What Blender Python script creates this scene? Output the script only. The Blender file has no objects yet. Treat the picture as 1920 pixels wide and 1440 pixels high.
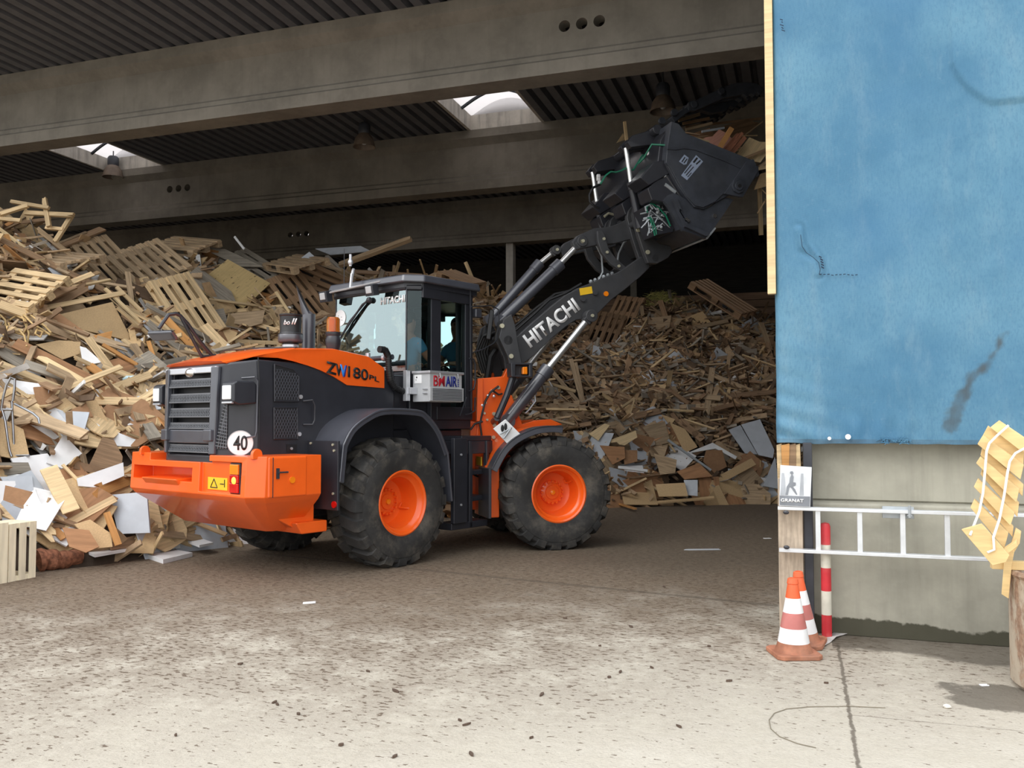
import bpy, bmesh, math, random
from mathutils import Vector, Matrix, Euler
from mathutils.bvhtree import BVHTree
from mathutils.geometry import normal as tri_normal
PI = math.pi
R = math.radians
random.seed(7)
SC = bpy.context.scene
COL = SC.collection

# ------------------------------------------------------------------ camera, sky, sun, exposure
FPX, PITCH, YAW, CAMH = 1620.0, R(2.48), R(18.4), 1.6
cd = bpy.data.cameras.new('camera')
cd.sensor_width = 36.0
cd.lens = 36.0 * FPX / 1920.0
cd.clip_end = 500
cam = bpy.data.objects.new('camera', cd)
COL.objects.link(cam)
cam.location = (0, 0, CAMH)
cam.rotation_euler = (PI / 2 + PITCH, 0, YAW)
SC.camera = cam

w = bpy.data.worlds.new('sky')
SC.world = w
w.use_nodes = True
nt = w.node_tree
nt.nodes.clear()
wo = nt.nodes.new('ShaderNodeOutputWorld')
bg = nt.nodes.new('ShaderNodeBackground')
tc = nt.nodes.new('ShaderNodeTexCoord')
sx = nt.nodes.new('ShaderNodeSeparateXYZ')
cr = nt.nodes.new('ShaderNodeValToRGB')
cr.color_ramp.elements[0].position = 0.0
cr.color_ramp.elements[0].color = (0.30, 0.28, 0.25, 1)
cr.color_ramp.elements[1].position = 1.0
cr.color_ramp.elements[1].color = (0.95, 0.99, 1.05, 1)
for p, c in ((0.48, (0.30, 0.29, 0.26, 1)), (0.52, (0.80, 0.83, 0.85, 1)), (0.7, (1.0, 1.02, 1.05, 1))):
    e = cr.color_ramp.elements.new(p)
    e.color = c
mr = nt.nodes.new('ShaderNodeMapRange')
mr.inputs[1].default_value = -1
mr.inputs[2].default_value = 1
nt.links.new(tc.outputs['Generated'], sx.inputs[0])
nt.links.new(sx.outputs['Z'], mr.inputs[0])
nt.links.new(mr.outputs[0], cr.inputs[0])
nt.links.new(cr.outputs[0], bg.inputs[0])
bg.inputs[1].default_value = 2.9
nt.links.new(bg.outputs[0], wo.inputs[0])

sl = bpy.data.lights.new('sun', 'SUN')
sl.energy = 1.7
sl.angle = R(40)
sl.color = (1.0, 0.97, 0.92)
sun = bpy.data.objects.new('sun', sl)
COL.objects.link(sun)
sun.rotation_euler = (R(44), 0, R(-32))

vs = SC.view_settings
vs.view_transform = 'Standard'
vs.look = 'None'
vs.gamma = 1.0
vs.use_curve_mapping = False
vs.exposure = -0.5
SC.cycles.max_bounces = 8
SC.cycles.transparent_max_bounces = 12

# ------------------------------------------------------------------ frames: W hall, M loader rear half, F loader front half
ROT = Matrix.Rotation(YAW, 2)
JW = ROT @ Vector((-1.2, 11.535))
A_REAR, A_FRONT = R(51) + YAW, R(17) + YAW
FR = {'W': (Vector((0, 0)), 0.0), 'M': (JW, A_REAR), 'F': (JW, A_FRONT)}

def ray(px, py):
    c, s = math.cos(PITCH), math.sin(PITCH)
    X, V = (px - 960) / FPX, (720 - py) / FPX
    q = ROT @ Vector((X, c - V * s))
    return Vector((q.x, q.y, s + V * c))

def un(fr, ax, val, px, py):
    """point of the plane ax=val of a frame that the photo shows at a pixel"""
    o, a = FR[fr]
    u, v = Vector((math.cos(a), math.sin(a))), Vector((-math.sin(a), math.cos(a)))
    r = ray(px, py)
    O = Vector((-(o @ u), -(o @ v), CAMH))
    D = Vector((r.xy @ u, r.xy @ v, r.z))
    i = 'xyz'.index(ax)
    return O + D * ((val - O[i]) / D[i])

def curve(pts, k=5):
    """smooth polyline through the points"""
    P = [Vector(p) for p in pts]
    out = []
    for i in range(len(P) - 1):
        p0, p1, p2, p3 = P[max(0, i - 1)], P[i], P[i + 1], P[min(len(P) - 1, i + 2)]
        for j in range(k):
            t = j / k
            out.append(tuple(0.5 * (2 * p1 + (p2 - p0) * t + (2 * p0 - 5 * p1 + 4 * p2 - p3) * t * t + (3 * p1 - p0 - 3 * p2 + p3) * t ** 3)))
    return out + [tuple(P[-1])]

def prof(fr, y, pts):
    return [(p.x, p.z) for p in (un(fr, 'y', y, *q) for q in pts)]

def to_px(P):
    q = ROT.inverted() @ Vector((P[0], P[1]))
    c, s = math.cos(PITCH), math.sin(PITCH)
    z = P[2] - CAMH
    d = q.y * c + z * s
    return 960 + FPX * q.x / d, 720 - FPX * (-q.y * s + z * c) / d

# ------------------------------------------------------------------ materials
def nodes(name):
    m = bpy.data.materials.new(name)
    m.use_nodes = True
    t = m.node_tree
    b = t.nodes['Principled BSDF']
    return m, t, b

def N(t, typ, **kw):
    n = t.nodes.new(typ)
    for k, v in kw.items():
        if k.startswith('i_'):
            n.inputs[k[2:]].default_value = v
        elif k[0] == 'n' and k[1:].isdigit():
            n.inputs[int(k[1:])].default_value = v
        else:
            setattr(n, k, v)
    return n

def L(t, a, b):
    t.links.new(a, b)

def math_n(t, op, a, b=None, clamp=False):
    n = t.nodes.new('ShaderNodeMath')
    n.operation = op
    n.use_clamp = clamp
    for i, x in enumerate((a, b)):
        if x is None:
            continue
        if isinstance(x, (int, float)):
            n.inputs[i].default_value = x
        else:
            t.links.new(x, n.inputs[i])
    return n.outputs[0]

def mix_c(t, f, a, b):
    n = t.nodes.new('ShaderNodeMix')
    n.data_type = 'RGBA'
    for i, x in ((0, f), (6, a), (7, b)):
        if isinstance(x, (int, float)):
            n.inputs[i].default_value = x
        elif isinstance(x, tuple):
            n.inputs[i].default_value = x if len(x) == 4 else (*x, 1)
        else:
            t.links.new(x, n.inputs[i])
    return n.outputs[2]

def noise(t, vec, scale, detail=3, rough=0.55):
    n = N(t, 'ShaderNodeTexNoise', i_Scale=scale, i_Detail=detail, i_Roughness=rough)
    if vec is not None:
        t.links.new(vec, n.inputs['Vector'])
    return n.outputs['Fac']

def smooth(t, x, a, b):
    n = t.nodes.new('ShaderNodeMapRange')
    n.interpolation_type = 'SMOOTHSTEP'
    n.inputs[1].default_value = a
    n.inputs[2].default_value = b
    t.links.new(x, n.inputs[0])
    return n.outputs[0]

def scaled(t, vec, s):
    m = N(t, 'ShaderNodeMapping')
    m.inputs['Scale'].default_value = s
    t.links.new(vec, m.inputs['Vector'])
    return m.outputs[0]

def plain(name, c, rough=0.5, metal=0.0, var=0.08, scale=6.0, bump=0.0, coat=0.0, stretch=(1, 1, 1), spec=0.5, dirt=None, dirt_amt=0.0):
    m, t, b = nodes(name)
    b.inputs['Roughness'].default_value = rough
    b.inputs['Metallic'].default_value = metal
    b.inputs['Coat Weight'].default_value = coat
    b.inputs['Specular IOR Level'].default_value = spec
    tc = N(t, 'ShaderNodeTexCoord')
    v = scaled(t, tc.outputs['Object'], stretch)
    f = noise(t, v, scale)
    lo = tuple(x * (1 - var) for x in c)
    hi = tuple(min(1, x * (1 + var)) for x in c)
    col = mix_c(t, smooth(t, f, 0.3, 0.7), lo, hi)
    if dirt:
        d = smooth(t, noise(t, tc.outputs['Object'], 3.5, 6, 0.65), 0.45, 0.75)
        col = mix_c(t, math_n(t, 'MULTIPLY', d, dirt_amt), col, dirt)
    L(t, col, b.inputs['Base Color'])
    if bump:
        bp = N(t, 'ShaderNodeBump', i_Strength=bump, i_Distance=0.01)
        L(t, noise(t, v, scale * 6), bp.inputs['Height'])
        L(t, bp.outputs[0], b.inputs['Normal'])
    return m

def wood(name, c, var=0.25, grain=(2, 30, 30), rough=0.75, rnd=0.5, spots=None):
    """grained timber; every object of it takes its own tone"""
    m, t, b = nodes(name)
    b.inputs['Roughness'].default_value = rough
    b.inputs['Specular IOR Level'].default_value = 0.25
    tc = N(t, 'ShaderNodeTexCoord')
    oi = N(t, 'ShaderNodeObjectInfo')
    off = N(t, 'ShaderNodeVectorMath', operation='ADD')
    L(t, tc.outputs['Object'], off.inputs[0])
    L(t, oi.outputs['Random'], off.inputs[1])
    g = noise(t, scaled(t, off.outputs[0], grain), 1.0, 4, 0.6)
    lo = tuple(x * (1 - var) for x in c)
    hi = tuple(min(1, x * (1 + var * 0.8)) for x in c)
    col = mix_c(t, smooth(t, g, 0.3, 0.7), lo, hi)
    bl = noise(t, off.outputs[0], 3.0, 3)
    col = mix_c(t, math_n(t, 'MULTIPLY', smooth(t, bl, 0.5, 0.8), 0.35), col, tuple(x * 0.45 for x in c))
    if spots:
        sp = noise(t, scaled(t, off.outputs[0], (6, 30, 6)), 1.0, 2)
        col = mix_c(t, smooth(t, sp, 0.66, 0.7), col, spots)
    k = math_n(t, 'ADD', math_n(t, 'MULTIPLY', oi.outputs['Random'], rnd), 1 - rnd * 0.5)
    hs = N(t, 'ShaderNodeHueSaturation')
    L(t, k, hs.inputs['Value'])
    L(t, col, hs.inputs['Color'])
    L(t, hs.outputs[0], b.inputs['Base Color'])
    return m

M = {}
M['orange'] = plain('orange_paint', (0.90, 0.125, 0.012), 0.33, var=0.03, coat=0.35)
M['black'] = plain('black_paint', (0.026, 0.027, 0.034), 0.38, var=0.1, coat=0.15)
M['wire_mesh'] = plain('grille_wire', (0.16, 0.165, 0.18), 0.4, metal=0.3)
M['boom'] = plain('charcoal_paint', (0.045, 0.046, 0.050), 0.45, var=0.12, dirt=(0.09, 0.08, 0.07), dirt_amt=0.2)
M['steel_dark'] = plain('bucket_steel', (0.042, 0.047, 0.060), 0.45, var=0.2, dirt=(0.07, 0.07, 0.07), dirt_amt=0.4)
M['plastic'] = plain('grey_plastic', (0.060, 0.063, 0.078), 0.33, var=0.08, coat=0.3, spec=0.9)
M['rubber'] = plain('tyre_rubber', (0.030, 0.029, 0.028), 0.8, var=0.25, bump=0.2, dirt=(0.19, 0.165, 0.13), dirt_amt=0.6)
M['hose'] = plain('hose_rubber', (0.012, 0.012, 0.013), 0.5)
M['chrome'] = plain('chrome', (0.80, 0.80, 0.80), 0.18, metal=1.0, var=0.02)
M['old_chrome'] = plain('dull_chrome', (0.42, 0.43, 0.45), 0.3, metal=1.0, var=0.15)
M['rod'] = plain('polished_rod', (0.86, 0.86, 0.84), 0.32, metal=0.85, var=0.02)
M['silver'] = plain('silver_trim', (0.62, 0.63, 0.66), 0.3, metal=0.6, var=0.03)
M['zinc'] = plain('zinc_bolt', (0.60, 0.57, 0.42), 0.4, metal=0.5)
M['mesh'] = plain('grille_mesh', (0.012, 0.012, 0.014), 0.5)
M['white'] = plain('white_sticker', (0.82, 0.82, 0.82), 0.5, var=0.03)
M['yellow'] = plain('yellow_sticker', (0.85, 0.52, 0.02), 0.5, var=0.04)
M['black_ink'] = plain('black_lettering', (0.012, 0.012, 0.012), 0.5)
M['blue_ink'] = plain('blue_lettering', (0.015, 0.03, 0.25), 0.5)
M['cyan_ink'] = plain('cyan_lettering', (0.02, 0.25, 0.75), 0.5)
M['red_ink'] = plain('red_lettering', (0.55, 0.015, 0.03), 0.5)
M['grey_box'] = plain('light_grey_steel', (0.46, 0.47, 0.48), 0.45, var=0.05)
M['lens_amber'] = plain('amber_lens', (0.95, 0.25, 0.01), 0.2, coat=0.5)
M['lens_red'] = plain('red_lens', (0.60, 0.008, 0.006), 0.2, coat=0.5)
M['lens_white'] = plain('lamp_lens', (0.85, 0.86, 0.86), 0.15, var=0.02, coat=0.5)
M['green_hose'] = plain('green_hose', (0.01, 0.16, 0.09), 0.4)
M['skin'] = plain('skin', (0.48, 0.24, 0.15), 0.55, var=0.05)
M['shirt'] = plain('blue_shirt', (0.10, 0.36, 0.60), 0.8, var=0.08)
M['hair'] = plain('dark_hair', (0.02, 0.014, 0.01), 0.7)
M['jeans'] = plain('dark_trousers', (0.02, 0.03, 0.06), 0.8)
M['seat'] = plain('seat_fabric', (0.02, 0.02, 0.022), 0.85)
M['steel'] = plain('dark_steel', (0.03, 0.032, 0.04), 0.55, var=0.2)
M['alu'] = plain('aluminium', (0.72, 0.74, 0.76), 0.38, metal=0.55, var=0.05, scale=12)
M['galv'] = plain('galvanised_plate', (0.42, 0.45, 0.47), 0.4, metal=0.4, var=0.1)

def glass(name, tint, refl, rough=0.02):
    m = bpy.data.materials.new(name)
    m.use_nodes = True
    t = m.node_tree
    t.nodes.clear()
    o = N(t, 'ShaderNodeOutputMaterial')
    mx = N(t, 'ShaderNodeMixShader')
    tr = N(t, 'ShaderNodeBsdfTransparent')
    tr.inputs[0].default_value = (*tint, 1)
    gl = N(t, 'ShaderNodeBsdfGlossy')
    gl.inputs['Color'].default_value = (0.80, 0.97, 0.98, 1)
    gl.inputs['Roughness'].default_value = rough
    fz = N(t, 'ShaderNodeFresnel', i_IOR=1.5)
    f = math_n(t, 'ADD', fz.outputs[0], refl, clamp=True)
    L(t, f, mx.inputs[0])
    L(t, tr.outputs[0], mx.inputs[1])
    L(t, gl.outputs[0], mx.inputs[2])
    L(t, mx.outputs[0], o.inputs[0])
    return m
M['glass_coated'] = glass('coated_cab_glass', (0.62, 0.70, 0.70), 0.30)
M['glass_clear'] = glass('clear_cab_glass', (0.72, 0.82, 0.80), 0.01)

# wood kinds
M['pine'] = wood('pale_pine', (0.60, 0.44, 0.25))
M['fresh'] = wood('fresh_pine', (0.74, 0.56, 0.32), var=0.15, rnd=0.2)
M['weathered'] = wood('weathered_timber', (0.40, 0.29, 0.18))
M['brown'] = wood('brown_timber', (0.30, 0.19, 0.11))
M['grey'] = wood('grey_timber', (0.30, 0.265, 0.215))
M['orangewood'] = wood('orange_stained_wood', (0.52, 0.26, 0.09), var=0.18, rnd=0.3)
M['chip'] = wood('chipboard', (0.56, 0.39, 0.21), var=0.1, grain=(60, 60, 60), rnd=0.3)
M['hdf'] = wood('brown_fibreboard', (0.34, 0.19, 0.10), var=0.08, grain=(20, 20, 20), rnd=0.4)
M['veneer'] = wood('brown_veneer', (0.38, 0.20, 0.10), var=0.2, grain=(2, 18, 18), rnd=0.3)
M['ply'] = wood('speckled_plywood', (0.62, 0.46, 0.22), var=0.08, rnd=0.1, spots=(0.07, 0.05, 0.03))
M['lam_white'] = wood('white_laminate', (0.80, 0.80, 0.80), var=0.04, grain=(5, 5, 5), rough=0.4, rnd=0.12)
M['lam_grey'] = wood('grey_laminate', (0.50, 0.53, 0.57), var=0.05, grain=(5, 5, 5), rough=0.4, rnd=0.3)
M['pink'] = wood('pink_board', (0.60, 0.30, 0.22), var=0.1, rnd=0.1)
M['bark'] = wood('reddish_bark', (0.22, 0.09, 0.05), var=0.5, grain=(4, 25, 25))
M['cane'] = wood('rattan_cane', (0.58, 0.40, 0.18), var=0.25, grain=(6, 6, 6))

# ------------------------------------------------------------------ mesh builder
class MB:
    def __init__(s):
        s.v, s.f, s.mi, s.m = [], [], [], 0
        s.pc = []
    def add(s, vs, fs):
        n = len(s.v)
        s.v += [tuple(x) for x in vs]
        s.f += [tuple(i + n for i in f) for f in fs]
        s.mi += [s.m] * len(fs)
        s.pc.append((n, len(vs), len(s.f) - len(fs), len(fs)))
        return s
    def each(s, name, mats, parent=None, **k):
        """every solid added so far becomes an object of its own"""
        out = []
        for n, nv, f0, nf in s.pc:
            m = MB().add(s.v[n:n + nv], [tuple(i - n for i in f) for f in s.f[f0:f0 + nf]])
            out.append(m.build(name, mats, parent, **k))
        return out
    def box(s, c, d, rot=None):
        h = [x / 2 for x in d]
        vs = [Vector((sx * h[0], sy * h[1], sz * h[2])) for sx in (-1, 1) for sy in (-1, 1) for sz in (-1, 1)]
        if rot is not None:
            rm = rot if isinstance(rot, Matrix) else Euler(rot).to_matrix()
            vs = [rm @ q for q in vs]
        vs = [q + Vector(c) for q in vs]
        return s.add(vs, [(0, 1, 3, 2), (4, 6, 7, 5), (0, 4, 5, 1), (2, 3, 7, 6), (0, 2, 6, 4), (1, 5, 7, 3)])
    def bb(s, a, b):
        return s.box([(p + q) / 2 for p, q in zip(a, b)], [abs(q - p) for p, q in zip(a, b)])
    def prism(s, poly, axis, a, b):
        n = len(poly)
        def P(u, v, t):
            return {'x': (t, u, v), 'y': (u, t, v), 'z': (u, v, t)}[axis]
        vs = [P(u, v, a) for u, v in poly] + [P(u, v, b) for u, v in poly]
        fs = [tuple(range(n)), tuple(range(2 * n - 1, n - 1, -1))]
        fs += [(i, (i + 1) % n, n + (i + 1) % n, n + i) for i in range(n)]
        return s.add(vs, fs)
    def loft(s, A, B):
        """solid between two same-length closed 3-D loops"""
        n = len(A)
        fs = [tuple(range(n)), tuple(range(2 * n - 1, n - 1, -1))]
        fs += [(i, (i + 1) % n, n + (i + 1) % n, n + i) for i in range(n)]
        return s.add(list(A) + list(B), fs)
    def cyl(s, p0, p1, r0, r1=None, n=16):
        return s.tube([p0, p1], r0, n, r1)
    def tube(s, pts, r, n=8, r1=None, cap=True):
        pts = [Vector(p) for p in pts]
        k = len(pts)
        rs = [r if r1 is None else r + (r1 - r) * i / (k - 1) for i in range(k)] if not isinstance(r, (list, tuple)) else list(r)
        vs, fs = [], []
        up = None
        for i, p in enumerate(pts):
            d = (pts[min(i + 1, k - 1)] - pts[max(i - 1, 0)])
            d = d.normalized() if d.length > 1e-9 else Vector((0, 0, 1))
            if up is None:
                up = d.orthogonal().normalized()
            else:
                up = (up - d * up.dot(d))
                up = up.normalized() if up.length > 1e-6 else d.orthogonal().normalized()
            sd = d.cross(up)
            for j in range(n):
                a = 2 * PI * j / n
                vs.append(p + (up * math.cos(a) + sd * math.sin(a)) * rs[i])
        for i in range(k - 1):
            for j in range(n):
                fs.append((i * n + j, i * n + (j + 1) % n, (i + 1) * n + (j + 1) % n, (i + 1) * n + j))
        if cap:
            fs.append(tuple(range(n - 1, -1, -1)))
            fs.append(tuple(range((k - 1) * n, k * n)))
        return s.add(vs, fs)
    def lathe(s, pr, o=(0, 0, 0), ax='z', n=24, closed=False):
        """profile of (radius, height) turned about an axis through o"""
        vs, fs = [], []
        k = len(pr)
        for i in range(n):
            a = 2 * PI * i / n
            for r, h in pr:
                c, q = r * math.cos(a), r * math.sin(a)
                p = {'z': (c, q, h), 'y': (c, h, q), 'x': (h, c, q)}[ax]
                vs.append((p[0] + o[0], p[1] + o[1], p[2] + o[2]))
        kk = k if closed else k - 1
        for i in range(n):
            for j in range(kk):
                a0, a1 = i * k + j, i * k + (j + 1) % k
                b0, b1 = ((i + 1) % n) * k + j, ((i + 1) % n) * k + (j + 1) % k
                fs.append((a0, a1, b1, b0))
        return s.add(vs, fs)
    def ball(s, c, r, n=12, sq=(1, 1, 1)):
        k = n // 2
        pr = [(max(1e-4, math.sin(PI * i / k)) * r, -math.cos(PI * i / k) * r) for i in range(k + 1)]
        m = MB().lathe(pr, n=n)
        return s.add([(p[0] * sq[0] + c[0], p[1] * sq[1] + c[1], p[2] * sq[2] + c[2]) for p in m.v], m.f)
    def strip(s, pts, th, a, b, axis='y'):
        """bent sheet: polyline in a plane, thickness th, extruded along axis"""
        P = [Vector(p) for p in pts]
        out = []
        for i, p in enumerate(P):
            d0 = (P[i] - P[i - 1]).normalized() if i else None
            d1 = (P[i + 1] - P[i]).normalized() if i < len(P) - 1 else None
            d = ((d0 or d1) + (d1 or d0)).normalized()
            nn = Vector((-d.y, d.x))
            c = max(0.4, nn.dot(Vector((-(d1 or d0).y, (d1 or d0).x))))
            out.append(p - nn * th / c)
        return s.prism([tuple(p) for p in P] + [tuple(p) for p in reversed(out)], axis, a, b)
    def build(s, name, mats, parent=None, bevel=0.0, seg=2, smooth=True, rotz=0.0, loc=None, cut=None):
        me = bpy.data.meshes.new(name)
        bm = bmesh.new()
        bv = [bm.verts.new(p) for p in s.v]
        for f, mi in zip(s.f, s.mi):
            try:
                bf = bm.faces.new([bv[i] for i in f])
                bf.material_index = mi
            except ValueError:
                pass
        bmesh.ops.recalc_face_normals(bm, faces=bm.faces)
        bm.to_mesh(me)
        bm.free()
        for m in (mats if isinstance(mats, (list, tuple)) else [mats]):
            me.materials.append(M[m] if isinstance(m, str) else m)
        if smooth:
            me.shade_smooth()
            me.set_sharp_from_angle(angle=R(35))
        o = bpy.data.objects.new(name, me)
        COL.objects.link(o)
        if parent is not None:
            o.parent = parent
        if rotz:
            o.rotation_euler.z = rotz
        if loc is not None:
            o.location = loc
        if cut is not None:
            carve(o, cut)
        if bevel:
            b = o.modifiers.new('bevel', 'BEVEL')
            b.width = bevel
            b.segments = seg
            b.limit_method = 'ANGLE'
            b.angle_limit = R(30)
            b.harden_normals = True
        return o

def carve(o, mb):
    """take a solid out of an object's mesh"""
    me2 = bpy.data.meshes.new('cut')
    me2.from_pydata(mb.v, [], mb.f)
    bm = bmesh.new()
    bm.from_mesh(me2)
    bmesh.ops.recalc_face_normals(bm, faces=bm.faces)
    bm.to_mesh(me2)
    bm.free()
    c = bpy.data.objects.new('cut', me2)
    COL.objects.link(c)
    c.matrix_world = Matrix.Identity(4)
    pm, pr, pl = o.parent, o.rotation_euler.copy(), o.location.copy()
    o.parent = None
    o.rotation_euler = (0, 0, 0)
    o.location = (0, 0, 0)
    md = o.modifiers.new('cut', 'BOOLEAN')
    md.operation = 'DIFFERENCE'
    md.object = c
    md.solver = 'EXACT'
    md.use_self = True
    bpy.context.view_layer.update()
    ev = o.evaluated_get(bpy.context.evaluated_depsgraph_get())
    nm = bpy.data.meshes.new_from_object(ev)
    o.modifiers.clear()
    o.data = nm
    nm.set_sharp_from_angle(angle=R(35))
    bpy.data.objects.remove(c)
    o.parent = pm
    o.rotation_euler = pr
    o.location = pl

def tag(o, label=None, cat=None, group=None, kind=None):
    if label: o['label'] = label
    if cat: o['category'] = cat
    if group: o['group'] = group
    if kind: o['kind'] = kind
    return o

def empty(name, loc, rz=0.0):
    o = bpy.data.objects.new(name, None)
    o.empty_display_size = 0.2
    COL.objects.link(o)
    o.location = loc
    o.rotation_euler.z = rz
    return o

def text_part(name, string, mat, parent, org, right, up, thick=0.004, bold=0.0, rotz=0.0, shear=0.0):
    """lettering that fills the parallelogram org, org+right, org+up"""
    cu = bpy.data.curves.new(name, 'FONT')
    cu.body = string
    cu.size = 1.0
    cu.extrude = 0.0
    cu.offset = bold
    cu.shear = shear
    to = bpy.data.objects.new(name, cu)
    COL.objects.link(to)
    bpy.context.view_layer.update()
    me = bpy.data.meshes.new_from_object(to.evaluated_get(bpy.context.evaluated_depsgraph_get()))
    bpy.data.objects.remove(to)
    me.name = name
    xs = [v.co.x for v in me.vertices]
    ys = [v.co.y for v in me.vertices]
    x0, x1, y0, y1 = min(xs), max(xs), min(ys), max(ys)
    org, right, up = Vector(org), Vector(right), Vector(up)
    nn = right.cross(up).normalized() * thick
    for v in me.vertices:
        v.co = org + right * ((v.co.x - x0) / (x1 - x0)) + up * ((v.co.y - y0) / (y1 - y0)) + nn
    me.materials.clear()
    me.materials.append(M[mat])
    o = bpy.data.objects.new(name, me)
    COL.objects.link(o)
    o.parent = parent
    o.rotation_euler.z = rotz
    sd = o.modifiers.new('depth', 'SOLIDIFY')
    sd.thickness = 0.003
    sd.offset = -1
    return o
# ================================================================== THE SETTING
def ground_material():
    m, t, b = nodes('yard_ground')
    tc = N(t, 'ShaderNodeTexCoord')
    P = tc.outputs['Object']
    s = N(t, 'ShaderNodeSeparateXYZ')
    L(t, P, s.inputs[0])
    X, Y = s.outputs['X'], s.outputs['Y']
    n1 = noise(t, P, 0.55, 4)
    n2 = noise(t, P, 2.3, 5, 0.65)
    n3 = noise(t, P, 14.0, 5, 0.7)
    n4 = noise(t, P, 60.0, 3, 0.6)
    nz = math_n(t, 'SUBTRACT', n1, 0.5)
    base = mix_c(t, smooth(t, n2, 0.3, 0.7), (0.50, 0.455, 0.375), (0.62, 0.575, 0.49))
    base = mix_c(t, math_n(t, 'MULTIPLY', smooth(t, n4, 0.35, 0.7), 0.35), base, (0.40, 0.36, 0.30))
    # dirt: trodden soil and bark that thins out over the concrete apron
    k = math_n(t, 'SUBTRACT', math_n(t, 'SUBTRACT', Y, 8.0), math_n(t, 'MULTIPLY', X, 0.42))
    k = math_n(t, 'ADD', math_n(t, 'ADD', k, 0.35), math_n(t, 'MULTIPLY', nz, 3.6))
    k = math_n(t, 'ADD', k, math_n(t, 'MULTIPLY', math_n(t, 'SUBTRACT', n2, 0.5), 1.6))
    dirt = smooth(t, k, -1.1, 1.5)
    grain = smooth(t, math_n(t, 'ADD', n3, math_n(t, 'MULTIPLY', n4, 0.45)), 0.52, 0.9)
    soil = mix_c(t, smooth(t, n3, 0.35, 0.65), (0.072, 0.047, 0.030), (0.150, 0.103, 0.068))
    soil = mix_c(t, math_n(t, 'MULTIPLY', grain, 0.45), soil, (0.34, 0.28, 0.21))
    col = mix_c(t, math_n(t, 'MULTIPLY', dirt, 0.93), base, soil)
    # thin soil film further out to the left
    k2 = math_n(t, 'SUBTRACT', math_n(t, 'SUBTRACT', Y, 4.3), math_n(t, 'MULTIPLY', X, 0.55))
    k2 = math_n(t, 'ADD', k2, math_n(t, 'MULTIPLY', nz, 3.0))
    film = smooth(t, k2, -1.6, 3.6)
    patch = smooth(t, math_n(t, 'ADD', n2, math_n(t, 'MULTIPLY', n3, 0.5)), 0.5, 0.85)
    col = mix_c(t, math_n(t, 'MULTIPLY', math_n(t, 'MULTIPLY', film, patch), 0.75), col, (0.20, 0.155, 0.11))
    # flecks of bark
    st = scaled(t, P, (1.0, 2.0, 1.0))
    rt = N(t, 'ShaderNodeMapping')
    rt.inputs['Rotation'].default_value = (0, 0, 0.35)
    L(t, st, rt.inputs['Vector'])
    v1 = noise(t, rt.outputs[0], 16.0, 3, 0.6)
    fl = smooth(t, math_n(t, 'ADD', v1, math_n(t, 'ADD', math_n(t, 'MULTIPLY', film, 0.15), math_n(t, 'MULTIPLY', math_n(t, 'SUBTRACT', n2, 0.5), 0.20))), 0.685, 0.735)
    col = mix_c(t, math_n(t, 'MULTIPLY', fl, 0.85), col, (0.11, 0.075, 0.05))
    # pale crumbs
    v2 = noise(t, P, 38.0, 2, 0.5)
    col = mix_c(t, math_n(t, 'MULTIPLY', smooth(t, v2, 0.70, 0.74), math_n(t, 'ADD', math_n(t, 'MULTIPLY', film, 0.6), 0.1)), col, (0.66, 0.58, 0.46))
    # joints of the slabs
    wob = math_n(t, 'MULTIPLY', math_n(t, 'SUBTRACT', n3, 0.5), 0.05)
    j1 = math_n(t, 'ABSOLUTE', math_n(t, 'ADD', math_n(t, 'SUBTRACT', X, 0.238), wob))
    j1 = math_n(t, 'MULTIPLY', math_n(t, 'SUBTRACT', 1.0, smooth(t, j1, 0.005, 0.016)), math_n(t, 'LESS_THAN', Y, 6.7))
    j2 = math_n(t, 'ADD', math_n(t, 'SUBTRACT', Y, 7.885), math_n(t, 'MULTIPLY', X, 0.19))
    j2 = math_n(t, 'ABSOLUTE', math_n(t, 'ADD', j2, math_n(t, 'MULTIPLY', wob, 2.0)))
    j2 = math_n(t, 'SUBTRACT', 1.0, smooth(t, j2, 0.012, 0.07))
    j2 = math_n(t, 'MULTIPLY', j2, 0.75)
    j2 = math_n(t, 'MULTIPLY', j2, math_n(t, 'LESS_THAN', X, -0.2))
    j3 = math_n(t, 'ABSOLUTE', math_n(t, 'ADD', math_n(t, 'SUBTRACT', Y, 5.12), math_n(t, 'ADD', wob, math_n(t, 'MULTIPLY', X, -0.02))))
    j3 = math_n(t, 'MULTIPLY', math_n(t, 'SUBTRACT', 1.0, smooth(t, j3, 0.002, 0.008)), math_n(t, 'GREATER_THAN', X, 0.238))
    j3 = math_n(t, 'MULTIPLY', j3, 0.6)
    jj = math_n(t, 'MAXIMUM', math_n(t, 'MAXIMUM', j1, j2), j3)
    col = mix_c(t, math_n(t, 'MULTIPLY', jj, 0.8), col, (0.10, 0.08, 0.06))
    # damp strip along the foot of the wall and a wet patch by the drum
    dw = math_n(t, 'ADD', Y, math_n(t, 'MULTIPLY', math_n(t, 'SUBTRACT', n2, 0.5), 0.5))
    dw = math_n(t, 'SUBTRACT', dw, math_n(t, 'MULTIPLY', X, -0.16))
    damp = math_n(t, 'MULTIPLY', smooth(t, dw, 6.60, 6.72), math_n(t, 'MULTIPLY', math_n(t, 'GREATER_THAN', X, 0.2), math_n(t, 'LESS_THAN', Y, 7.2)))
    px = math_n(t, 'MULTIPLY', math_n(t, 'SUBTRACT', X, 1.12), 1.1)
    py = math_n(t, 'MULTIPLY', math_n(t, 'SUBTRACT', Y, 5.72), 1.5)
    pr = math_n(t, 'ADD', math_n(t, 'MULTIPLY', px, px), math_n(t, 'MULTIPLY', py, py))
    pr = math_n(t, 'ADD', pr, math_n(t, 'MULTIPLY', math_n(t, 'SUBTRACT', n2, 0.5), 0.7))
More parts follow.
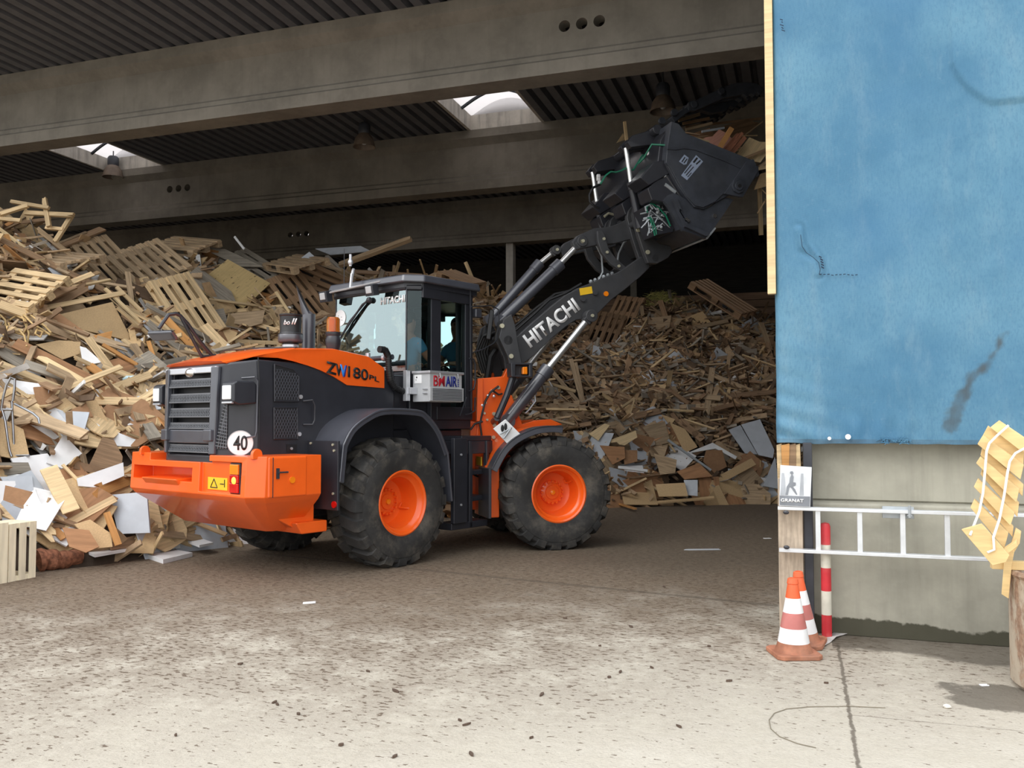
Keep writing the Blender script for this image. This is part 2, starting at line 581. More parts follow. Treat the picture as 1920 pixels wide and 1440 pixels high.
    wet = math_n(t, 'SUBTRACT', 1.0, smooth(t, pr, 0.12, 0.2))
    damp = math_n(t, 'MAXIMUM', damp, wet)
    # darker ground past the hall roof edge, towards the right
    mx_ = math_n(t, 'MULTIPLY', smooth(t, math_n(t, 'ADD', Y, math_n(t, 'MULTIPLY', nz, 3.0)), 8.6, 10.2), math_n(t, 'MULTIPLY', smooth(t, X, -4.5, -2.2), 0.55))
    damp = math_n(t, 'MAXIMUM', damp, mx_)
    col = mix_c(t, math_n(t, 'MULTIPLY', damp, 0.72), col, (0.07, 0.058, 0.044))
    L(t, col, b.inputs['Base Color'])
    L(t, math_n(t, 'SUBTRACT', 0.85, math_n(t, 'MULTIPLY', damp, 0.25)), b.inputs['Roughness'])
    b.inputs['Specular IOR Level'].default_value = 0.25
    bp = N(t, 'ShaderNodeBump', i_Strength=0.55, i_Distance=0.02)
    L(t, math_n(t, 'ADD', n3, math_n(t, 'MULTIPLY', n4, 0.4)), bp.inputs['Height'])
    L(t, bp.outputs[0], b.inputs['Normal'])
    return m

def concrete(name, c, streak=0.35, damp=False, dark=0.4):
    m, t, b = nodes(name)
    tc = N(t, 'ShaderNodeTexCoord')
    P = tc.outputs['Object']
    s = N(t, 'ShaderNodeSeparateXYZ')
    L(t, P, s.inputs[0])
    n1 = noise(t, P, 1.2, 5, 0.65)
    n2 = noise(t, P, 9.0, 4, 0.6)
    v = noise(t, scaled(t, P, (9, 9, 0.7)), 1.0, 4, 0.6)
    col = mix_c(t, smooth(t, n1, 0.3, 0.7), tuple(x * 0.78 for x in c), tuple(x * 1.15 for x in c))
    col = mix_c(t, math_n(t, 'MULTIPLY', smooth(t, v, 0.45, 0.75), streak), col, tuple(x * dark for x in c))
    col = mix_c(t, math_n(t, 'MULTIPLY', smooth(t, n2, 0.5, 0.8), 0.18), col, tuple(x * 1.5 for x in c))
    if damp:
        h = math_n(t, 'ADD', s.outputs['Z'], math_n(t, 'MULTIPLY', math_n(t, 'SUBTRACT', noise(t, P, 3.0, 5, 0.6), 0.5), 0.22))
        h = math_n(t, 'ADD', h, math_n(t, 'MULTIPLY', smooth(t, s.outputs['X'], 0.3, 1.0), 0.04))
        d = math_n(t, 'SUBTRACT', 1.0, smooth(t, h, 0.125, 0.145))
        col = mix_c(t, math_n(t, 'MULTIPLY', d, 0.9), col, (0.045, 0.043, 0.026))
    L(t, col, b.inputs['Base Color'])
    b.inputs['Roughness'].default_value = 0.85
    b.inputs['Specular IOR Level'].default_value = 0.2
    bp = N(t, 'ShaderNodeBump', i_Strength=0.25, i_Distance=0.01)
    L(t, n2, bp.inputs['Height'])
    L(t, bp.outputs[0], b.inputs['Normal'])
    return m

M['ground'] = ground_material()
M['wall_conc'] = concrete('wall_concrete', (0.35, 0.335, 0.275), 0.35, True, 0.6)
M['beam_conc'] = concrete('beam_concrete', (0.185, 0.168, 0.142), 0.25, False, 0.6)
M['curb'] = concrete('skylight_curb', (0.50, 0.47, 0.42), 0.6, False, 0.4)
M['roof'] = plain('dark_roof_sheet', (0.095, 0.097, 0.108), 0.6, var=0.1)
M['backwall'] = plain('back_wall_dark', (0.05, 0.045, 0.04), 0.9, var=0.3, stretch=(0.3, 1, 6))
M['backboard'] = wood('back_wall_boards', (0.34, 0.22, 0.15), grain=(0.6, 4, 9))
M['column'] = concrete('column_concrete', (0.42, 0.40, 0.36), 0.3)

def struct(o):
    o['kind'] = 'structure'
    return o

# ground
g = MB()
g.bb((-45, -25, -0.3), (30, 40, 0.0))
struct(g.build('floor', 'ground', smooth=False))

# concrete roof beams along the hall, with top flange and foot
def beam(name, y0):
    m = MB()
    pr = [(-0.20, 6.18), (0.20, 6.18), (0.20, 6.38), (0.10, 6.46), (0.10, 7.08), (0.26, 7.20), (0.26, 7.36), (-0.26, 7.36), (-0.26, 7.20), (-0.11, 7.08), (-0.11, 6.50), (-0.15, 6.46), (-0.15, 6.40), (-0.20, 6.36)]
    m.prism([(y0 + a, z) for a, z in pr], 'x', -32, 5.5)
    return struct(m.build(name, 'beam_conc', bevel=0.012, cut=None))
BY = (11.0, 16.0, 21.0)
holes = {11.0: (-2.89, -2.655, -2.42), 16.0: (-13.44, -13.2, -12.96), 21.0: (-13.52, -13.26, -13.0)}
for i, y in enumerate(BY):
    b = beam('trim_%d' % (i + 1), y)
    c = MB()
    for x in holes[y]:
        c.cyl((x, y - 0.6, 6.84), (x, y + 0.6, 6.84), 0.078, n=20)
    bv = b.modifiers.get('bevel')
    b.modifiers.clear()
    carve(b, c)

# roof deck: ribbed steel sheet, open where the skylights sit
SKY = ((-6.10, -4.64), (-15.05, -13.55))
SKY3 = ((-15.7, -13.1),)
ADDED_SKY = ((-10.6, -8.2), (-6.6, -4.2), (-2.6, -0.2), (1.4, 3.8))  # unseen skylights added to brighten the right heap
def deck(name, y0, y1, x0, x1):
    m = MB()
    p = 0.25
    pts = []
    x = x0
    while x < x1 - 1e-6:
        e = min(p, x1 - x)
        pts += [(x, 7.36), (x + 0.55 * e, 7.36), (x + 0.66 * e, 7.47), (x + 0.90 * e, 7.47)]
        x += p
    pts.append((x1, 7.36))
    m.prism(pts + [(x1, 7.52), (x0, 7.52)], 'y', y0, y1)
    return m
dm = MB()
for y0, y1, cuts in ((8.5, 11.0, ()), (11.0, 16.0, SKY), (16.0, 16.15, ()), (16.15, 19.35, ADDED_SKY), (19.35, 21.0, ()), (21.0, 21.9, ()), (21.9, 25.1, SKY3), (25.1, 29.0, ())):
    xs = [-32] + sorted(v for c in cuts for v in (c[0] - 0.06, c[1] + 0.06)) + [5.5]
    for k in range(0, len(xs), 2):
        q = deck('x', y0, y1, xs[k], xs[k + 1])
        dm.add(q.v, q.f)
struct(dm.build('ceiling', 'roof', smooth=False))

# skylights: concrete curb, arched translucent vault, dark bars
mm, tt, bb_ = nodes('skylight_sheet')
tt.nodes.clear()
o_ = N(tt, 'ShaderNodeOutputMaterial')
mx0 = N(tt, 'ShaderNodeMixShader', n0=0.15)
tl = N(tt, 'ShaderNodeBsdfTranslucent')
tl.inputs[0].default_value = (0.74, 0.71, 0.70, 1)
tr0 = N(tt, 'ShaderNodeBsdfTransparent')
tr0.inputs[0].default_value = (0.75, 0.73, 0.72, 1)
L(tt, tl.outputs[0], mx0.inputs[1])
L(tt, tr0.outputs[0], mx0.inputs[2])
L(tt, mx0.outputs[0], o_.inputs[0])
M['skylight'] = mm
m2_ = mm.copy()
m2_.name = 'clear_skylight_sheet'
[n for n in m2_.node_tree.nodes if n.type == 'MIX_SHADER'][0].inputs[0].default_value = 0.9  # clearer sheet so the unseen bays let in more light
M['skylight_clear'] = m2_
for i, (xa, xb, yc) in enumerate([(a, b, 13.5) for a, b in SKY] + [(a, b, 17.75) for a, b in ADDED_SKY] + [(a, b, 23.5) for a, b in SKY3]):  # the middle set is added out of view for its light
    e = struct(empty('window_%d' % (i + 1), ((xa + xb) / 2, yc, 7.36)))
    hw = (xb - xa) / 2
    cu = MB()
    ya, yb = (-2.30, 2.30) if yc < 15 else (-1.6, 1.6)
    cu.bb((-hw - 0.06, ya, 0.0), (-hw, yb, 0.30)).bb((hw, ya, 0.0), (hw + 0.06, yb, 0.30))
    cu.bb((-hw, yb - 0.04, 0.0), (hw, yb, 0.30)).bb((-hw, ya, 0.0), (hw, ya + 0.04, 0.30))
    struct(cu.build('curb', 'curb', e))
    arc = [(-hw + 2 * hw * j / 12, 0.30 + 0.28 * math.sin(PI * j / 12)) for j in range(13)]
    va = MB()
    n = len(arc)
    va.add([(a, ya, z) for a, z in arc] + [(a, yb, z) for a, z in arc], [(j, j + 1, n + j + 1, n + j) for j in range(n - 1)])
    vo = struct(va.build('vault_sheet', 'skylight' if yc < 15 else 'skylight_clear', e))
    so = vo.modifiers.new('depth', 'SOLIDIFY')
    so.thickness = 0.008
    gb = MB()
    gb.add([(a, yb, 0.30) for a, z in arc] + [(a, yb, z) for a, z in arc], [(j, j + 1, n + j + 1, n + j) for j in range(n - 1)])
    go = struct(gb.build('vault_end', 'skylight', e))
    so = go.modifiers.new('depth', 'SOLIDIFY')
    so.thickness = 0.008
    for k in range(5):
        yy = yb - 0.55 - k * (yb - ya) / 5.2
        r = MB()
        r.tube([(a, yy, z - 0.03) for a, z in arc], 0.035, 6)
        struct(r.build('vault_bar', 'steel_dark', e))

# hall walls
wm = MB()
wm.bb((-32, 29.0, 0), (5.7, 29.2, 7.5))
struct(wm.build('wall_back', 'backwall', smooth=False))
wb = MB()
for k in range(24):
    wb.bb((-7.5, 26.3, 0.02 + k * 0.225), (5.4, 26.38, 0.23 + k * 0.225))
struct(wb.build('trim_4', 'backboard', bevel=0.008))
wr = MB()
wr.bb((5.5, 7.3, 0), (5.7, 29.2, 7.5))
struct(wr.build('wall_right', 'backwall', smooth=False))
wl = MB()
wl.bb((-32.2, 14, 0), (-32, 29.2, 7.5))
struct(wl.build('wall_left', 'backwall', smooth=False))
# columns
def column(n, x, y, wx, top=6.18):
    c = MB()
    c.bb((x - wx / 2, y - 0.11, 0), (x + wx / 2, y + 0.11, top))
    struct(c.build(n, 'column', bevel=0.015))
column('trim_5', -7.02, 21.0, 0.20)
column('trim_6', -5.2, 28.6, 0.22, 6.5)
cs = MB()
cs.bb((-2.12, 26.05, 0), (-1.97, 26.2, 5.35)).bb((-2.14, 26.0, 5.28), (-1.95, 26.22, 5.42))
struct(cs.build('trim_7', 'steel_dark', bevel=0.01))

# front wall: low concrete panel with a ledge
fw = MB()
fw.prism([(7.00, 0), (7.00, 0.97), (7.012, 0.985), (7.085, 0.992), (7.105, 0.992), (7.105, 1.004), (7.085, 1.004), (7.09, 1.46), (7.28, 1.46), (7.28, 0)], 'x', 0.02, 5.7)
struct(fw.build('wall_front', 'wall_conc', bevel=0.006))
fu = MB()
fu.bb((-0.1, 7.10, 1.46), (5.7, 7.24, 7.4))
struct(fu.build('wall_front_upper', 'backwall', smooth=False))
# ================================================================== THE WHEEL LOADER
LD = tag(empty('wheel_loader', (JW.x, JW.y, 0), A_REAR),
         'orange and black articulated wheel loader lifting a full grab bucket of scrap wood', 'wheel loader')
RF = A_FRONT - A_REAR     # the front half is steered by this angle
def part(mb, name, mat, parent=None, front=False, **k):
    return mb.build(name, mat, parent or LD, rotz=RF if front else 0.0, **k)
def sub(mb, name, mat, parent, **k):
    return mb.build(name, mat, parent, **k)
def bolt(m, p, ax='y', r=0.02, d=0.02, n=10):
    q = Vector(p)
    e = {'x': Vector((d, 0, 0)), 'y': Vector((0, d, 0)), 'z': Vector((0, 0, d))}[ax]
    m.cyl(q - e, q + e, r, n=n)

# ---------------------------------------------------------------- wheels
RT, WT = 0.720, 0.512
def tyre_mb():
    m = MB()
    pr = [(0.345, 0.195), (0.365, 0.235), (0.42, 0.252), (0.50, 0.262), (0.57, 0.258), (0.60, 0.252), (0.605, 0.245), (0.645, 0.238), (0.660, 0.222), (0.672, 0.19), (0.676, 0.0)]
    pr = pr + [(r, -h) for r, h in reversed(pr[:-1])]
    m.lathe(pr, ax='y', n=72)
    nl = 20
    for i in range(nl):
        for sd in (1, -1):
            a0 = 2 * PI * (i + (0.5 if sd < 0 else 0)) / nl
            # blocks: a rib from the centre running out over the shoulder, swept back
            cr = [(0.00, 0.0, 0.66, 0.722), (0.10, 0.04, 0.66, 0.722), (0.19, 0.085, 0.655, 0.716), (0.238, 0.10, 0.635, 0.690), (0.254, 0.105, 0.605, 0.622)]
            wv = 0.088
            vs, fs = [], []
            for (h, da, ri, ro) in cr:
                for rr, ww in ((ri, wv * 1.15), (ro, wv)):
                    for sg in (-1, 1):
                        a = a0 + da + sg * ww
                        vs.append((rr * math.cos(a), sd * h, rr * math.sin(a)))
            for k in range(len(cr) - 1):
                b, c = k * 4, (k + 1) * 4
                fs += [(b, c, c + 2, b + 2), (b + 1, b + 3, c + 3, c + 1), (b + 2, c + 2, c + 3, b + 3)]
            fs += [(0, 2, 3, 1), (16, 17, 19, 18)]
            m.add(vs, fs)
    return m
def rim_mb():
    m = MB()
    pr = [(0.365, -0.19), (0.375, -0.23), (0.350, -0.24), (0.330, -0.225), (0.322, -0.20), (0.300, -0.17), (0.285, -0.16), (0.275, -0.12), (0.265, 0.00), (0.245, 0.055), (0.17, 0.075), (0.0, 0.075)]
    m.lathe(pr, ax='y', n=48)
    m.lathe([(0.365, -0.19), (0.35, 0.2), (0.37, 0.235), (0.34, 0.235), (0.30, 0.1), (0.0, 0.1)], ax='y', n=32)
    return m
def hub_mb():
    m = MB()
    m.lathe([(0.155, 0.075), (0.150, 0.05), (0.135, 0.040), (0.09, 0.035), (0.085, 0.02), (0.0, 0.015)], ax='y', n=32)
    for k in range(16):
        a = 2 * PI * k / 16
        m.cyl((0.138 * math.cos(a), 0.06, 0.138 * math.sin(a)), (0.138 * math.cos(a), 0.005, 0.138 * math.sin(a)), 0.015, n=8)
    return m
tyre0 = rim0 = None
for (x, side, front, rot, lab) in ((-1.5, -1, 0, 0.9, 'near rear tyre with muddy tread'), (-1.5, 1, 0, 0.2, 'far rear tyre'), (1.5, -1, 1, 0.0, 'near front tyre'), (1.5, 1, 1, 0.5, 'far front tyre')):
    px_, py_ = x, side * 0.977
    if front:
        c, s = math.cos(RF), math.sin(RF)
        px_, py_ = c * px_ - s * py_, s * px_ + c * py_
    rz = (RF if front else 0) + (0 if side < 0 else PI)
    if tyre0 is None:
        ty = tyre_mb().build('tyre', 'rubber', LD)
        rm = rim_mb().build('rim', 'orange', ty)
        hb = hub_mb().build('hub', 'orange', ty)
        cp = MB().lathe([(0.033, 0.02), (0.03, -0.005), (0.0, -0.012)], ax='y', n=16).build('hub_cap', 'lens_amber', ty)
        vl = MB()
        vl.tube([(0.19, 0.06, 0.11), (0.21, -0.02, 0.125), (0.235, -0.06, 0.15)], 0.011, 8).tube([(0.19, 0.05, 0.11), (0.16, 0.03, 0.16)], 0.012, 8)
        vo = vl.build('valve_stem', 'orange', ty)
        tyre0, rims = ty, (rm, hb, cp, vo)
    else:
        ty = tyre0.copy()
        COL.objects.link(ty)
        for q in rims:
            q2 = q.copy()
            COL.objects.link(q2)
            q2.parent = ty
    ty.location = (px_, py_, RT - 0.022)
    ty.rotation_euler = (0, rot if side < 0 else -rot, rz)
    ty.rotation_mode = 'XYZ'
    ty['label'] = lab

# ---------------------------------------------------------------- rear half: frame, counterweight, hood
fm = MB()
fm.bb((-2.75, -0.42, 0.55), (-0.1, 0.42, 1.15))
fm.bb((-1.62, -0.8, 0.58), (-1.38, 0.8, 0.84))
fm.bb((-0.6, -0.3, 0.45), (0.15, 0.3, 0.75)).bb((-0.6, -0.3, 0.95), (0.1, 0.3, 1.3))
fm.bb((-2.6, -0.72, 1.0), (0.0, 0.72, 1.5))
fr_o = part(fm, 'rear_frame', 'black', bevel=0.02)

cw = MB()
ring = lambda x0, x1, y0, y1, z, c: [(x0 + c, y0, z), (x1, y0, z), (x1, y1, z), (x0 + c, y1, z), (x0, y1 - c, z), (x0, y0 + c, z)]
lps = [ring(-3.40, -2.62, -1.19, 1.24, 1.265, 0.13), ring(-3.42, -2.62, -1.19, 1.24, 0.875, 0.13), ring(-3.38, -2.62, -1.15, 1.20, 0.82, 0.13), ring(-2.95, -2.62, -0.78, 0.82, 0.49, 0.05)]
cw.add([p for l_ in lps for p in l_], [tuple(range(6)), tuple(range(23, 17, -1))] + [(k * 6 + i, k * 6 + (i + 1) % 6, k * 6 + 6 + (i + 1) % 6, k * 6 + 6 + i) for k in range(3) for i in range(6)])
cut = MB()
cut.bb((-3.7, -0.42, 1.19), (-3.02, 0.72, 1.5))          # notch in the top
cut.bb((-3.7, -0.12, 0.985), (-3.18, 1.06, 1.125))        # slot across the back
cut.prism([(-3.6, 1.205), (-3.6, 0.90), (-3.37, 0.90), (-3.37, 1.205)], 'y', -0.98, -0.26)  # shallow panel for label and lamps
cwo = part(cw, 'counterweight', 'orange', cut=cut, bevel=0.045, seg=4)
lo = MB()
lo.prism([(-3.0, 0.98), (-2.5, 0.98), (-2.5, 0.50), (-2.72, 0.50), (-2.95, 0.62)], 'y', -0.93, -0.6)
lo.prism([(-2.80, 0.58), (-2.40, 0.58), (-2.40, 0.46), (-2.72, 0.46)], 'y', -1.02, -0.55)
sub(lo, 'lower_block', 'orange', cwo, bevel=0.015)
led = MB()
led.prism([(-3.47, 1.005), (-3.18, 1.02), (-3.18, 0.955), (-3.40, 0.92)], 'y', 0.10, 0.80)
sub(led, 'rear_ledge', 'orange', cwo, bevel=0.02, seg=3)
bx = MB()
bx.bb((-3.26, -1.20, 0.865), (-2.80, -1.0, 1.262))
bo = sub(bx, 'side_box', 'orange', cwo, bevel=0.022, seg=3)
bd = MB()
bd.bb((-3.21, -1.207, 0.872), (-3.205, -1.199, 1.255))
bd.tube([(-3.15, -1.2, 1.11), (-3.15, -1.225, 1.11), (-3.05, -1.225, 1.11), (-3.05, -1.2, 1.11)], 0.008, 6)
bd.bb((-3.17, -1.215, 1.05), (-3.14, -1.2, 1.15))
sub(bd, 'box_latch', 'steel', cwo)
rf = MB()
rf.cyl((-2.985, -1.195, 1.03), (-2.985, -1.212, 1.03), 0.032, n=20)
sub(rf, 'side_reflector', 'lens_amber', cwo)
ey = MB()
ey.prism([(-3.33 + 0.055 * math.cos(a), 1.285 + 0.055 * math.sin(a)) for a in [PI * k / 10 for k in range(11)]] + [(-3.385, 1.24), (-3.275, 1.24)], 'y', -1.13, -1.09)
sub(ey, 'lifting_eye', 'orange', cwo, bevel=0.006)
ey2 = MB()
ey2.prism([(-3.38 + 0.055 * math.cos(a), 1.285 + 0.05 * math.sin(a)) for a in [PI * k / 10 for k in range(11)]] + [(-3.44, 1.24), (-3.32, 1.24)], 'y', 0.86, 0.90)
sub(ey2, 'lifting_eye', 'orange', cwo, bevel=0.006)
lt = MB()
lt.bb((-3.385, -0.93, 0.90), (-3.36, -0.76, 1.20))
lto = sub(lt, 'tail_light', 'black', cwo, bevel=0.006)
for nm, z0, z1, mt in (('turn_lens', 1.085, 1.185, 'lens_amber'), ('brake_lens', 1.005, 1.083, 'lens_red'), ('tail_lens', 0.91, 1.003, 'lens_red')):
    q = MB()
    q.bb((-3.405, -0.915, z0), (-3.38, -0.775, z1))
    sub(q, nm, mt, cwo, bevel=0.008)
gl = bpy.data.materials.new('lit_lamp')
gl.use_nodes = True
e_ = gl.node_tree.nodes['Principled BSDF']
e_.inputs['Base Color'].default_value = (0.9, 0.3, 0.05, 1)
e_.inputs['Emission Color'].default_value = (1.0, 0.45, 0.06, 1)
e_.inputs['Emission Strength'].default_value = 2.5
M['lit'] = gl
q = MB()
q.ball((-3.405, -0.855, 1.03), 0.036, 14, (0.4, 1, 1))
sub(q, 'lit_bulb', 'lit', cwo)
wl_ = MB()
wl_.bb((-3.376, -0.70, 0.925), (-3.366, -0.36, 1.045))
wlo = sub(wl_, 'warning_label', 'yellow', cwo)
wi = MB()
for a, b in (((-0.41, 0.945), (-0.53, 0.945)), ((-0.53, 0.945), (-0.47, 1.03)), ((-0.47, 1.03), (-0.41, 0.945)), ((-0.58, 0.985), (-0.64, 0.985)), ((-0.655, 1.03), (-0.655, 0.955))):
    wi.tube([(-3.377, a[0], a[1]), (-3.377, b[0], b[1])], 0.005, 6)
sub(wi, 'warning_sign', 'black_ink', cwo)
stp = MB()
stp.bb((-3.33, -0.25, 1.20), (-3.05, 0.42, 1.225)).bb((-3.35, -0.20, 1.20), (-3.30, -0.05, 1.26))
part(stp, 'rear_step', 'steel_dark', bevel=0.006)

# engine hood: dark side shell with chamfered back corners, orange top
HY = 0.75
hb_ = MB()
base = [(-3.07, -HY), (-3.30, -0.58), (-3.36, -0.46), (-3.36, 0.46), (-3.30, 0.58), (-3.07, HY), (-1.2, HY), (-1.2, -HY)]
zt = [2.235, 2.19, 2.18, 2.18, 2.19, 2.235, 2.2, 2.2]
topb = [(-3.07, -HY + .02), (-3.28, -0.60), (-3.33, -0.50), (-3.33, 0.50), (-3.28, 0.60), (-3.07, HY - .02), (-1.2, HY), (-1.2, -HY)]
hb_.loft([(x, y, 1.15) for x, y in base], [(x, y, z) for (x, y), z in zip(topb, zt)])
hoodcut = MB()
hoodcut.bb((-3.6, -0.40, 1.27), (-3.22, 0.41, 2.10))
hood = part(hb_, 'hood_shell', 'black', bevel=0.03, seg=3, cut=hoodcut)
# orange cover
s_top = [(-3.34, 2.19), (-2.95, 2.29), (-2.65, 2.355), (-2.1, 2.385), (-1.62, 2.335), (-1.376, 2.215), (-1.374, 1.985)]
s_low = prof('M', -HY, [(650, 722), (625, 706), (600, 694), (575, 685), (548, 677), (520, 671), (490, 667)])
cover = MB()
outline = s_top + s_low + [(-3.30, 2.18)]
A = [(x, -HY - 0.006, z) for x, z in outline]
B = [(x, HY + 0.006, z) for x, z in outline]
A2, B2 = [], []
for x, z in outline:
    top = any(abs(x - a) < 1e-9 and abs(z - b) < 1e-9 for a, b in s_top[:-1])
    yy = HY + 0.006
    if x < -3.0: yy = 0.54
    elif x < -2.9: yy = 0.70
    A2.append((x, -yy, z))
    B2.append((x, yy, z))
# rounded shoulder: middle loop a little higher
mid = [(x, 0.0, z + (0.035 if z > 2.18 else 0)) for x, z in outline]
i1 = [(x, y * 0.93, z + (0.015 if z > 2.18 else 0)) for (x, y, z) in A2]
i2 = [(x, y * 0.93, z + (0.015 if z > 2.18 else 0)) for (x, y, z) in B2]
n_ = len(outline)
vs = A2 + i1 + mid + i2 + B2
fs = [tuple(range(n_)), tuple(range(5 * n_ - 1, 4 * n_ - 1, -1))]
for k in range(4):
    for i in range(n_):
        j = (i + 1) % n_
        fs.append((k * n_ + i, k * n_ + j, (k + 1) * n_ + j, (k + 1) * n_ + i))
cover.add(vs, fs)
cvo = part(cover, 'hood_cover', 'orange')
se = MB()
se.tube([(-2.60, -0.72, 2.375), (-2.75, -0.3, 2.385), (-2.78, 0.3, 2.385), (-2.60, 0.72, 2.375)], 0.006, 6)
sub(se, 'cover_seam', 'black', cvo)

# model lettering on the orange cover
def tx(string, p0, p1, hgt, mat, name='model_lettering', par=None, y=-HY - 0.012, fr='M', bold=0.0, shear=0.0, thick=0.004, front=False, vert=None):
    a, b = un(fr, 'y', y, *p0), un(fr, 'y', y, *p1)
    r = b - a
    up = Vector((0, 0, hgt)) if vert is None else Vector((vert[0], 0, vert[1])) * hgt
    return text_part(name, string, mat, par or LD, a, r, up, thick, bold, RF if front else 0.0, shear)
tx('Z', (611, 699), (631, 704), 0.13, 'black_ink', bold=0.03, par=cvo)
tx('V', (629, 703.6), (641, 706), 0.128, 'black_ink', bold=0.04, par=cvo)
tx('V', (637, 705), (649.5, 708), 0.130, 'cyan_ink', bold=0.04, par=cvo, thick=0.005)
tx('/', (643.5, 706.2), (649.8, 707.8), 0.131, 'blue_ink', bold=0.05, par=cvo, thick=0.006)
tx('180', (652, 707), (690, 714), 0.125, 'black_ink', bold=0.02, par=cvo)
tx('PL', (692, 711), (711, 717), 0.055, 'black_ink', bold=0.02, par=cvo)

# side vents with mesh, seams, grab handles
def quad_on_side(pts, y, th):
    return MB().prism(prof('M', -HY, pts), 'y', y, y - th)
for pts in ([(514, 683), (549, 692), (560, 705), (559, 752), (514, 752)], [(513, 764), (557, 764), (557, 823), (513, 823)]):
    v = quad_on_side(pts, -HY + 0.005, 0.012)
    vo = sub(v, 'side_vent', 'mesh', hood)
    P = prof('M', -HY, pts)
    x0, x1 = min(p[0] for p in P), max(p[0] for p in P)
    z0, z1 = min(p[1] for p in P), max(p[1] for p in P)
    w_ = MB()
    k = x0 - (z1 - z0)
    def inside(x, z):
        if not (x0 < x < x1 and z0 < z < z1): return False
        if len(pts) == 5 and z > z1 - 0.10 + 0.0 and (z - (z1 - 0.03)) > -(x - x0) * 0.18: return False
        return True
    while k < x1 + (z1 - z0):
        for sg in (1, -1):
            seg_ = []
            for j in range(25):
                z = z0 + (z1 - z0) * j / 24
                x = k + sg * (z - z0) * 0.55
                if inside(x, z): seg_.append((x, -HY - 0.009, z))
            if len(seg_) > 1:
                w_.tube([seg_[0], seg_[-1]], 0.0038, 4)
        k += 0.034
    sub(w_, 'vent_wire', 'wire_mesh' if False else 'plastic', hood)
    fr2 = MB()
    fr2.tube([(x, -HY - 0.006, z) for x, z in P + P[:1]], 0.009, 6)
    sub(fr2, 'vent_frame', 'black', hood)
    lk = MB()
    lk.cyl((x1 + 0.02, -HY, z0 + 0.05), (x1 + 0.02, -HY - 0.02, z0 + 0.05), 0.022, n=12)
    sub(lk, 'vent_lock', 'silver', hood)
se = MB()
sp = [un('M', 'y', -HY - 0.002, *q) for q in ((484, 670), (486, 710), (486, 790), (485, 850))]
se.tube(sp, 0.006, 6)
sub(se, 'panel_seam', 'mesh', hood)
hd = MB()
hp = [un('M', 'y', -HY - 0.05, *q) for q in ((574, 752), (586, 750), (590, 760), (590, 788), (586, 796), (574, 796))]
hp[0].y = hp[-1].y = -HY
hd.tube(hp, 0.009, 8)
sub(hd, 'grab_handle', 'black', hood)
hd = MB()
hp = [un('M', 'y', -HY - 0.06, *q) for q in ((470, 708), (478, 707), (483, 714), (482, 770), (481, 808), (479, 818), (475, 821))]
hp[0].y = hp[-1].y = -0.66
hd.tube(hp, 0.009, 8)
sub(hd, 'grab_handle', 'plastic', hood)
lb = MB()
P = prof('M', -HY, [(537, 833), (556, 833), (556, 848), (537, 848)])
lb.prism(P, 'y', -HY, -HY - 0.006)
lbo = sub(lb, 'lock_plate', 'mesh', hood)
lb = MB()
c_ = un('M', 'y', -HY - 0.01, 546, 841)
lb.cyl(c_, c_ + Vector((0, -0.012, 0)), 0.014, n=12)
sub(lb, 'lock_button', 'silver', hood)
# chamfer panel: mesh wedge, lamp, speed sign
ch0, ch1 = Vector((-3.07, -HY, 0)), Vector((-3.30, -0.58, 0))
cdv = (ch1 - ch0).normalized()
cnv = Vector((-cdv.y, cdv.x, 0))
if cnv.y > 0: cnv = -cnv
def on_ch(s_, z, d=0.0):
    return ch0 + cdv * s_ + cnv * d + Vector((0, 0, z))
# wedge of mesh on the narrow corner face
e0, e1 = Vector((-3.30, -0.58, 0)), Vector((-3.36, -0.46, 0))
wd = MB()
ev = (e1 - e0).normalized()
en = Vector((ev.y, -ev.x, 0))
if en.x > 0: en = -en
wt = [e0 + en * 0.006 + Vector((0, 0, 1.32)), e1 + en * 0.006 + Vector((0, 0, 1.32)), e1 * 0.25 + e0 * 0.75 + en * 0.006 + Vector((0, 0, 1.80)), e0 + en * 0.006 + Vector((0, 0, 1.80))]
wd.loft(wt, [p - en * 0.01 for p in wt])
sub(wd, 'corner_mesh', 'mesh', hood)
ww = MB()
for k in range(14):
    z = 1.34 + k * 0.033
    f_ = 1 - 0.75 * (z - 1.32) / 0.48
    ww.tube([e0 + en * 0.012 + Vector((0, 0, z)), e0 + ev * (0.134 * f_) + en * 0.012 + Vector((0, 0, z + 0.02))], 0.005, 4)
for k in range(4):
    ww.tube([e0 + ev * (0.03 * k + 0.012) + en * 0.012 + Vector((0, 0, 1.33)), e0 + ev * (0.012 * k + 0.004) + en * 0.012 + Vector((0, 0, 1.78 - 0.05 * k))], 0.005, 4)
sub(ww, 'corner_wire', 'wire_mesh', hood)
def lamp(side_):
    m = MB()
    x0 = -3.36
    yc = -0.70 if side_ < 0 else 0.70
    y0, y1 = (-0.79, -0.58) if side_ < 0 else (0.56, 0.74)
    m.prism([(x0 - 0.02, 1.79), (x0 - 0.02, 1.975), (x0 + 0.02, 2.0), (x0 + 0.22, 2.0), (x0 + 0.26, 1.95), (x0 + 0.26, 1.78), (x0 + 0.05, 1.76)], 'y', y0, y1)
    o = part(m, 'rear_lamp', 'black', bevel=0.018)
    q = MB()
    q.bb((x0 - 0.035, y0 + 0.035, 1.815), (x0 - 0.015, y1 - 0.03, 1.955))
    sub(q, 'lamp_lens', 'lens_white', o, bevel=0.02, seg=3)
    q = MB()
    q.bb((x0 - 0.03, y0 + 0.02, 1.775), (x0 - 0.0, y1 - 0.02, 1.795))
    sub(q, 'lamp_bracket', 'silver', o, bevel=0.005)
lamp(-1)
lamp(1)
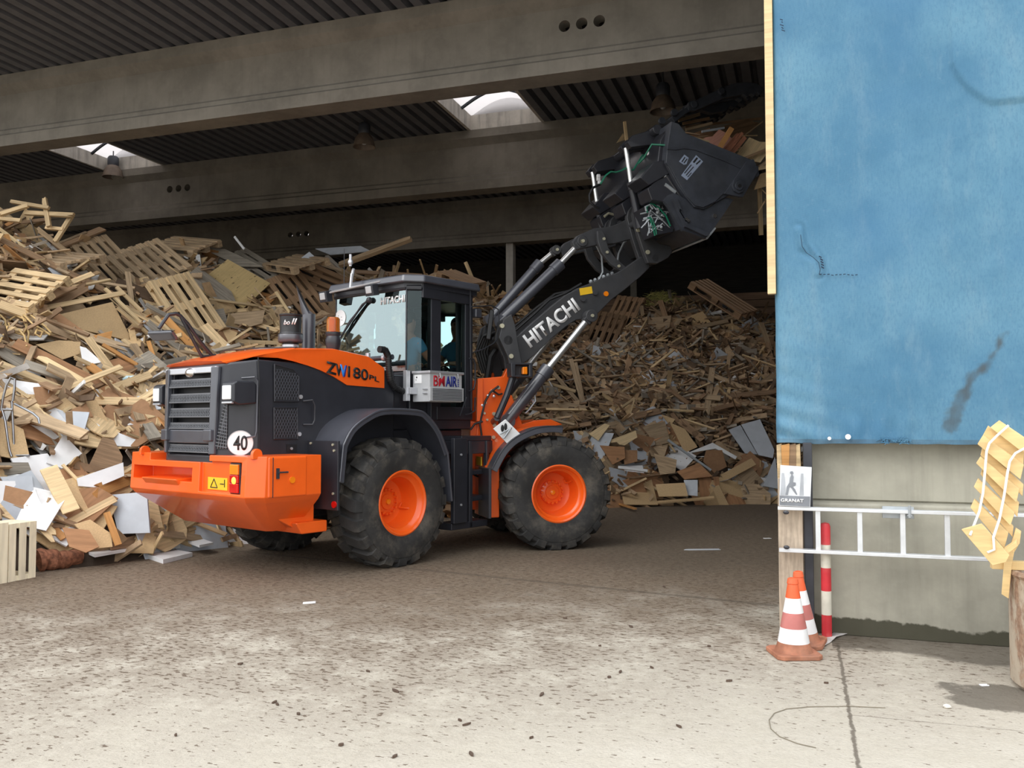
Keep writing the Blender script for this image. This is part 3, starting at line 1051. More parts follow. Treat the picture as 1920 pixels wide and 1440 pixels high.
# speed sign, a disc facing back
sg = MB()
cc = on_ch(0.165, 1.385, 0.004)
sg.cyl(cc - cnv * 0.01, cc + cnv * 0.004, 0.122, n=40)
sgo = part(sg, 'speed_sign', 'white')
sr = MB()
sr.tube([cc + cnv * 0.003 + (-cdv * math.cos(a) + Vector((0, 0, math.sin(a)))) * 0.122 for a in [2 * PI * k / 40 for k in range(41)]], 0.004, 5)
sub(sr, 'sign_ring', 'grey_box', sgo)
text_part('speed_number', '40', 'black_ink', sgo, cc + cnv * 0.004 + cdv * 0.068 - Vector((0, 0, 0.072)), -cdv * 0.136, (0, 0, 0.145), 0.003, 0.02)

# grille
gm = MB()
gm.bb((-3.27, -0.39, 1.28), (-3.22, 0.40, 2.09))
gro = part(gm, 'rear_grille', 'mesh')
for k, (z0, z1) in enumerate(((2.035, 1.955), (1.885, 1.795), (1.735, 1.645), (1.585, 1.525), (1.36, 1.285))):
    hw = 0.395 - 0.0 * k
    s_ = MB()
    s_.loft([(-3.355, -hw, z0), (-3.355, hw, z0), (-3.33, hw, z0), (-3.33, -hw, z0)], [(-3.375, -hw, z1), (-3.375, hw, z1), (-3.35, hw, z1), (-3.35, -hw, z1)])
    so = sub(s_, 'grille_slat', 'mesh', gro)
    wr_ = MB()
    nn = 26
    for j in range(nn):
        y = -hw + 2 * hw * (j + 0.5) / nn
        d = 0.016
        xa, xb = -3.358, -3.378
        wr_.tube([(xa, y - d, z0 - 0.004), (xb, y + d, z1 + 0.004)], 0.0035, 4)
        wr_.tube([(xa, y + d, z0 - 0.004), (xb, y - d, z1 + 0.004)], 0.0035, 4)
    wr_.bb((-3.362, -hw, z0 - 0.012), (-3.33, hw, z0 + 0.004)).bb((-3.382, -hw, z1 - 0.004), (-3.34, hw, z1 + 0.010))
    sub(wr_, 'slat_mesh', 'wire_mesh', gro)
pl = MB()
pl.bb((-3.385, -0.40, 1.375), (-3.35, 0.41, 1.515)).bb((-3.43, 0.36, 1.40), (-3.37, 0.47, 1.52)).bb((-3.43, -0.47, 1.40), (-3.37, -0.33, 1.52))
sub(pl, 'lower_plate', 'plastic', gro, bevel=0.015)
tr = MB()
tr.bb((-3.375, -0.47, 2.09), (-3.33, 0.49, 2.155))
sub(tr, 'chrome_trim', 'silver', gro, bevel=0.01)
em = MB()
em.ball((-3.38, 0.0, 2.10), 0.06, 14, (0.5, 1.35, 0.8))
sub(em, 'emblem', 'chrome', gro)
fr3 = MB()
for sd in (-1, 1):
    fr3.loft([(-3.39, sd * 0.40, 2.15), (-3.33, sd * 0.40, 2.15), (-3.33, sd * 0.50, 2.15), (-3.37, sd * 0.50, 2.15)],
             [(-3.41, sd * 0.40, 1.27), (-3.35, sd * 0.40, 1.27), (-3.35, sd * 0.47, 1.27), (-3.39, sd * 0.47, 1.27)])
fr3.each('grille_frame', 'plastic', gro, bevel=0.012)

# rear fenders
fo = prof('M', -1.23, [(636, 905)] + curve([(643, 835), (660, 803), (688, 780), (722, 766), (783, 768), (803, 778), (826, 808), (842, 850)], 4) + [(850, 940)])
def fender(side_):
    m = MB()
    y0, y1 = (-0.72, -1.235) if side_ < 0 else (0.72, 1.235)
    m.strip(fo, 0.03, y0, y1)
    o = part(m, 'rear_fender', 'plastic', bevel=0.012)
    lp = MB()
    yy = y1 + (0.01 if side_ < 0 else -0.01)
    lp.strip([(x, z) for x, z in fo[:-1]], 0.07, yy, yy + (0.02 if side_ < 0 else -0.02))
    sub(lp, 'fender_lip', 'plastic', o, bevel=0.006)
    fl = MB()
    fl.bb((fo[0][0] - 0.025, y0, 0.69), (fo[0][0] + 0.005, y1, 1.40))
    sub(fl, 'mud_flap', 'black', o, bevel=0.006)
    bt = MB()
    for (y, z) in ((0.80, 1.37), (1.16, 1.36), (1.18, 1.30), (0.78, 0.95), (1.17, 0.86)):
        bolt(bt, (fo[0][0] - 0.03, math.copysign(y, side_), z), 'x', 0.013, 0.008)
    bt.each('flap_bolt', 'zinc', o)
    rr = MB()
    rr.cyl((fo[0][0] - 0.025, side_ * 1.19, 0.75), (fo[0][0] - 0.04, side_ * 1.19, 0.75), 0.035, n=20)
    sub(rr, 'red_reflector', 'lens_red', o)
fender(-1)
fender(1)

# exhaust stack, air pre-cleaner, beacon
ex = MB()
ex.tube([(-1.80, 0.1, 2.36), (-1.80, 0.1, 2.45)], 0.13, 20, 0.085).tube([(-1.80, 0.1, 2.44), (-1.80, 0.1, 2.87)], 0.078, 20)
LV = Vector((-0.63, 0.777, 0))
rg_ = lambda cx_, z_, sl_: [Vector((-1.80, 0.1, z_)) + LV * cx_ + Vector((0.078 * math.cos(a), 0.078 * math.sin(a), 0)) + Vector((0, 0, sl_ * LV.dot(Vector((math.cos(a), math.sin(a), 0))))) for a in [2 * PI * k / 20 for k in range(20)]]
ex.loft(rg_(0, 2.86, 0), rg_(0.075, 3.05, 0.17))
ex_o = part(ex, 'exhaust_stack', 'plastic')
exm = MB().add(rg_(0.075, 3.053, 0.165), [tuple(range(20))])
sub(exm, 'stack_mouth', 'mesh', ex_o)
pc = MB()
pc.lathe([(0.0, 2.43), (0.09, 2.43), (0.09, 2.50), (0.135, 2.505), (0.14, 2.60), (0.125, 2.61), (0.12, 2.62), (0.122, 2.80), (0.13, 2.81), (0.13, 2.825), (0.0, 2.84)], o=(-2.13, 0, 0), n=32)
pco = part(pc, 'air_precleaner', 'hose')
rg = MB()
rg.lathe([(0.128, 2.50), (0.141, 2.52), (0.141, 2.59), (0.128, 2.61)], o=(-2.13, 0, 0), n=40)
sub(rg, 'precleaner_band', 'plastic', pco)
ck = MB()
ck.lathe([(0.092, 2.445), (0.096, 2.45), (0.096, 2.475), (0.092, 2.48)], o=(-2.13, 0, 0), n=32)
sub(ck, 'hose_clamp', 'silver', pco)
# lettering faces the camera side
dirv = Vector((-0.55, -0.835, 0)).normalized()
rv = Vector((-dirv.y, dirv.x, 0))
text_part('precleaner_lettering', 'II', 'white', pco, Vector((-2.13, 0, 2.70)) + dirv * 0.122 + rv * 0.0, rv * 0.065, (0, 0, 0.07), 0.004, 0.02, 0, 0.3)
text_part('precleaner_lettering', 'bo', 'white', pco, Vector((-2.13, 0, 2.695)) + dirv * 0.118 - rv * 0.085, rv * 0.07, (0, 0, 0.055), 0.004, 0.02, 0, 0.3)
pb = MB()
pb.lathe([(0.0, 2.36), (0.2, 2.36), (0.2, 2.39), (0.11, 2.43), (0.0, 2.43)], o=(-2.13, 0, 0), n=28)
pb.bb((-2.3, -0.2, 2.37), (-1.6, 0.25, 2.41))
part(pb, 'stack_base', 'plastic', bevel=0.01)
bc = MB()
c0 = (-1.92, -0.5)
bc.lathe([(0.0, 2.40), (0.07, 2.40), (0.085, 2.47), (0.09, 2.52), (0.075, 2.56), (0.085, 2.58), (0.085, 2.605), (0.0, 2.61)], o=(*c0, 0), n=24)
bco = part(bc, 'beacon', 'black')
bcm = nodes('beacon_dome')[0]
bb2 = bcm.node_tree.nodes['Principled BSDF']
bb2.inputs['Base Color'].default_value = (0.85, 0.30, 0.05, 1)
bb2.inputs['Roughness'].default_value = 0.1
bb2.inputs['Transmission Weight'].default_value = 0.75
M['dome'] = bcm
bl_ = MB()
bl_.lathe([(0.075, 2.61), (0.075, 2.755), (0.06, 2.775), (0.0, 2.78)], o=(*c0, 0), n=24)
sub(bl_, 'beacon_dome', 'dome', bco)
bi = MB()
bi.bb((c0[0] - 0.012, c0[1] - 0.03, 2.61), (c0[0] + 0.012, c0[1] + 0.03, 2.76))
sub(bi, 'beacon_reflector', 'lens_red', bco)

# mirror on a bent arm at the hood's back
ma = MB()
mp = [un('M', 'y', 0.3, *q) for q in ((398, 667), (375, 640), (352, 607), (338, 592), (330, 588), (316, 590), (306, 604), (298, 616))]
ma.tube(mp, 0.02, 8)
ma.tube([un('M', 'y', 0.3, 378, 668), mp[3]], 0.018, 8)
ma.tube([un('M', 'y', 0.3, 376, 669), un('M', 'y', 0.3, 404, 666)], 0.014, 8)
mao = part(ma, 'rear_mirror_arm', 'black')
mm_ = MB()
c = un('M', 'y', 0.3, 305, 629)
mm_.box(c, (0.05, 0.32, 0.13), (0, R(-50), R(20)))
sub(mm_, 'mirror_housing', 'plastic', mao, bevel=0.025, seg=3)

# ---------------------------------------------------------------- cab
CX0, CXQ, CXB, CXP, CX1 = -0.93, -0.80, -0.545, -0.05, 0.10
CY, CQ = 0.78, 0.655
Z0, Z1 = 2.18, 3.22
fl = MB()
fl.prism([(CX0, -CQ), (CXQ, -CY), (CX1, -CY), (0.22, -0.45), (0.22, 0.45), (CX1, CY), (CXQ, CY), (CX0, CQ)], 'z', 1.50, 1.66)
fl.bb((CX0, -0.72, 1.60), (-0.5, 0.72, 2.2))
fl.bb((CXB, -CY, 1.60), (CX1, -CY + 0.05, 1.70))
cbo = part(fl, 'cab_base', 'black', bevel=0.015)
cf = MB()
def post(a, b, r=0.035, zb=1.62, zt=Z1 + 0.05):
    cf.box(((a + b[0]) / 2 if isinstance(b, tuple) else 0, 0, 0), (0, 0, 0))
def vpost(x, y, dx, dy, zb=1.62, zt=Z1 + 0.06):
    cf.bb((x - dx, y - dy, zb), (x + dx, y + dy, zt))
for sd in (-1, 1):
    vpost((CXQ + CXB) / 2 + 0.115, sd * (CY - 0.02), 0.085, 0.035)        # B pillar
    vpost(CX1 - 0.05, sd * (CY - 0.02), 0.07, 0.035)                      # front pillar
    cf.tube([(CX0, sd * CQ, 2.18), (CX0, sd * CQ, Z1 + .05)], 0.012, 6)
    cf.bb((CXQ, sd * CY - 0.03, 3.10), (CX1, sd * CY + 0.03, Z1 + 0.06))
    cf.bb((CXB, sd * CY - 0.025, 1.62), (CX1, sd * CY + 0.025, 1.78))
    cf.tube([(CXQ, sd * CY, Z1), (CX0, sd * CQ, Z1)], 0.04, 6)
    cf.tube([(CXQ, sd * CY, Z0), (CX0, sd * CQ, Z0)], 0.03, 6)
cf.tube([(CX0, -CQ, Z1), (CX0, CQ, Z1)], 0.035, 6)
cf.tube([(0.22, -0.45, 1.62), (0.20, -0.45, Z1)], 0.03, 6).tube([(0.22, 0.45, 1.62), (0.20, 0.45, Z1)], 0.03, 6)
cf.tube([(0.22, -0.45, Z1), (0.22, 0.45, Z1)], 0.04, 6)
for sd in (-1, 1):
    cf.tube([(0.21, sd * 0.45, Z1), (CX1, sd * CY, Z1)], 0.04, 6)
cfo = part(cf, 'cab_frame', 'black', bevel=0.01)
def pane(name, a, b, z0, z1, mat, th=0.006):
    a, b = Vector((*a, 0)), Vector((*b, 0))
    n = (b - a).cross(Vector((0, 0, 1))).normalized() * th
    A_ = [a + Vector((0, 0, z0)), b + Vector((0, 0, z0)), b + Vector((0, 0, z1)), a + Vector((0, 0, z1))]
    m = MB()
    m.add(A_, [(0, 1, 2, 3)])
    return sub(m, name, mat, cfo, smooth=False)
pane('rear_window', (CX0, CQ), (CX0, -CQ), Z0 + 0.03, Z1 - 0.0, 'glass_coated')
pane('quarter_window', (CX0, -CQ), (CXQ, -CY), Z0 - 0.05, Z1, 'glass_clear')
pane('quarter_window', (CX0, CQ), (CXQ, CY), Z0, Z1, 'glass_clear')
for sd in (-1, 1):
    pane('rear_side_window', (CXQ, sd * CY), (CXB - 0.04, sd * CY), Z0 - 0.05, 3.10, 'glass_clear')
    pane('door_window', (CXB + 0.02, sd * CY), (CX1, sd * CY), 1.78, 3.10, 'glass_clear')
    pane('corner_window', (CX1, sd * CY), (0.22, sd * 0.45), 1.66, Z1, 'glass_clear')
pane('front_window', (0.22, -0.45), (0.22, 0.45), 1.66, Z1, 'glass_clear')
text_part('window_lettering', 'HITACHI', 'white', cfo, (CX0 - 0.004, -0.20, 3.045), (0, -0.43, 0), (0, 0, 0.09), 0.003, 0.025)
# round 40 sticker on the window
st_ = MB()
st_.cyl((CX0 - 0.002, 0.565, 2.94), (CX0 - 0.008, 0.565, 2.94), 0.105, n=36)
sto = sub(st_, 'window_sticker', 'white', cfo)
stk = MB()
for y_, z_ in ((0.60, 2.97), (0.54, 2.95), (0.58, 2.90), (0.53, 2.91)):
    stk.bb((CX0 - 0.010, y_ - 0.012, z_ - 0.006), (CX0 - 0.007, y_ + 0.012, z_ + 0.006))
sub(stk, 'sticker_mark', 'grey_box', cfo)
# interior sun blind strip and window top shade
sh = MB()
sh.bb((CX0 + 0.02, -CQ + 0.02, Z1 - 0.05), (CX0 + 0.05, CQ - 0.02, Z1 + 0.05))
sub(sh, 'header_trim', 'black', cfo)
# roof
rp = [(-1.04, -0.70), (-0.84, -0.87), (0.16, -0.90), (0.34, -0.62), (0.36, 0.62), (0.16, 0.90), (-0.84, 0.87), (-1.04, 0.70)]
ro = MB()
ro.loft([(x, y, 3.275) for x, y in rp], [(x * 0.97, y * 0.97, 3.375) for x, y in rp])
roo = part(ro, 'cab_roof', 'plastic', bevel=0.025, seg=3)
ru = MB()
ru.loft([(x * 0.93, y * 0.93, 3.22) for x, y in rp], [(x * 0.93, y * 0.93, 3.28) for x, y in rp])
sub(ru, 'roof_lining', 'black', roo)
for y in (0.66, -0.22):
    wk = MB()
    wk.box((-1.10, y, 3.21), (0.10, 0.15, 0.14), (0, R(-12), 0))
    wk.tube([(-1.05, y, 3.27), (-0.98, y, 3.30)], 0.015, 6)
    wo_ = part(wk, 'work_light', 'black', bevel=0.02)
    wg = MB()
    wg.box((-1.152, y, 3.205), (0.02, 0.10, 0.09), (0, R(-12), 0))
    sub(wg, 'work_light_lens', 'grey_box', wo_, bevel=0.015)
rail = MB()
rail.tube([(-1.12, 0.55, 3.25), (-1.12, -0.40, 3.30)], 0.014, 6)
rail.tube([(-1.12, 0.15, 3.27), (-1.10, 0.15, 3.45)], 0.02, 6)
rail.tube([(-1.10, 0.15, 3.42), (-1.05, 0.18, 3.52)], 0.02, 8)
rail.ball((-1.10, 0.18, 3.60), 0.035, 10, (1, 1, 1.2))
rail.tube([(-1.10, 0.18, 3.55), (-1.10, 0.18, 3.70)], 0.018, 8)
part(rail, 'beacon_socket', 'silver')
an = MB()
an.tube([(-1.0, 0.42, 3.3), (-1.0, 0.42, 3.82)], 0.005, 5)
part(an, 'antenna', 'black')
wp = MB()
wp.tube([(CX0 - 0.03, -0.02, 3.12), (CX0 - 0.04, 0.10, 3.07), (CX0 - 0.04, 0.50, 2.70)], 0.014, 6)
wp.tube([(CX0 - 0.02, 0.02, 3.13), (CX0 - 0.03, 0.35, 2.88), (CX0 - 0.03, 0.54, 2.66)], 0.012, 6)
wp.ball((CX0 - 0.03, -0.02, 3.12), 0.04, 10)
part(wp, 'wiper', 'black')
# seat, wheel and levers inside
se_ = MB()
se_.box((-0.30, 0.0, 2.02), (0.50, 0.50, 0.14)).box((-0.57, 0.0, 2.36), (0.12, 0.48, 0.66), (0, R(-8), 0)).box((-0.30, 0, 1.80), (0.35, 0.35, 0.32)).box((-0.62, 0.0, 2.74), (0.10, 0.28, 0.18), (0, R(-8), 0))
part(se_, 'operator_seat', 'seat', bevel=0.04, seg=3)
sw = MB()
sw.lathe([(0.20, -0.015), (0.215, 0.0), (0.20, 0.015), (0.185, 0.0)], n=28, closed=True)
sw.cyl((0, 0, -0.4), (0, 0, 0), 0.03).box((0, 0, 0), (0.38, 0.04, 0.02)).box((0, 0, 0), (0.04, 0.38, 0.02))
rot_ = Euler((0, R(-28), 0)).to_matrix()
sw.v = [tuple(rot_ @ Vector(p) + Vector((0.13, 0, 2.30))) for p in sw.v]
part(sw, 'steering_wheel', 'black')
co = MB()
co.bb((-0.45, -0.52, 1.66), (0.0, -0.32, 2.18)).tube([(-0.02, -0.40, 2.15), (0.0, -0.40, 2.30)], 0.02).bb((0.05, -0.3, 1.66), (0.2, 0.3, 2.05))
part(co, 'control_console', 'black', bevel=0.02)

# filter unit with hose
fu_ = MB()
X0, X1, YB, YO = -0.98, -0.42, -0.82, -1.10
fu_.bb((X0, YO, 1.83), (X1, YB, 2.17))
fuo = part(fu_, 'air_filter_box', 'grey_box', bevel=0.008)
ld_ = MB()
ld_.bb((X0 - 0.02, YO - 0.02, 2.165), (X1 + 0.02, YB, 2.195))
sub(ld_, 'box_lid', 'silver', fuo, bevel=0.006)
lv = MB()
lv.bb((X0 - 0.01, YO - 0.02, 1.84), (X1 + 0.01, YO, 2.0))
lvo = sub(lv, 'louvre_panel', 'grey_box', fuo, bevel=0.004)
ls = MB()
for k in range(8):
    ls.bb((X0 + 0.03, YO - 0.026, 1.852 + k * 0.018), (X1 - 0.02, YO - 0.018, 1.860 + k * 0.018))
sub(ls, 'louvre_slot', 'plastic', fuo)
bm_o = text_part('box_lettering', 'BM', 'red_ink', fuo, (X0 + 0.06, YO - 0.003, 2.015), (0.19, 0, 0), (0, 0, 0.125), 0.004, 0.012)
text_part('box_lettering', 'AIR', 'blue_ink', fuo, (X0 + 0.265, YO - 0.003, 2.015), (0.20, 0, 0), (0, 0, 0.125), 0.004, 0.03)
sp0 = MB()
for k in range(5):
    sp0.bb((X0 + 0.482, YO - 0.004, 2.02 + 0.023 * k), (X0 + 0.500, YO, 2.034 + 0.023 * k))
sub(sp0, 'box_small_print', 'blue_ink', fuo)
sk = MB()
sk.bb((X0 - 0.004, YB - 0.15, 2.05), (X0, YB - 0.03, 2.15))
sub(sk, 'box_sticker', 'white', fuo)
dot = MB()
dot.cyl((X0 - 0.006, YB - 0.07, 2.12), (X0 - 0.002, YB - 0.07, 2.12), 0.01, n=10).cyl((X0 - 0.006, YB - 0.06, 2.09), (X0 - 0.002, YB - 0.06, 2.09), 0.006, n=8)
sub(dot, 'sticker_dot', 'black_ink', fuo)
cl = MB()
for x in (X0 + 0.15, X0 + 0.46):
    cl.tube([(x, YO - 0.025, 2.17), (x, YO - 0.03, 2.12), (x - 0.02, YO - 0.03, 2.11)], 0.008, 6)
for z in (1.98, 1.93):
    cl.tube([(X0 - 0.012, YO + 0.03, z), (X0 - 0.012, YO + 0.1, z)], 0.008, 6)
cl.each('box_clip', 'silver', fuo)
bk = MB()
bk.bb((-1.12, -0.86, 1.84), (-1.06, -0.80, 2.20)).bb((-1.1, -0.9, 1.92), (X0, -0.82, 2.0))
sub(bk, 'box_bracket', 'silver', fuo, bevel=0.004)
hs = MB()
hpts = [un('M', 'y', -0.80, *q) for q in ((712, 655), (722, 656), (728, 668), (729, 690), (732, 712), (740, 726), (752, 733), (762, 734))]
hs.tube(hpts, 0.035, 12)
for k in range(len(hpts) - 1):
    for j in range(5):
        p = hpts[k].lerp(hpts[k + 1], j / 5)
        d = (hpts[k + 1] - hpts[k]).normalized() * 0.006
        hs.cyl(p - d, p + d, 0.040, n=12)
hso = part(hs, 'filter_hose', 'hose')
pp = MB()
pp.tube([(-1.28, 0.45, 2.33), (-1.30, -0.70, 2.345)], 0.03, 12).tube([(-1.30, -0.70, 2.345), (-1.29, -0.80, 2.35)], 0.032, 12)
sub(pp, 'hose_pipe', 'plastic', hso)
hc = MB()
hc.cyl((-1.30, -0.66, 2.344), (-1.30, -0.70, 2.345), 0.042, n=14)
hc.cyl((-1.42, -0.52, 2.30), (-1.42, -0.52, 2.40), 0.03, n=12)
sub(hc, 'hose_clamp', 'silver', hso)
# back of the cab above the hood
bkp = MB()
bkp.bb((-1.38, -0.70, 1.5), (-0.95, 0.70, 2.15))
part(bkp, 'cab_bulkhead', 'black', bevel=0.02)

# door rails, steps, mirrors
dr = MB()
dr.tube([un('M', 'y', -0.84, *q) for q in ((882, 540), (882, 640), (884, 770))], 0.010, 6)
dr.tube([un('M', 'y', -0.84, *q) for q in ((880, 672), (888, 674), (891, 682), (891, 718), (888, 730), (880, 733))], 0.010, 6)
dr.tube([un('M', 'y', -0.84, *q) for q in ((891, 745), (890, 770), (882, 776), (872, 778))], 0.010, 6)
dr.tube([un('M', 'y', -0.84, *q) for q in ((875, 745), (862, 780))], 0.010, 6)
part(dr, 'door_rail', 'steel')
sp_ = MB()
sp_.bb((-0.42, -1.10, 1.36), (0.14, -0.78, 1.42)).bb((-0.46, -1.10, 1.20), (0.16, -0.60, 1.36))
sp_.bb((-0.30, -1.08, 0.94), (0.06, -0.80, 1.0)).bb((-0.30, -1.10, 0.62), (0.05, -0.85, 0.68))
sp_.bb((-0.62, -1.16, 0.38), (-0.38, -1.10, 1.40))
sp_.bb((-0.30, -1.12, 0.30), (-0.24, -1.06, 1.36)).bb((0.02, -1.12, 0.45), (0.07, -1.06, 1.36))
sp_.bb((-0.62, -1.12, 0.30), (0.04, -0.86, 0.38))
spo = part(sp_, 'entry_steps', 'black', bevel=0.01)
bt = MB()
for z in (0.6, 1.2):
    bolt(bt, (-0.5, -1.165, z), 'y', 0.014, 0.008)
bt.each('step_bolt', 'silver', spo)
# near mirror on the cab front corner
m1 = MB()
m1.tube([un('M', 'y', -0.92, *q) for q in ((884, 575), (922, 573), (934, 580), (936, 600), (936, 632), (925, 644), (905, 655), (886, 661))], 0.008, 6)
m1o = part(m1, 'side_mirror_arm', 'steel')
m2 = MB()
c = un('M', 'y', -0.92, 919, 609)
m2.box(c, (0.045, 0.06, 0.40), (R(8), R(6), R(50)))
sub(m2, 'side_mirror', 'hose', m1o, bevel=0.015)
m3 = MB()
m3.box(un('M', 'y', -0.75, 891, 588), (0.12, 0.14, 0.12))
m3o = part(m3, 'front_work_light', 'plastic', bevel=0.02)

# ---------------------------------------------------------------- front half
def fpart(mb, name, mat, **k):
    return part(mb, name, mat, front=True, **k)
tw = prof('F', -0.40, [(895, 710), (941, 706), (949, 690), (955, 697), (946, 733), (958, 742), (964, 760), (977, 795), (1000, 788), (1030, 786), (1053, 796), (1000, 806), (965, 832), (945, 860), (928, 868), (905, 845), (889, 838), (893, 790)])
ft = MB()
for y0 in (-0.46, 0.30):
    ft.prism(tw, 'y', y0, y0 + 0.10)
ft.bb((0.62, -0.46, 0.55), (1.9, 0.46, 1.12)).bb((0.55, -0.44, 0.45), (0.82, 0.44, 1.6))
ft.bb((1.36, -0.80, 0.58), (1.62, 0.80, 0.86)).bb((0.62, -0.95, 0.40), (0.80, -0.40, 1.05)).bb((0.62, 0.40, 0.40), (0.80, 0.95, 1.05))
ft.bb((-0.1, -0.3, 0.75), (0.62, 0.3, 0.95))
fto = fpart(ft, 'front_frame', 'orange', bevel=0.012)
fe = MB()
P = prof('F', -0.50, [(895, 710), (905, 709), (905, 790), (893, 790)])
fe.prism(P, 'y', -0.47, -0.52)
sub(fe, 'frame_rib', 'orange', fto, bevel=0.006)
db = MB()
for q in ((923, 733), (926, 776), (913, 787), (910, 755), (908, 775), (925, 820), (934, 727), (927, 798)):
    p = un('F', 'y', -0.47, *q)
    bolt(db, p, 'y', 0.024 if q[0] > 920 else 0.015, 0.02)
db.each('pin_head', 'zinc', fto)
nl_ = MB()
P = prof('F', -0.47, [(889, 831), (915, 831), (915, 838), (889, 838)])
nl_.prism(P, 'y', -0.465, -0.475)
sub(nl_, 'name_plate', 'black_ink', fto)
P = un('F', 'y', -0.478, 891, 836.5)
P2 = un('F', 'y', -0.478, 913, 836.5)
pm_ = MB()
for k in range(6):
    q_ = P.lerp(P2, k / 6)
    pm_.bb((q_.x, -0.479, q_.z), (q_.x + 0.018, -0.474, q_.z + 0.022))
sub(pm_, 'plate_print', 'white', fto)
yl = MB()
P = un('F', 'x', 0.615, 888, 863)
yl.bb((0.60, -0.80, P.z - 0.05), (0.615, -0.55, P.z + 0.06))
sub(yl, 'frame_label', 'yellow', fto)
# hydraulic hoses on the tower
ho = MB()
ho.tube([un('F', 'y', -0.52, *q) for q in ((935, 724), (920, 735), (910, 752), (904, 775), (900, 795), (903, 815), (897, 832), (886, 842), (880, 838))], 0.014, 8)
ho.tube([un('F', 'y', -0.52, *q) for q in ((905, 790), (890, 795), (882, 806))], 0.014, 8)
ho.tube([un('F', 'y', -0.50, *q) for q in ((925, 733), (935, 740), (942, 738))], 0.012, 8)
ho.tube([un('F', 'y', -0.60, *q) for q in ((882, 885), (895, 893), (908, 893))], 0.014, 8)
sub(ho, 'hydraulic_hose', 'hose', fto)
fg = MB()
for q in ((915, 742), (926, 743), (905, 772), (904, 760)):
    fg.ball(un('F', 'y', -0.51, *q), 0.022, 8)
fg.each('hose_fitting', 'silver', fto)
# front fenders
ff = [(0, 0)] + prof('F', -1.23, curve([(921, 880), (940, 845), (965, 820), (1000, 803), (1030, 798), (1056, 799)]))
def ffender(sd):
    m = MB()
    y0, y1 = (-0.48, -1.23) if sd < 0 else (0.48, 1.23)
    up = ff[1:]
    m.strip(up, 0.03, y1, y1 - sd * 0.22)
    m.strip(up, 0.085, y1, y1 - sd * 0.02)
    o = fpart(m, 'front_fender', 'plastic', bevel=0.008)
    m = MB()
    m.strip([(x, z - 0.006) for x, z in up], 0.03, y0, y1 - sd * 0.215)
    sub(m, 'fender_top', 'orange', o)
    m = MB()
    a = up[0]
    m.bb((a[0] - 0.03, y0 + sd * 0.25, 0.42), (a[0] + 0.005, y1, a[1] + 0.01))
    sub(m, 'front_mud_flap', 'black', o, bevel=0.006)
ffender(-1)
ffender(1)
# white plate strapped to the front fender
wpm = MB()
wc = [un('F', 'y', -1.20, *q) for q in ((948, 786), (978, 816), (956, 837), (925, 804))]
nrm = (wc[1] - wc[0]).cross(wc[3] - wc[0]).normalized() * 0.02
wpm.loft(wc, [p + nrm for p in wc])
wpo = fpart(wpm, 'wheel_chock_plate', 'white', bevel=0.004)
wk = MB()
off = nrm if nrm.y < 0 else Vector((0, -0.01, 0))
wk.tube([un('F', 'y', -1.23, *q) for q in ((944, 822), (959, 801))], 0.012, 6)
wk.tube([un('F', 'y', -1.23, *q) for q in ((938, 814), (958, 803))], 0.010, 6)
sub(wk, 'plate_strap', 'galv', wpo)
wk = MB()
for q in ((942, 803), (948, 800)):
    c = un('F', 'y', -1.22, *q)
    wk.ball(c, 0.045, 10, (0.45, 0.2, 1.0))
sub(wk, 'plate_slot', 'black_ink', wpo)
# indicator box beside the boom foot
ib = MB()
P = prof('F', -0.85, [(955, 681), (996, 681), (996, 708), (956, 707)])
ib.prism(P, 'y', -0.92, -0.72)
cutb = MB().prism(prof('F', -0.92, [(967, 684), (992, 684), (992, 704), (967, 704)]), 'y', -1.0, -0.83)
ibo = fpart(ib, 'indicator_box', 'black', bevel=0.012, cut=cutb)
il = MB()
P = prof('F', -0.88, [(979, 688), (988, 688), (988, 702), (979, 702)])
il.prism(P, 'y', -0.91, -0.84)
sub(il, 'indicator_lens', 'lens_amber', ibo, bevel=0.01)
ia = MB()
ia.tube([un('F', 'y', -0.80, *q) for q in ((962, 706), (950, 742), (932, 784))], 0.045, 10)
ia.tube([un('F', 'y', -0.80, 932, 784), un('F', 'y', -0.46, 925, 790)], 0.04, 10)
sub(ia, 'indicator_arm', 'black', ibo)

# boom: two curved plates joined by a cross tube
YA = 0.44
bpx = [(951, 655), (962, 637), (1000, 603), (1035, 573), (1062, 552), (1090, 538), (1125, 523), (1160, 510), (1185, 493), (1204, 480), (1219, 490), (1218, 502), (1200, 520), (1172, 543), (1147, 562), (1132, 577), (1117, 592), (1100, 598), (1080, 600), (1062, 612), (1035, 634), (1000, 668), (985, 679), (967, 690), (955, 683)]
bp = prof('F', -YA, bpx)
bo_ = MB()
bo_.prism(bp, 'y', -YA, -YA + 0.09)
bo_.prism(bp, 'y', YA, YA - 0.09)
pc_ = un('F', 'y', -YA, 1112, 552)
bo_.cyl((pc_.x, -YA + 0.05, pc_.z), (pc_.x, YA - 0.05, pc_.z), 0.16, n=20)
pe_ = un('F', 'y', -YA, 1065, 580)
bo_.cyl((pe_.x, -YA + 0.05, pe_.z), (pe_.x, YA - 0.05, pe_.z), 0.10, n=20)
boo = fpart(bo_, 'boom', 'boom', bevel=0.012)
a = un('F', 'y', -YA - 0.004, 995, 653)
b = un('F', 'y', -YA - 0.004, 1089, 580)
rr_ = b - a
upv = Vector((-rr_.z, 0, rr_.x)).normalized() * 0.20
text_part('boom_lettering', 'HITACHI', 'white', boo, a, rr_, upv, 0.004, 0.035)
yl = MB()
P = prof('F', -YA, [(1086, 541), (1109, 537), (1111, 550), (1088, 554)])
yl.prism(P, 'y', -YA, -YA - 0.006)
sub(yl, 'boom_label', 'yellow', boo)
rf = MB()
c = un('F', 'y', -YA, 1136, 551)
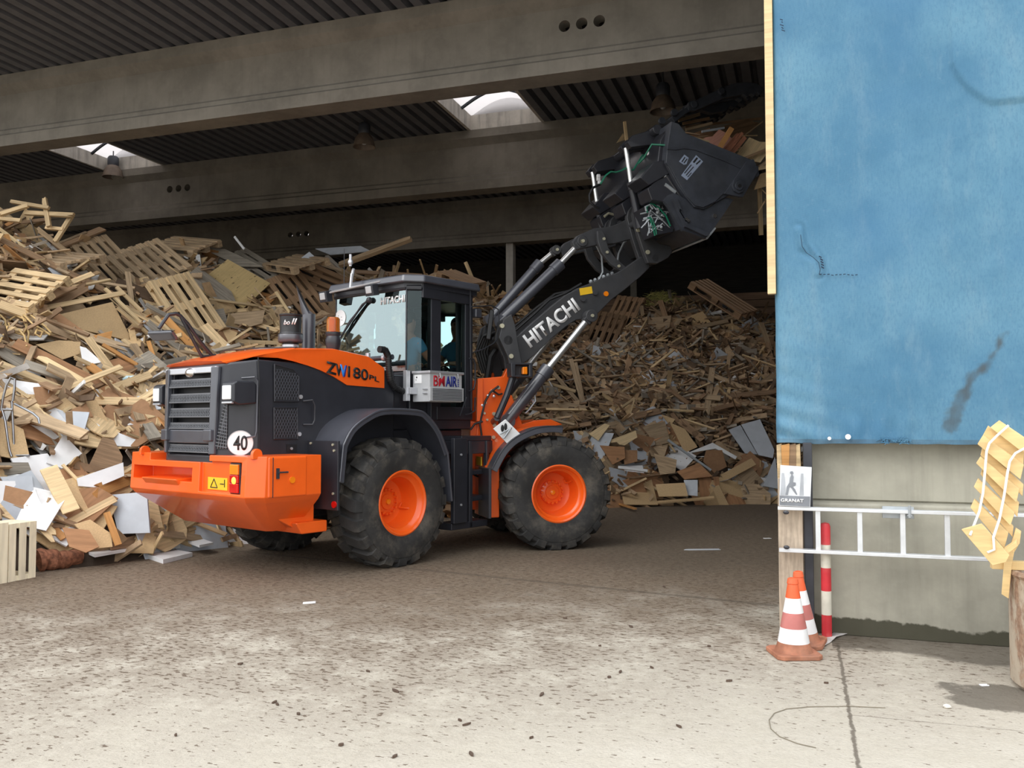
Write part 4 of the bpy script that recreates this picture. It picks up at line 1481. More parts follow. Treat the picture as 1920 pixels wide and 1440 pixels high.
rf.cyl(c, c + Vector((0, -0.015, 0)), 0.035, n=20)
sub(rf, 'boom_reflector', 'lens_amber', boo)
bb3 = MB()
for q in ((1115, 549), (1092, 561)):
    bolt(bb3, un('F', 'y', -YA, *q), 'y', 0.035, 0.03, 14)
bb3.each('boom_pin', 'boom', boo)
# boom foot plates on the tower
fp_ = MB()
P = prof('F', -0.40, [(936, 602), (951, 592), (958, 612), (962, 640), (972, 692), (966, 712), (949, 700), (944, 670), (928, 636)])
for y0 in (-0.60, -0.40, 0.33, 0.53):
    fp_.prism(P, 'y', y0, y0 + 0.07)
fp_.cyl((1.02, -0.6, 2.66), (1.02, 0.6, 2.66), 0.07)
fpo = fpart(fp_, 'boom_foot', 'boom', bevel=0.01)
bt = MB()
for q in ((941, 611), (958, 668)):
    bolt(bt, un('F', 'y', -0.60, *q), 'y', 0.03, 0.02, 14)
bt.each('foot_pin', 'zinc', fpo)
hz = MB()
for k in range(5):
    hz.tube([un('F', 'y', -0.1 + 0.06 * k, *q) for q in ((905 + 4 * k, 700), (893 + 5 * k, 660), (905 + 4 * k, 630), (935 + 3 * k, 622))], 0.022, 8)
hz.tube([un('F', 'y', -0.2, *q) for q in ((960, 625), (1000, 590), (1030, 562), (1060, 550), (1090, 532))], 0.02, 8)
hz.tube([un('F', 'y', -0.1, *q) for q in ((965, 612), (1005, 578), (1040, 552), (1070, 545))], 0.02, 8)
hz.tube([un('F', 'y', 0.0, *q) for q in ((940, 640), (920, 670), (912, 720), (920, 760))], 0.05, 8)
sub(hz, 'boom_hose', 'hose', fpo)

# cylinders
def cylinder(name, y, tail, neck, head, rb, rr2, own=False):
    t_, n_, h_ = (un('F', 'y', y if own else -YA, *q) for q in (tail, neck, head))
    for p in (t_, n_, h_):
        p.y = y
    m = MB()
    m.cyl(t_, n_, rb, n=18)
    d = (n_ - t_).normalized()
    m.cyl(n_ - d * 0.12, n_ + d * 0.03, rb * 1.18, n=18)
    m.cyl(t_ + Vector((0, -0.07, 0)), t_ + Vector((0, 0.07, 0)), rb * 1.2, n=16)
    o = fpart(m, name, 'plastic')
    q = MB()
    q.cyl(n_, h_, rr2, n=14)
    sub(q, 'piston_rod', 'rod', o)
    q = MB()
    q.cyl(h_ + Vector((0, -0.08, 0)), h_ + Vector((0, 0.08, 0)), rr2 * 1.9, n=16).box(h_ - d * rr2 * 1.2, (rr2 * 2.6, 0.12, rr2 * 2.4), (0, -math.atan2(d.z, d.x), 0))
    sub(q, 'rod_eye', 'boom', o, bevel=0.01)
    q = MB()
    q.cyl(h_ + Vector((0, -0.1, 0)), h_ + Vector((0, 0.1, 0)), 0.022, n=12)
    sub(q, 'eye_pin', 'zinc', o)
    return o
lc = cylinder('lift_cylinder', -0.56, (945, 790), (1020, 694), (1100, 595), 0.082, 0.045)
cylinder('lift_cylinder', 0.56, (945, 790), (1020, 694), (1100, 595), 0.082, 0.045)
cylinder('tilt_cylinder', -0.25, (936, 604), (1048, 497), (1089, 454), 0.075, 0.040, True)
cylinder('tilt_cylinder', 0.25, (918, 600), (1010, 496), (1041, 470), 0.068, 0.036, True)
# valve block under the near lift cylinder
vb = MB()
for q in ((1003, 738), (996, 748), (988, 757), (1000, 752), (982, 765)):
    vb.ball(un('F', 'y', -0.5, *q), 0.03, 8)
vb.tube([un('F', 'y', -0.52, *q) for q in ((1002, 735), (1004, 752), (992, 768), (985, 775))], 0.012, 6)
sub(vb, 'valve_fitting', 'galv', lc)

# bell cranks: curved levers and upper links
bl = MB()
cv = [(1122, 432), (1123, 450), (1130, 472), (1147, 494), (1168, 508), (1181, 519), (1190, 513), (1176, 499), (1157, 483), (1143, 463), (1137, 440), (1132, 430)]
P = prof('F', -YA, cv)
bl.prism(P, 'y', -0.40, -0.33)
bl.prism(P, 'y', 0.10, 0.17)
blo = fpart(bl, 'bell_crank', 'boom', bevel=0.01)
bt = MB()
for q in ((1132, 448), (1138, 473), (1160, 499), (1173, 507), (1179, 515)):
    bolt(bt, un('F', 'y', -0.40, *q), 'y', 0.02, 0.02, 12)
bt.each('crank_bolt', 'zinc', blo)
ul = MB()
P = prof('F', -YA, [(1080, 450), (1090, 438), (1120, 424), (1150, 421), (1170, 414), (1186, 405), (1195, 425), (1190, 445), (1160, 453), (1130, 455), (1100, 462), (1086, 465)])
ul.prism(P, 'y', -0.30, -0.20)
ul.prism(P, 'y', 0.20, 0.30)
ulo = fpart(ul, 'upper_link', 'boom', bevel=0.012)
bt = MB()
for q in ((1090, 453),):
    bolt(bt, un('F', 'y', -0.30, *q), 'y', 0.03, 0.03, 14)
sub(bt, 'link_pin', 'zinc', ulo)
fh = MB()
for k in range(6):
    fh.ball(un('F', 'y', -0.25 + 0.1 * (k % 3), 1108 + 8 * k, 528 - 3 * k), 0.03, 8)
fh.tube([un('F', 'y', -0.1, *q) for q in ((1120, 530), (1130, 510), (1128, 480), (1118, 460), (1125, 445))], 0.014, 6)
fh.tube([un('F', 'y', -0.0, *q) for q in ((1155, 505), (1160, 475), (1170, 455), (1180, 447))], 0.014, 6)
sub(fh, 'link_fitting', 'galv', ulo)

# quick coupler plates
qc = MB()
P = prof('F', -YA, [(1180, 405), (1183, 392), (1190, 384), (1199, 392), (1207, 422), (1215, 447), (1230, 460), (1250, 464), (1254, 475), (1246, 486), (1226, 497), (1208, 496), (1201, 478), (1190, 445)])
for y0 in (-0.56, -0.36, 0.26, 0.46):
    qc.prism(P, 'y', y0, y0 + 0.09)
p1 = un('F', 'y', -YA, 1222, 487)
p2 = un('F', 'y', -YA, 1190, 420)
qc.cyl((p1.x, -0.56, p1.z), (p1.x, 0.56, p1.z), 0.06).cyl((p2.x, -0.56, p2.z), (p2.x, 0.56, p2.z), 0.05)
P = prof('F', -YA, [(1195, 395), (1235, 452), (1240, 470), (1222, 470), (1200, 440)])
qc.prism(P, 'y', -0.34, 0.34)
qco = fpart(qc, 'quick_coupler', 'boom', bevel=0.012)
bt = MB()
for q in ((1197, 431), (1214, 473)):
    bolt(bt, un('F', 'y', -0.56, *q), 'y', 0.03, 0.02, 14)
bt.each('coupler_pin', 'zinc', qco)

# ---------------------------------------------------------------- high-tip bucket with grab
YS = 1.25
sp1 = prof('F', -YS, [(1259, 227), (1273, 232), (1287, 250), (1411, 300), (1420, 321), (1411, 336), (1390, 370), (1357, 363), (1342, 378), (1319, 389), (1305, 386), (1287, 367), (1270, 338), (1257, 314), (1249, 305), (1251, 277)])
bk_ = MB()
bk_.prism(sp1, 'y', -YS, -YS + 0.05)
bk_.prism(sp1, 'y', YS, YS - 0.05)
shell = prof('F', -YS, [(1266, 228), (1258, 277), (1256, 303), (1274, 338), (1291, 364), (1306, 382), (1320, 385), (1340, 374), (1372, 356), (1412, 326)])
bk_.strip(shell, 0.045, -YS + 0.02, YS - 0.02)
cutl = prof('F', -YS, [(1398, 322), (1422, 310), (1424, 328), (1404, 344)])
bk_.prism(cutl, 'y', -YS, YS)
bko = fpart(bk_, 'bucket', 'steel_dark', bevel=0.008)
sp2 = prof('F', -YS, [(1248, 374), (1256, 364), (1267, 360), (1289, 371), (1300, 384), (1320, 392), (1342, 382), (1356, 366), (1379, 372), (1365, 394), (1344, 424), (1328, 446), (1285, 431), (1273, 415), (1259, 388)])
cr_ = MB()
cr_.prism(sp2, 'y', -YS + 0.052, -YS + 0.11)
cr_.prism(sp2, 'y', YS - 0.052, YS - 0.11)
P = prof('F', -YS, [(1262, 372), (1285, 425), (1325, 443), (1332, 438), (1290, 420), (1270, 372)])
cr_.prism(P, 'y', -YS, YS)
cutc = MB().prism(prof('F', -YS, [(1275, 391), (1279, 394), (1291, 412), (1290, 417), (1285, 415), (1274, 396)]), 'y', -YS - 0.5, -YS + 0.09)
cro = sub(cr_, 'tip_carrier', 'steel_dark', bko, bevel=0.008, cut=cutc)
ct = MB()
P = prof('F', -YS, [(1344, 425), (1346, 427), (1330, 447), (1327, 445)])
ct.prism(P, 'y', -YS + 0.045, YS - 0.1)
sub(ct, 'carrier_edge', 'galv', bko)
# rib over the side plate, pivot boss, stickers
rb = MB()
P = prof('F', -YS, [(1251, 277), (1265, 279), (1280, 276), (1294, 276), (1305, 279), (1360, 300), (1392, 315), (1391, 318), (1358, 303), (1303, 282), (1282, 279), (1266, 282), (1250, 280)])
rb.prism(P, 'y', -YS - 0.012, -YS)
P = prof('F', -YS, [(1411, 299), (1421, 320), (1412, 336), (1391, 371), (1356, 364), (1380, 330), (1398, 303)])
rb.prism(P, 'y', -YS - 0.025, -YS)
sub(rb, 'side_rib', 'steel_dark', bko, bevel=0.006)
ps = MB()
c = un('F', 'y', -YS - 0.02, 1383, 350)
ps.cyl(c, c + Vector((0, -0.03, 0)), 0.10, n=8).cyl(c + Vector((0, -0.03, 0)), c + Vector((0, -0.05, 0)), 0.06, n=20)
sub(ps, 'pivot_boss', 'steel_dark', bko, bevel=0.006)
ps = MB()
ps.cyl(c + Vector((0, -0.05, 0)), c + Vector((0, -0.056, 0)), 0.025, n=16)
sub(ps, 'boss_hole', 'black_ink', bko)
bt = MB()
for q in ((1290, 414), (1286, 411)):
    bolt(bt, un('F', 'y', -YS + 0.05, *q), 'y', 0.022, 0.02)
bolt(bt, un('F', 'y', -YS + 0.05, 1340, 405), 'y', 0.03, 0.01)
bt.each('carrier_bolt', 'chrome', bko)
M['sticker_blue'] = plain('pale_blue_sticker', (0.30, 0.36, 0.48), 0.5, var=0.05)
sk = MB()
sk.prism(prof('F', -YS, [(1283, 290), (1291, 296), (1287, 308), (1282, 309), (1273, 303)]), 'y', -YS - 0.004, -YS)
sk.prism(prof('F', -YS, [(1305, 291), (1318, 303), (1288, 338), (1277, 329)]), 'y', -YS - 0.004, -YS)
sko = sub(sk, 'bucket_sticker', 'sticker_blue', bko)
def px_on(q, y=-YS - 0.006):
    return un('F', 'y', y, *q)
def sbar(a, b, wd_):
    d = Vector((b[0] - a[0], b[1] - a[1])).normalized()
    n = Vector((-d.y, d.x)) * wd_ / 2
    return MB().prism(prof('F', -YS, [(a[0] + n.x, a[1] + n.y), (b[0] + n.x, b[1] + n.y), (b[0] - n.x, b[1] - n.y), (a[0] - n.x, a[1] - n.y)]), 'y', -YS - 0.007, -YS - 0.003)
st_m = MB()
for a, b, wd_ in (((1283, 325), (1296, 309), 1.6), ((1286, 329), (1300, 313), 1.6), ((1289, 332), (1296, 324), 1.4), ((1300, 305), (1307, 296), 3.5), ((1305, 308), (1313, 301), 2.5), ((1278, 304), (1284, 295), 2.0), ((1282, 306), (1288, 298), 2.0)):
    q_ = sbar(a, b, wd_)
    st_m.add(q_.v, q_.f)
sub(st_m, 'sticker_print', 'black_ink', bko)
# back of the bucket: stiffener boxes, cylinders, hoses
def at(y, *qs):
    """points on the plane y of the bucket whose near edge shows at the pixels"""
    out = []
    for q in qs:
        p = un('F', 'y', -YS, *q)
        p.y = y
        out.append(p)
    return out
bs = MB()
for y0, y1 in ((-1.18, -0.75), (-0.35, 0.10), (0.45, 0.95)):
    P = [(p.x, p.z) for p in at(0, (1262, 295), (1230, 300), (1205, 330), (1222, 345), (1262, 322))]
    bs.prism(P, 'y', y0, y1)
    P = [(p.x, p.z) for p in at(0, (1262, 325), (1235, 335), (1220, 350), (1228, 372), (1258, 378), (1285, 366))]
    bs.prism(P, 'y', y0 + 0.02, y1 - 0.08)
P = [(p.x, p.z) for p in at(0, (1262, 232), (1248, 255), (1240, 320), (1250, 372), (1290, 375), (1258, 305), (1262, 262))]
bs.prism(P, 'y', -1.1, 1.15)
P = [(p.x, p.z) for p in at(0, (1245, 372), (1275, 372), (1298, 425), (1268, 432), (1236, 405))]
bs.prism(P, 'y', 0.2, 1.2)
bso = sub(bs, 'back_stiffener', 'black', bko, bevel=0.015)
lever = MB()
P = [(p.x, p.z) for p in at(0, (1266, 228), (1250, 222), (1215, 232), (1205, 245), (1212, 256), (1240, 252), (1264, 250))]
for y0 in (-0.78, 0.42):
    lever.prism(P, 'y', y0, y0 + 0.12)
    lever.prism(P, 'y', y0 + 0.22, y0 + 0.34)
lever.tube([(at(-0.9, (1256, 226))[0]), (at(0.95, (1256, 226))[0])], 0.07, 12)
sub(lever, 'grab_lever', 'black', bko, bevel=0.01)
for y0 in (-0.61, 0.59):
    b0, b1, b2 = at(y0, (1240, 408), (1222, 318), (1212, 250))
    m = MB()
    m.cyl(b0, b1, 0.055, n=14).cyl(b1 - (b1 - b0).normalized() * 0.1, b1, 0.065, n=14)
    o = sub(m, 'grab_cylinder', 'black', bko)
    m = MB()
    m.cyl(b1, b2, 0.034, n=12)
    sub(m, 'grab_rod', 'rod', bko)
gh = MB()
def hp_(y, q):
    return at(y, q)[0]
gh.tube([hp_(-1.15, (1258, 268)), hp_(-1.05, (1235, 262)), hp_(-0.95, (1225, 285)), hp_(-0.85, (1222, 290))], 0.014, 6)
gh.tube([un('F', 'y', -0.6, *q) for q in ((1252, 269), (1238, 273), (1226, 282), (1212, 288), (1204, 292), (1196, 305), (1188, 318), (1180, 320), (1174, 315), (1165, 320), (1155, 323), (1145, 322), (1135, 330), (1126, 345))], 0.013, 6)
gh.tube([un('F', 'y', -1.02, *q) for q in ((1214, 399), (1212, 389), (1222, 381), (1236, 390), (1249, 405), (1257, 424))], 0.012, 6)
gh.tube([un('F', 'y', -1.0, *q) for q in ((1214, 408), (1219, 410), (1225, 430), (1228, 442))], 0.011, 6)
gh.tube([un('F', 'y', -1.0, *q) for q in ((1218, 406), (1223, 412), (1229, 428), (1231, 440))], 0.011, 6)
sub(gh, 'green_hose', 'green_hose', bko)
gh = MB()
gh.tube([un('F', 'y', 0.3, *q) for q in ((1126, 345), (1112, 352), (1105, 365), (1106, 378), (1116, 388), (1124, 390))], 0.018, 8)
gh.tube([un('F', 'y', -0.8, *q) for q in ((1250, 272), (1235, 272), (1229, 285))], 0.018, 8)
sub(gh, 'black_hose', 'hose', bko)
vm = MB()
for q, y in (((1217, 288), -0.75), ((1178, 302), -0.3), ((1180, 308), -0.3), ((1176, 298), -0.3), ((1122, 336), 0.3), ((1124, 342), 0.3), ((1122, 330), 0.3)):
    vm.box(un('F', 'y', y, *q), (0.05, 0.05, 0.05))
vm.each('hose_connector', 'white', bko, bevel=0.01)
vv = MB()
rnd = random.Random(3)
for k in range(30):
    q = (1209 + rnd.random() * 40, 384 + rnd.random() * 48)
    if q[0] - 1209 < (q[1] - 384) * 0.25 - 4: continue
    c = un('F', 'y', -1.0, *q)
    if rnd.random() < 0.22:
        vv.ball(c, 0.016 + 0.010 * rnd.random(), 8)
    else:
        vv.tube([c, c + Vector((rnd.uniform(-.09, .09), 0, rnd.uniform(-.09, .09))), c + Vector((rnd.uniform(-.13, .13), 0.03, rnd.uniform(-.13, .13)))], 0.010, 6)
vv.tube([un('F', 'y', -1.02, *q) for q in ((1212, 396), (1210, 388), (1218, 384), (1224, 392))], 0.014, 6)
sub(vv, 'valve_block_fitting', 'galv', bko)
vk = MB()
vk.prism(prof('F', -0.95, [(1207, 388), (1245, 378), (1266, 420), (1260, 436), (1228, 442)]), 'y', -0.98, -0.6)
sub(vk, 'valve_block', 'black', bko, bevel=0.01)
yt = MB()
for q in (((1189, 377), (1196, 372), (1212, 375)), ((1133, 406), (1141, 400), (1154, 403))):
    yt.tube([un('F', 'y', -0.3 if q[0][0] > 1150 else 0.4, *s_) for s_ in q], 0.02, 8)
yt.each('hose_cap', 'zinc', bko)
pn = MB()
for q in (((1239, 322), (1247, 331)), ((1246, 346), (1252, 350), (1266, 361))):
    pn.tube([un('F', 'y', -1.15, *s_) for s_ in q], 0.028, 10)
pn.each('tip_cylinder_rod', 'galv', bko)
cc_ = MB()
cc_.tube([un('F', 'y', -1.12, *q) for q in ((1240, 318), (1292, 395))], 0.05, 10)
sub(cc_, 'tip_cylinder', 'black', bko)
# grab claws
claw = prof('F', -0.55, [(1285, 200), (1290, 193), (1300, 191), (1348, 168), (1372, 159), (1395, 157), (1412, 159), (1426, 166), (1428, 172), (1420, 181), (1414, 176), (1410, 183), (1402, 178), (1397, 185), (1388, 180), (1352, 187), (1310, 206), (1298, 211), (1287, 209)])
low = [(1300, 210), (1345, 189), (1388, 182), (1424, 176), (1420, 186), (1413, 183), (1408, 192), (1400, 188), (1394, 197), (1386, 192), (1378, 202), (1370, 198), (1360, 208), (1335, 212), (1315, 206)]
for y0 in (-0.62, 0.42):
    cl_ = MB()
    cl_.prism(claw, 'y', y0, y0 + 0.08)
    cl_.prism(claw, 'y', y0 + 0.16, y0 + 0.24)
    cl_.prism(prof('F', -0.55, [(1345, 172), (1395, 162), (1420, 168), (1400, 177), (1350, 184)]), 'y', y0 + 0.08, y0 + 0.16)
    sub(cl_, 'grab_claw', 'steel_dark', bko, bevel=0.010)
for y0 in (-0.20, 0.10):
    tl_ = MB()
    tl_.prism(prof('F', -0.2, low), 'y', y0, y0 + 0.10)
    sub(tl_, 'toothed_claw', 'steel_dark', bko, bevel=0.008)
xb = MB()
c = un('F', 'y', -0.55, 1352, 178)
xb.cyl((c.x, -0.62, c.z), (c.x, 0.66, c.z), 0.05, n=14)
sub(xb, 'claw_cross_bar', 'steel_dark', bko)
ga = MB()
P = prof('F', -0.55, [(1262, 232), (1256, 222), (1270, 212), (1290, 200), (1296, 207), (1285, 214)])
for y0 in (-0.60, 0.47):
    ga.prism(P, 'y', y0, y0 + 0.16)
c = un('F', 'y', -0.55, 1295, 200)
ga.cyl((c.x, -0.66, c.z), (c.x, 0.7, c.z), 0.055, n=14)
sub(ga, 'grab_arm', 'steel_dark', bko, bevel=0.01)
gp = MB()
for q in ((1295, 197), (1264, 211), (1241, 227), (1352, 171)):
    bolt(gp, un('F', 'y', -0.63, *q), 'y', 0.05, 0.025, 14)
gp.each('grab_pin', 'steel_dark', bko, bevel=0.005)
# ================================================================== THE HEAPS OF SCRAP WOOD
from mathutils import noise as mnoise
FWD = ROT @ Vector((0, 1))
RGT = ROT @ Vector((1, 0))
def cam2w(xc, yc, z=0.0):
    q = ROT @ Vector((xc, yc))
    return Vector((q.x, q.y, z))
# foot distance, crest height in the photo and crest distance, along the heap
PL = [(-420, 6.6, 375, 13.6), (-180, 7.7, 378, 14.0), (0, 8.9, 400, 14.8), (110, 9.4, 418, 15.3), (180, 9.6, 452, 15.6), (290, 10.2, 446, 16.2), (390, 11.0, 470, 16.8), (470, 11.7, 492, 17.4),
      (560, 12.5, 492, 18.0), (650, 13.2, 496, 18.5), (740, 13.8, 512, 19.0), (840, 14.5, 528, 20.0), (950, 15.2, 565, 21.0), (1050, 15.8, 590, 22.0), (1150, 16.2, 578, 22.6), (1230, 16.5, 556, 23.0),
      (1330, 16.7, 560, 23.0), (1400, 16.9, 570, 23.0), (1470, 17.0, 592, 23.0), (1640, 17.2, 610, 23.2), (1800, 17.4, 640, 23.4)]
def interp(u):
    for a, b in zip(PL, PL[1:]):
        if u <= b[0]:
            f = (u - a[0]) / (b[0] - a[0])
            return [p + (q - p) * f for p, q in zip(a, b)]
    return PL[-1]
NU, NV = 150, 44
UA = -190
VERT, GRID = [], []
for i in range(NU + 1):
    u = UA + (1800 - UA) * i / NU
    _, df, cy, dc = interp(u)
    zc = CAMH + dc * (790 - cy) / FPX
    for j in range(NV + 1):
        t = j / NV * 1.5
        if t <= 1:
            d = df + (dc - df) * t
            z = zc * (0.96 * t ** 0.92 + 0.04 * math.sin(PI * t))
        else:
            d = dc + (dc - df) * 0.6 * (t - 1) / 0.5
            z = zc * (1 - 0.45 * ((t - 1) / 0.5))
        p = cam2w((u - 960) / FPX * d, d)
        nz = mnoise.noise(Vector((p.x * 0.7, p.y * 0.7, 1.3))) * 0.28 + mnoise.noise(Vector((p.x * 2.1, p.y * 2.1, 5.3))) * 0.14
        z += nz * min(1, t * 4)
        if j == 0: z = -0.03
        VERT.append(Vector((p.x, p.y, z)))
FACE = [(i * (NV + 1) + j, (i + 1) * (NV + 1) + j, (i + 1) * (NV + 1) + j + 1, i * (NV + 1) + j + 1) for i in range(NU) for j in range(NV)]
HEAP = BVHTree.FromPolygons(VERT, FACE)
CAMP = Vector((0, 0, CAMH))
USPLIT = 1000

def hit(px, py):
    p, n, i, d = HEAP.ray_cast(CAMP, ray(px, py).normalized())
    if p is None:
        return None, None
    if n.z < 0: n = -n
    return p, n.normalized()
def on_plane(P, n, px, py):
    r = ray(px, py)
    return CAMP + r * ((P - CAMP).dot(n) / r.dot(n))
def frame_m(P, x, n):
    n = n.normalized()
    x = (x - n * x.dot(n)).normalized()
    y = n.cross(x)
    return Matrix(((x.x, y.x, n.x, P.x), (x.y, y.y, n.y, P.y), (x.z, y.z, n.z, P.z), (0, 0, 0, 1)))

OCC = [[(235, 845), (305, 700), (340, 670), (520, 650), (590, 560), (640, 540), (765, 525), (905, 550), (890, 700), (980, 790), (1060, 795), (1150, 900), (1140, 1000), (830, 1065), (620, 1065), (560, 990), (235, 930)],
       [(890, 700), (940, 590), (1090, 445), (1180, 395), (1260, 235), (1420, 310), (1330, 445), (1210, 510), (1030, 690), (960, 790)]]
def inpoly(p, poly):
    x, y = p
    c = False
    for (x0, y0), (x1, y1) in zip(poly, poly[1:] + poly[:1]):
        if (y0 > y) != (y1 > y) and x < (x1 - x0) * (y - y0) / (y1 - y0) + x0:
            c = not c
    return c
HERO_PX = [[(58, 1026), (158, 1026), (158, 1074), (58, 1074)], [(-20, 975), (74, 975), (74, 1100), (-20, 1100)]]
def clear_of(px, py):
    return not any(inpoly((px, py), q) for q in HERO_PX)
def seen(px, py):
    return clear_of(px, py) and -10 < px < 1452 and 0 < py < 1090 and not any(inpoly((px, py), q) for q in OCC)

# ---------------------------------------------------------------- piece meshes
rng = random.Random(11)
def plank_mesh(Lx, Wy, Tz, jag=0.5):
    m = MB()
    def end(sx):
        k = 4
        o = []
        for i in range(k + 1):
            y = -Wy / 2 + Wy * i / k
            dx = 0 if rng.random() > jag else -rng.random() * min(0.22, Lx * 0.15)
            o.append((sx * (Lx / 2 + dx), y))
        return o
    if rng.random() > jag:
        poly = [(-Lx / 2, Wy / 2), (-Lx / 2, -Wy / 2)]
    else:
        poly = list(reversed(end(-1)))
    poly += end(1) if rng.random() < jag else [(Lx / 2, -Wy / 2), (Lx / 2, Wy / 2)]
    m.prism(poly, 'z', -Tz / 2, Tz / 2)
    return m
def board_mesh(Lx, Wy, Tz):
    a = []
    n = rng.choice((4, 5, 5, 6))
    cs = [(-.5, -.5), (.5, -.5), (.5, .5), (-.5, .5)]
    out = []
    for i, (x, y) in enumerate(cs):
        if rng.random() < 0.35:
            f = rng.uniform(0.2, 0.6)
            x2, y2 = cs[(i + 1) % 4]
            x0, y0 = cs[i - 1]
            out.append((x + (x0 - x) * f, y + (y0 - y) * f))
            if rng.random() < 0.5:
                out.append(((x * .75), (y * .75)))
            out.append((x + (x2 - x) * f * .7, y + (y2 - y) * f * .7))
        else:
            out.append((x + rng.uniform(-.05, .05), y + rng.uniform(-.05, .05)))
    return MB().prism([(x * Lx, y * Wy) for x, y in out], 'z', -Tz / 2, Tz / 2)

def mesh_of(mb, name, mat):
    o = mb.build(name, mat, smooth=False)
    me = o.data
    bpy.data.objects.remove(o)
    return me
PROTO = {}
def proto(kind, mat, L_, W_, T_):
    key = (kind, mat, round(L_, 1), round(W_, 2))
    if key not in PROTO:
        PROTO[key] = []
    if len(PROTO[key]) < 2:
        mb = board_mesh(L_, W_, T_) if kind == 'board' else plank_mesh(L_, W_, T_, 0.5 if kind == 'plank' else 0.25)
        PROTO[key].append(mesh_of(mb, {'plank': 'wooden_plank', 'lath': 'wooden_lath', 'board': 'broken_board'}[kind], mat))
        return PROTO[key][-1]
    return rng.choice(PROTO[key])

CNAME = {'pine': 'pale pine', 'fresh': 'fresh pine', 'weathered': 'weathered tan', 'brown': 'dark brown', 'grey': 'grey weathered', 'orangewood': 'orange stained', 'chip': 'beige chipboard',
         'hdf': 'brown fibreboard', 'veneer': 'reddish veneered', 'lam_white': 'white', 'lam_grey': 'light grey', 'ply': 'yellowish plywood', 'pink': 'pink', 'bark': 'bark covered'}
PIECES = []      # (object, kind, attributes) labelled together at the end
def where(px, py, heap):
    if heap == 'left':
        cx = 'at left frame edge' if px < 70 else 'well left of loader' if px < 170 else 'left of rear grille' if px < 290 else 'above rear grille' if px < 420 else 'behind exhaust stack' if px < 600 else 'behind cab roof' if px < 900 else 'behind boom foot'
        _, df, cy, dc = interp(px)
        yf = 790 + CAMH * FPX / df
        f = (py - cy) / (yf - cy)
    else:
        cx = 'beneath the boom' if px < 1130 else 'right of front wheel' if px < 1260 else 'in right heap middle' if px < 1360 else 'next to blue tarpaulin'
        _, df, cy, dc = interp(px)
        yf = 790 + CAMH * FPX / df
        f = (py - cy) / (yf - cy)
    cyv = 'on crest' if f < 0.1 else 'on upper slope' if f < 0.33 else 'halfway up' if f < 0.6 else 'on lower slope' if f < 0.85 else 'at heap foot'
    return cx, cyv
def register(o, kind, mat, length, ang, px, py, heap, own=None):
    PIECES.append((o, kind, mat, length, ang, px, py, heap, own))

def put(kind, mat, size, px, py, phi, lift=0.03, jit=0.35, tiltcam=0.25):
    p, n = hit(px, py)
    if p is None: return None
    n = (n + Vector((rng.uniform(-jit, jit), rng.uniform(-jit, jit), rng.uniform(-jit, jit) * 0.5)) + (CAMP - p).normalized() * tiltcam).normalized()
    q = on_plane(p, n, px + 12 * math.cos(phi), py - 12 * math.sin(phi))
    x = q - p
    if x.length < 1e-5 or x.length > 3: x = RGT.to_3d()
    me = proto(kind, mat, *size)
    o = bpy.data.objects.new(me.name, me)
    COL.objects.link(o)
    o.matrix_world = frame_m(p + n * lift, x, n)
    return o

def phi_pick(heap):
    if heap == 'left':
        return R(rng.choice((rng.gauss(-38, 14), rng.gauss(-25, 12), rng.gauss(20, 15), rng.uniform(-90, 90))))
    return R(rng.choice((rng.gauss(-20, 18), rng.gauss(25, 20), rng.gauss(5, 15), rng.uniform(-90, 90))))

def scatter(heap, kind, count, mats, sizes, x0, x1, fy=(0.0, 1.0), lift=(-0.08, 0.14)):
    k = tries = 0
    while k < count and tries < count * 40:
        tries += 1
        px = rng.uniform(x0, x1)
        _, df, cy, dc = interp(px)
        yf = 790 + CAMH * FPX / df
        py = cy + (yf - cy) * rng.uniform(*fy)
        if not seen(px, py): continue
        mat = rng.choice(mats)
        sz = rng.choice(sizes)
        phi = phi_pick(heap)
        hl = sz[0] * FPX / (df + 2.5) * 0.5
        if any(not clear_of(px + hl * t_ * math.cos(phi), py - hl * t_ * math.sin(phi)) for t_ in (-0.9, -0.6, -0.3, 0.3, 0.6, 0.9)): continue
        o = put(kind, mat, sz, px, py, phi, rng.uniform(*lift))
        if o is None: continue
        register(o, kind, mat, sz[0], phi, px, py, heap)
        k += 1

# ---------------------------------------------------------------- pieces the photo shows singly
def prep(cx, cy, lift, n=None, tilt=0.8, depth=None):
    p, nn = hit(cx, cy)
    if p is None or depth is not None:
        r = ray(cx, cy)
        p = CAMP + r * (depth or 17.0)
        nn = Vector((0, -0.5, 0.8))
    v = (CAMP - p).normalized()
    nn = (nn + v * tilt).normalized() if n is None else Vector(n).normalized()
    return p + v * lift, nn
def one(name, e0, e1, wpx, mat, label, cat='plank', th=0.028, lift=0.22, heap='left', n=None, depth=None, tilt=0.8):
    cx, cy = (e0[0] + e1[0]) / 2, (e0[1] + e1[1]) / 2
    dv = Vector((e1[1] - e0[1], e0[0] - e1[0])).normalized() * (wpx * 0.5 + 1)
    HERO_PX.append([(e0[0] + dv.x, e0[1] + dv.y), (e1[0] + dv.x, e1[1] + dv.y), (e1[0] - dv.x, e1[1] - dv.y), (e0[0] - dv.x, e0[1] - dv.y)])
    p, nn = prep(cx, cy, lift, n, tilt, depth)
    a, b = on_plane(p, nn, *e0), on_plane(p, nn, *e1)
    c = (a + b) / 2
    W_ = wpx * (c - CAMP).dot(FWD.to_3d()) / FPX * 1.05
    Ln = (b - a).length
    mb = plank_mesh(Ln, W_, th, 0.3)
    o = mb.build(name, mat, smooth=False, bevel=0)
    o.matrix_world = frame_m(c, b - a, nn)
    tag(o, label, cat)
    return o
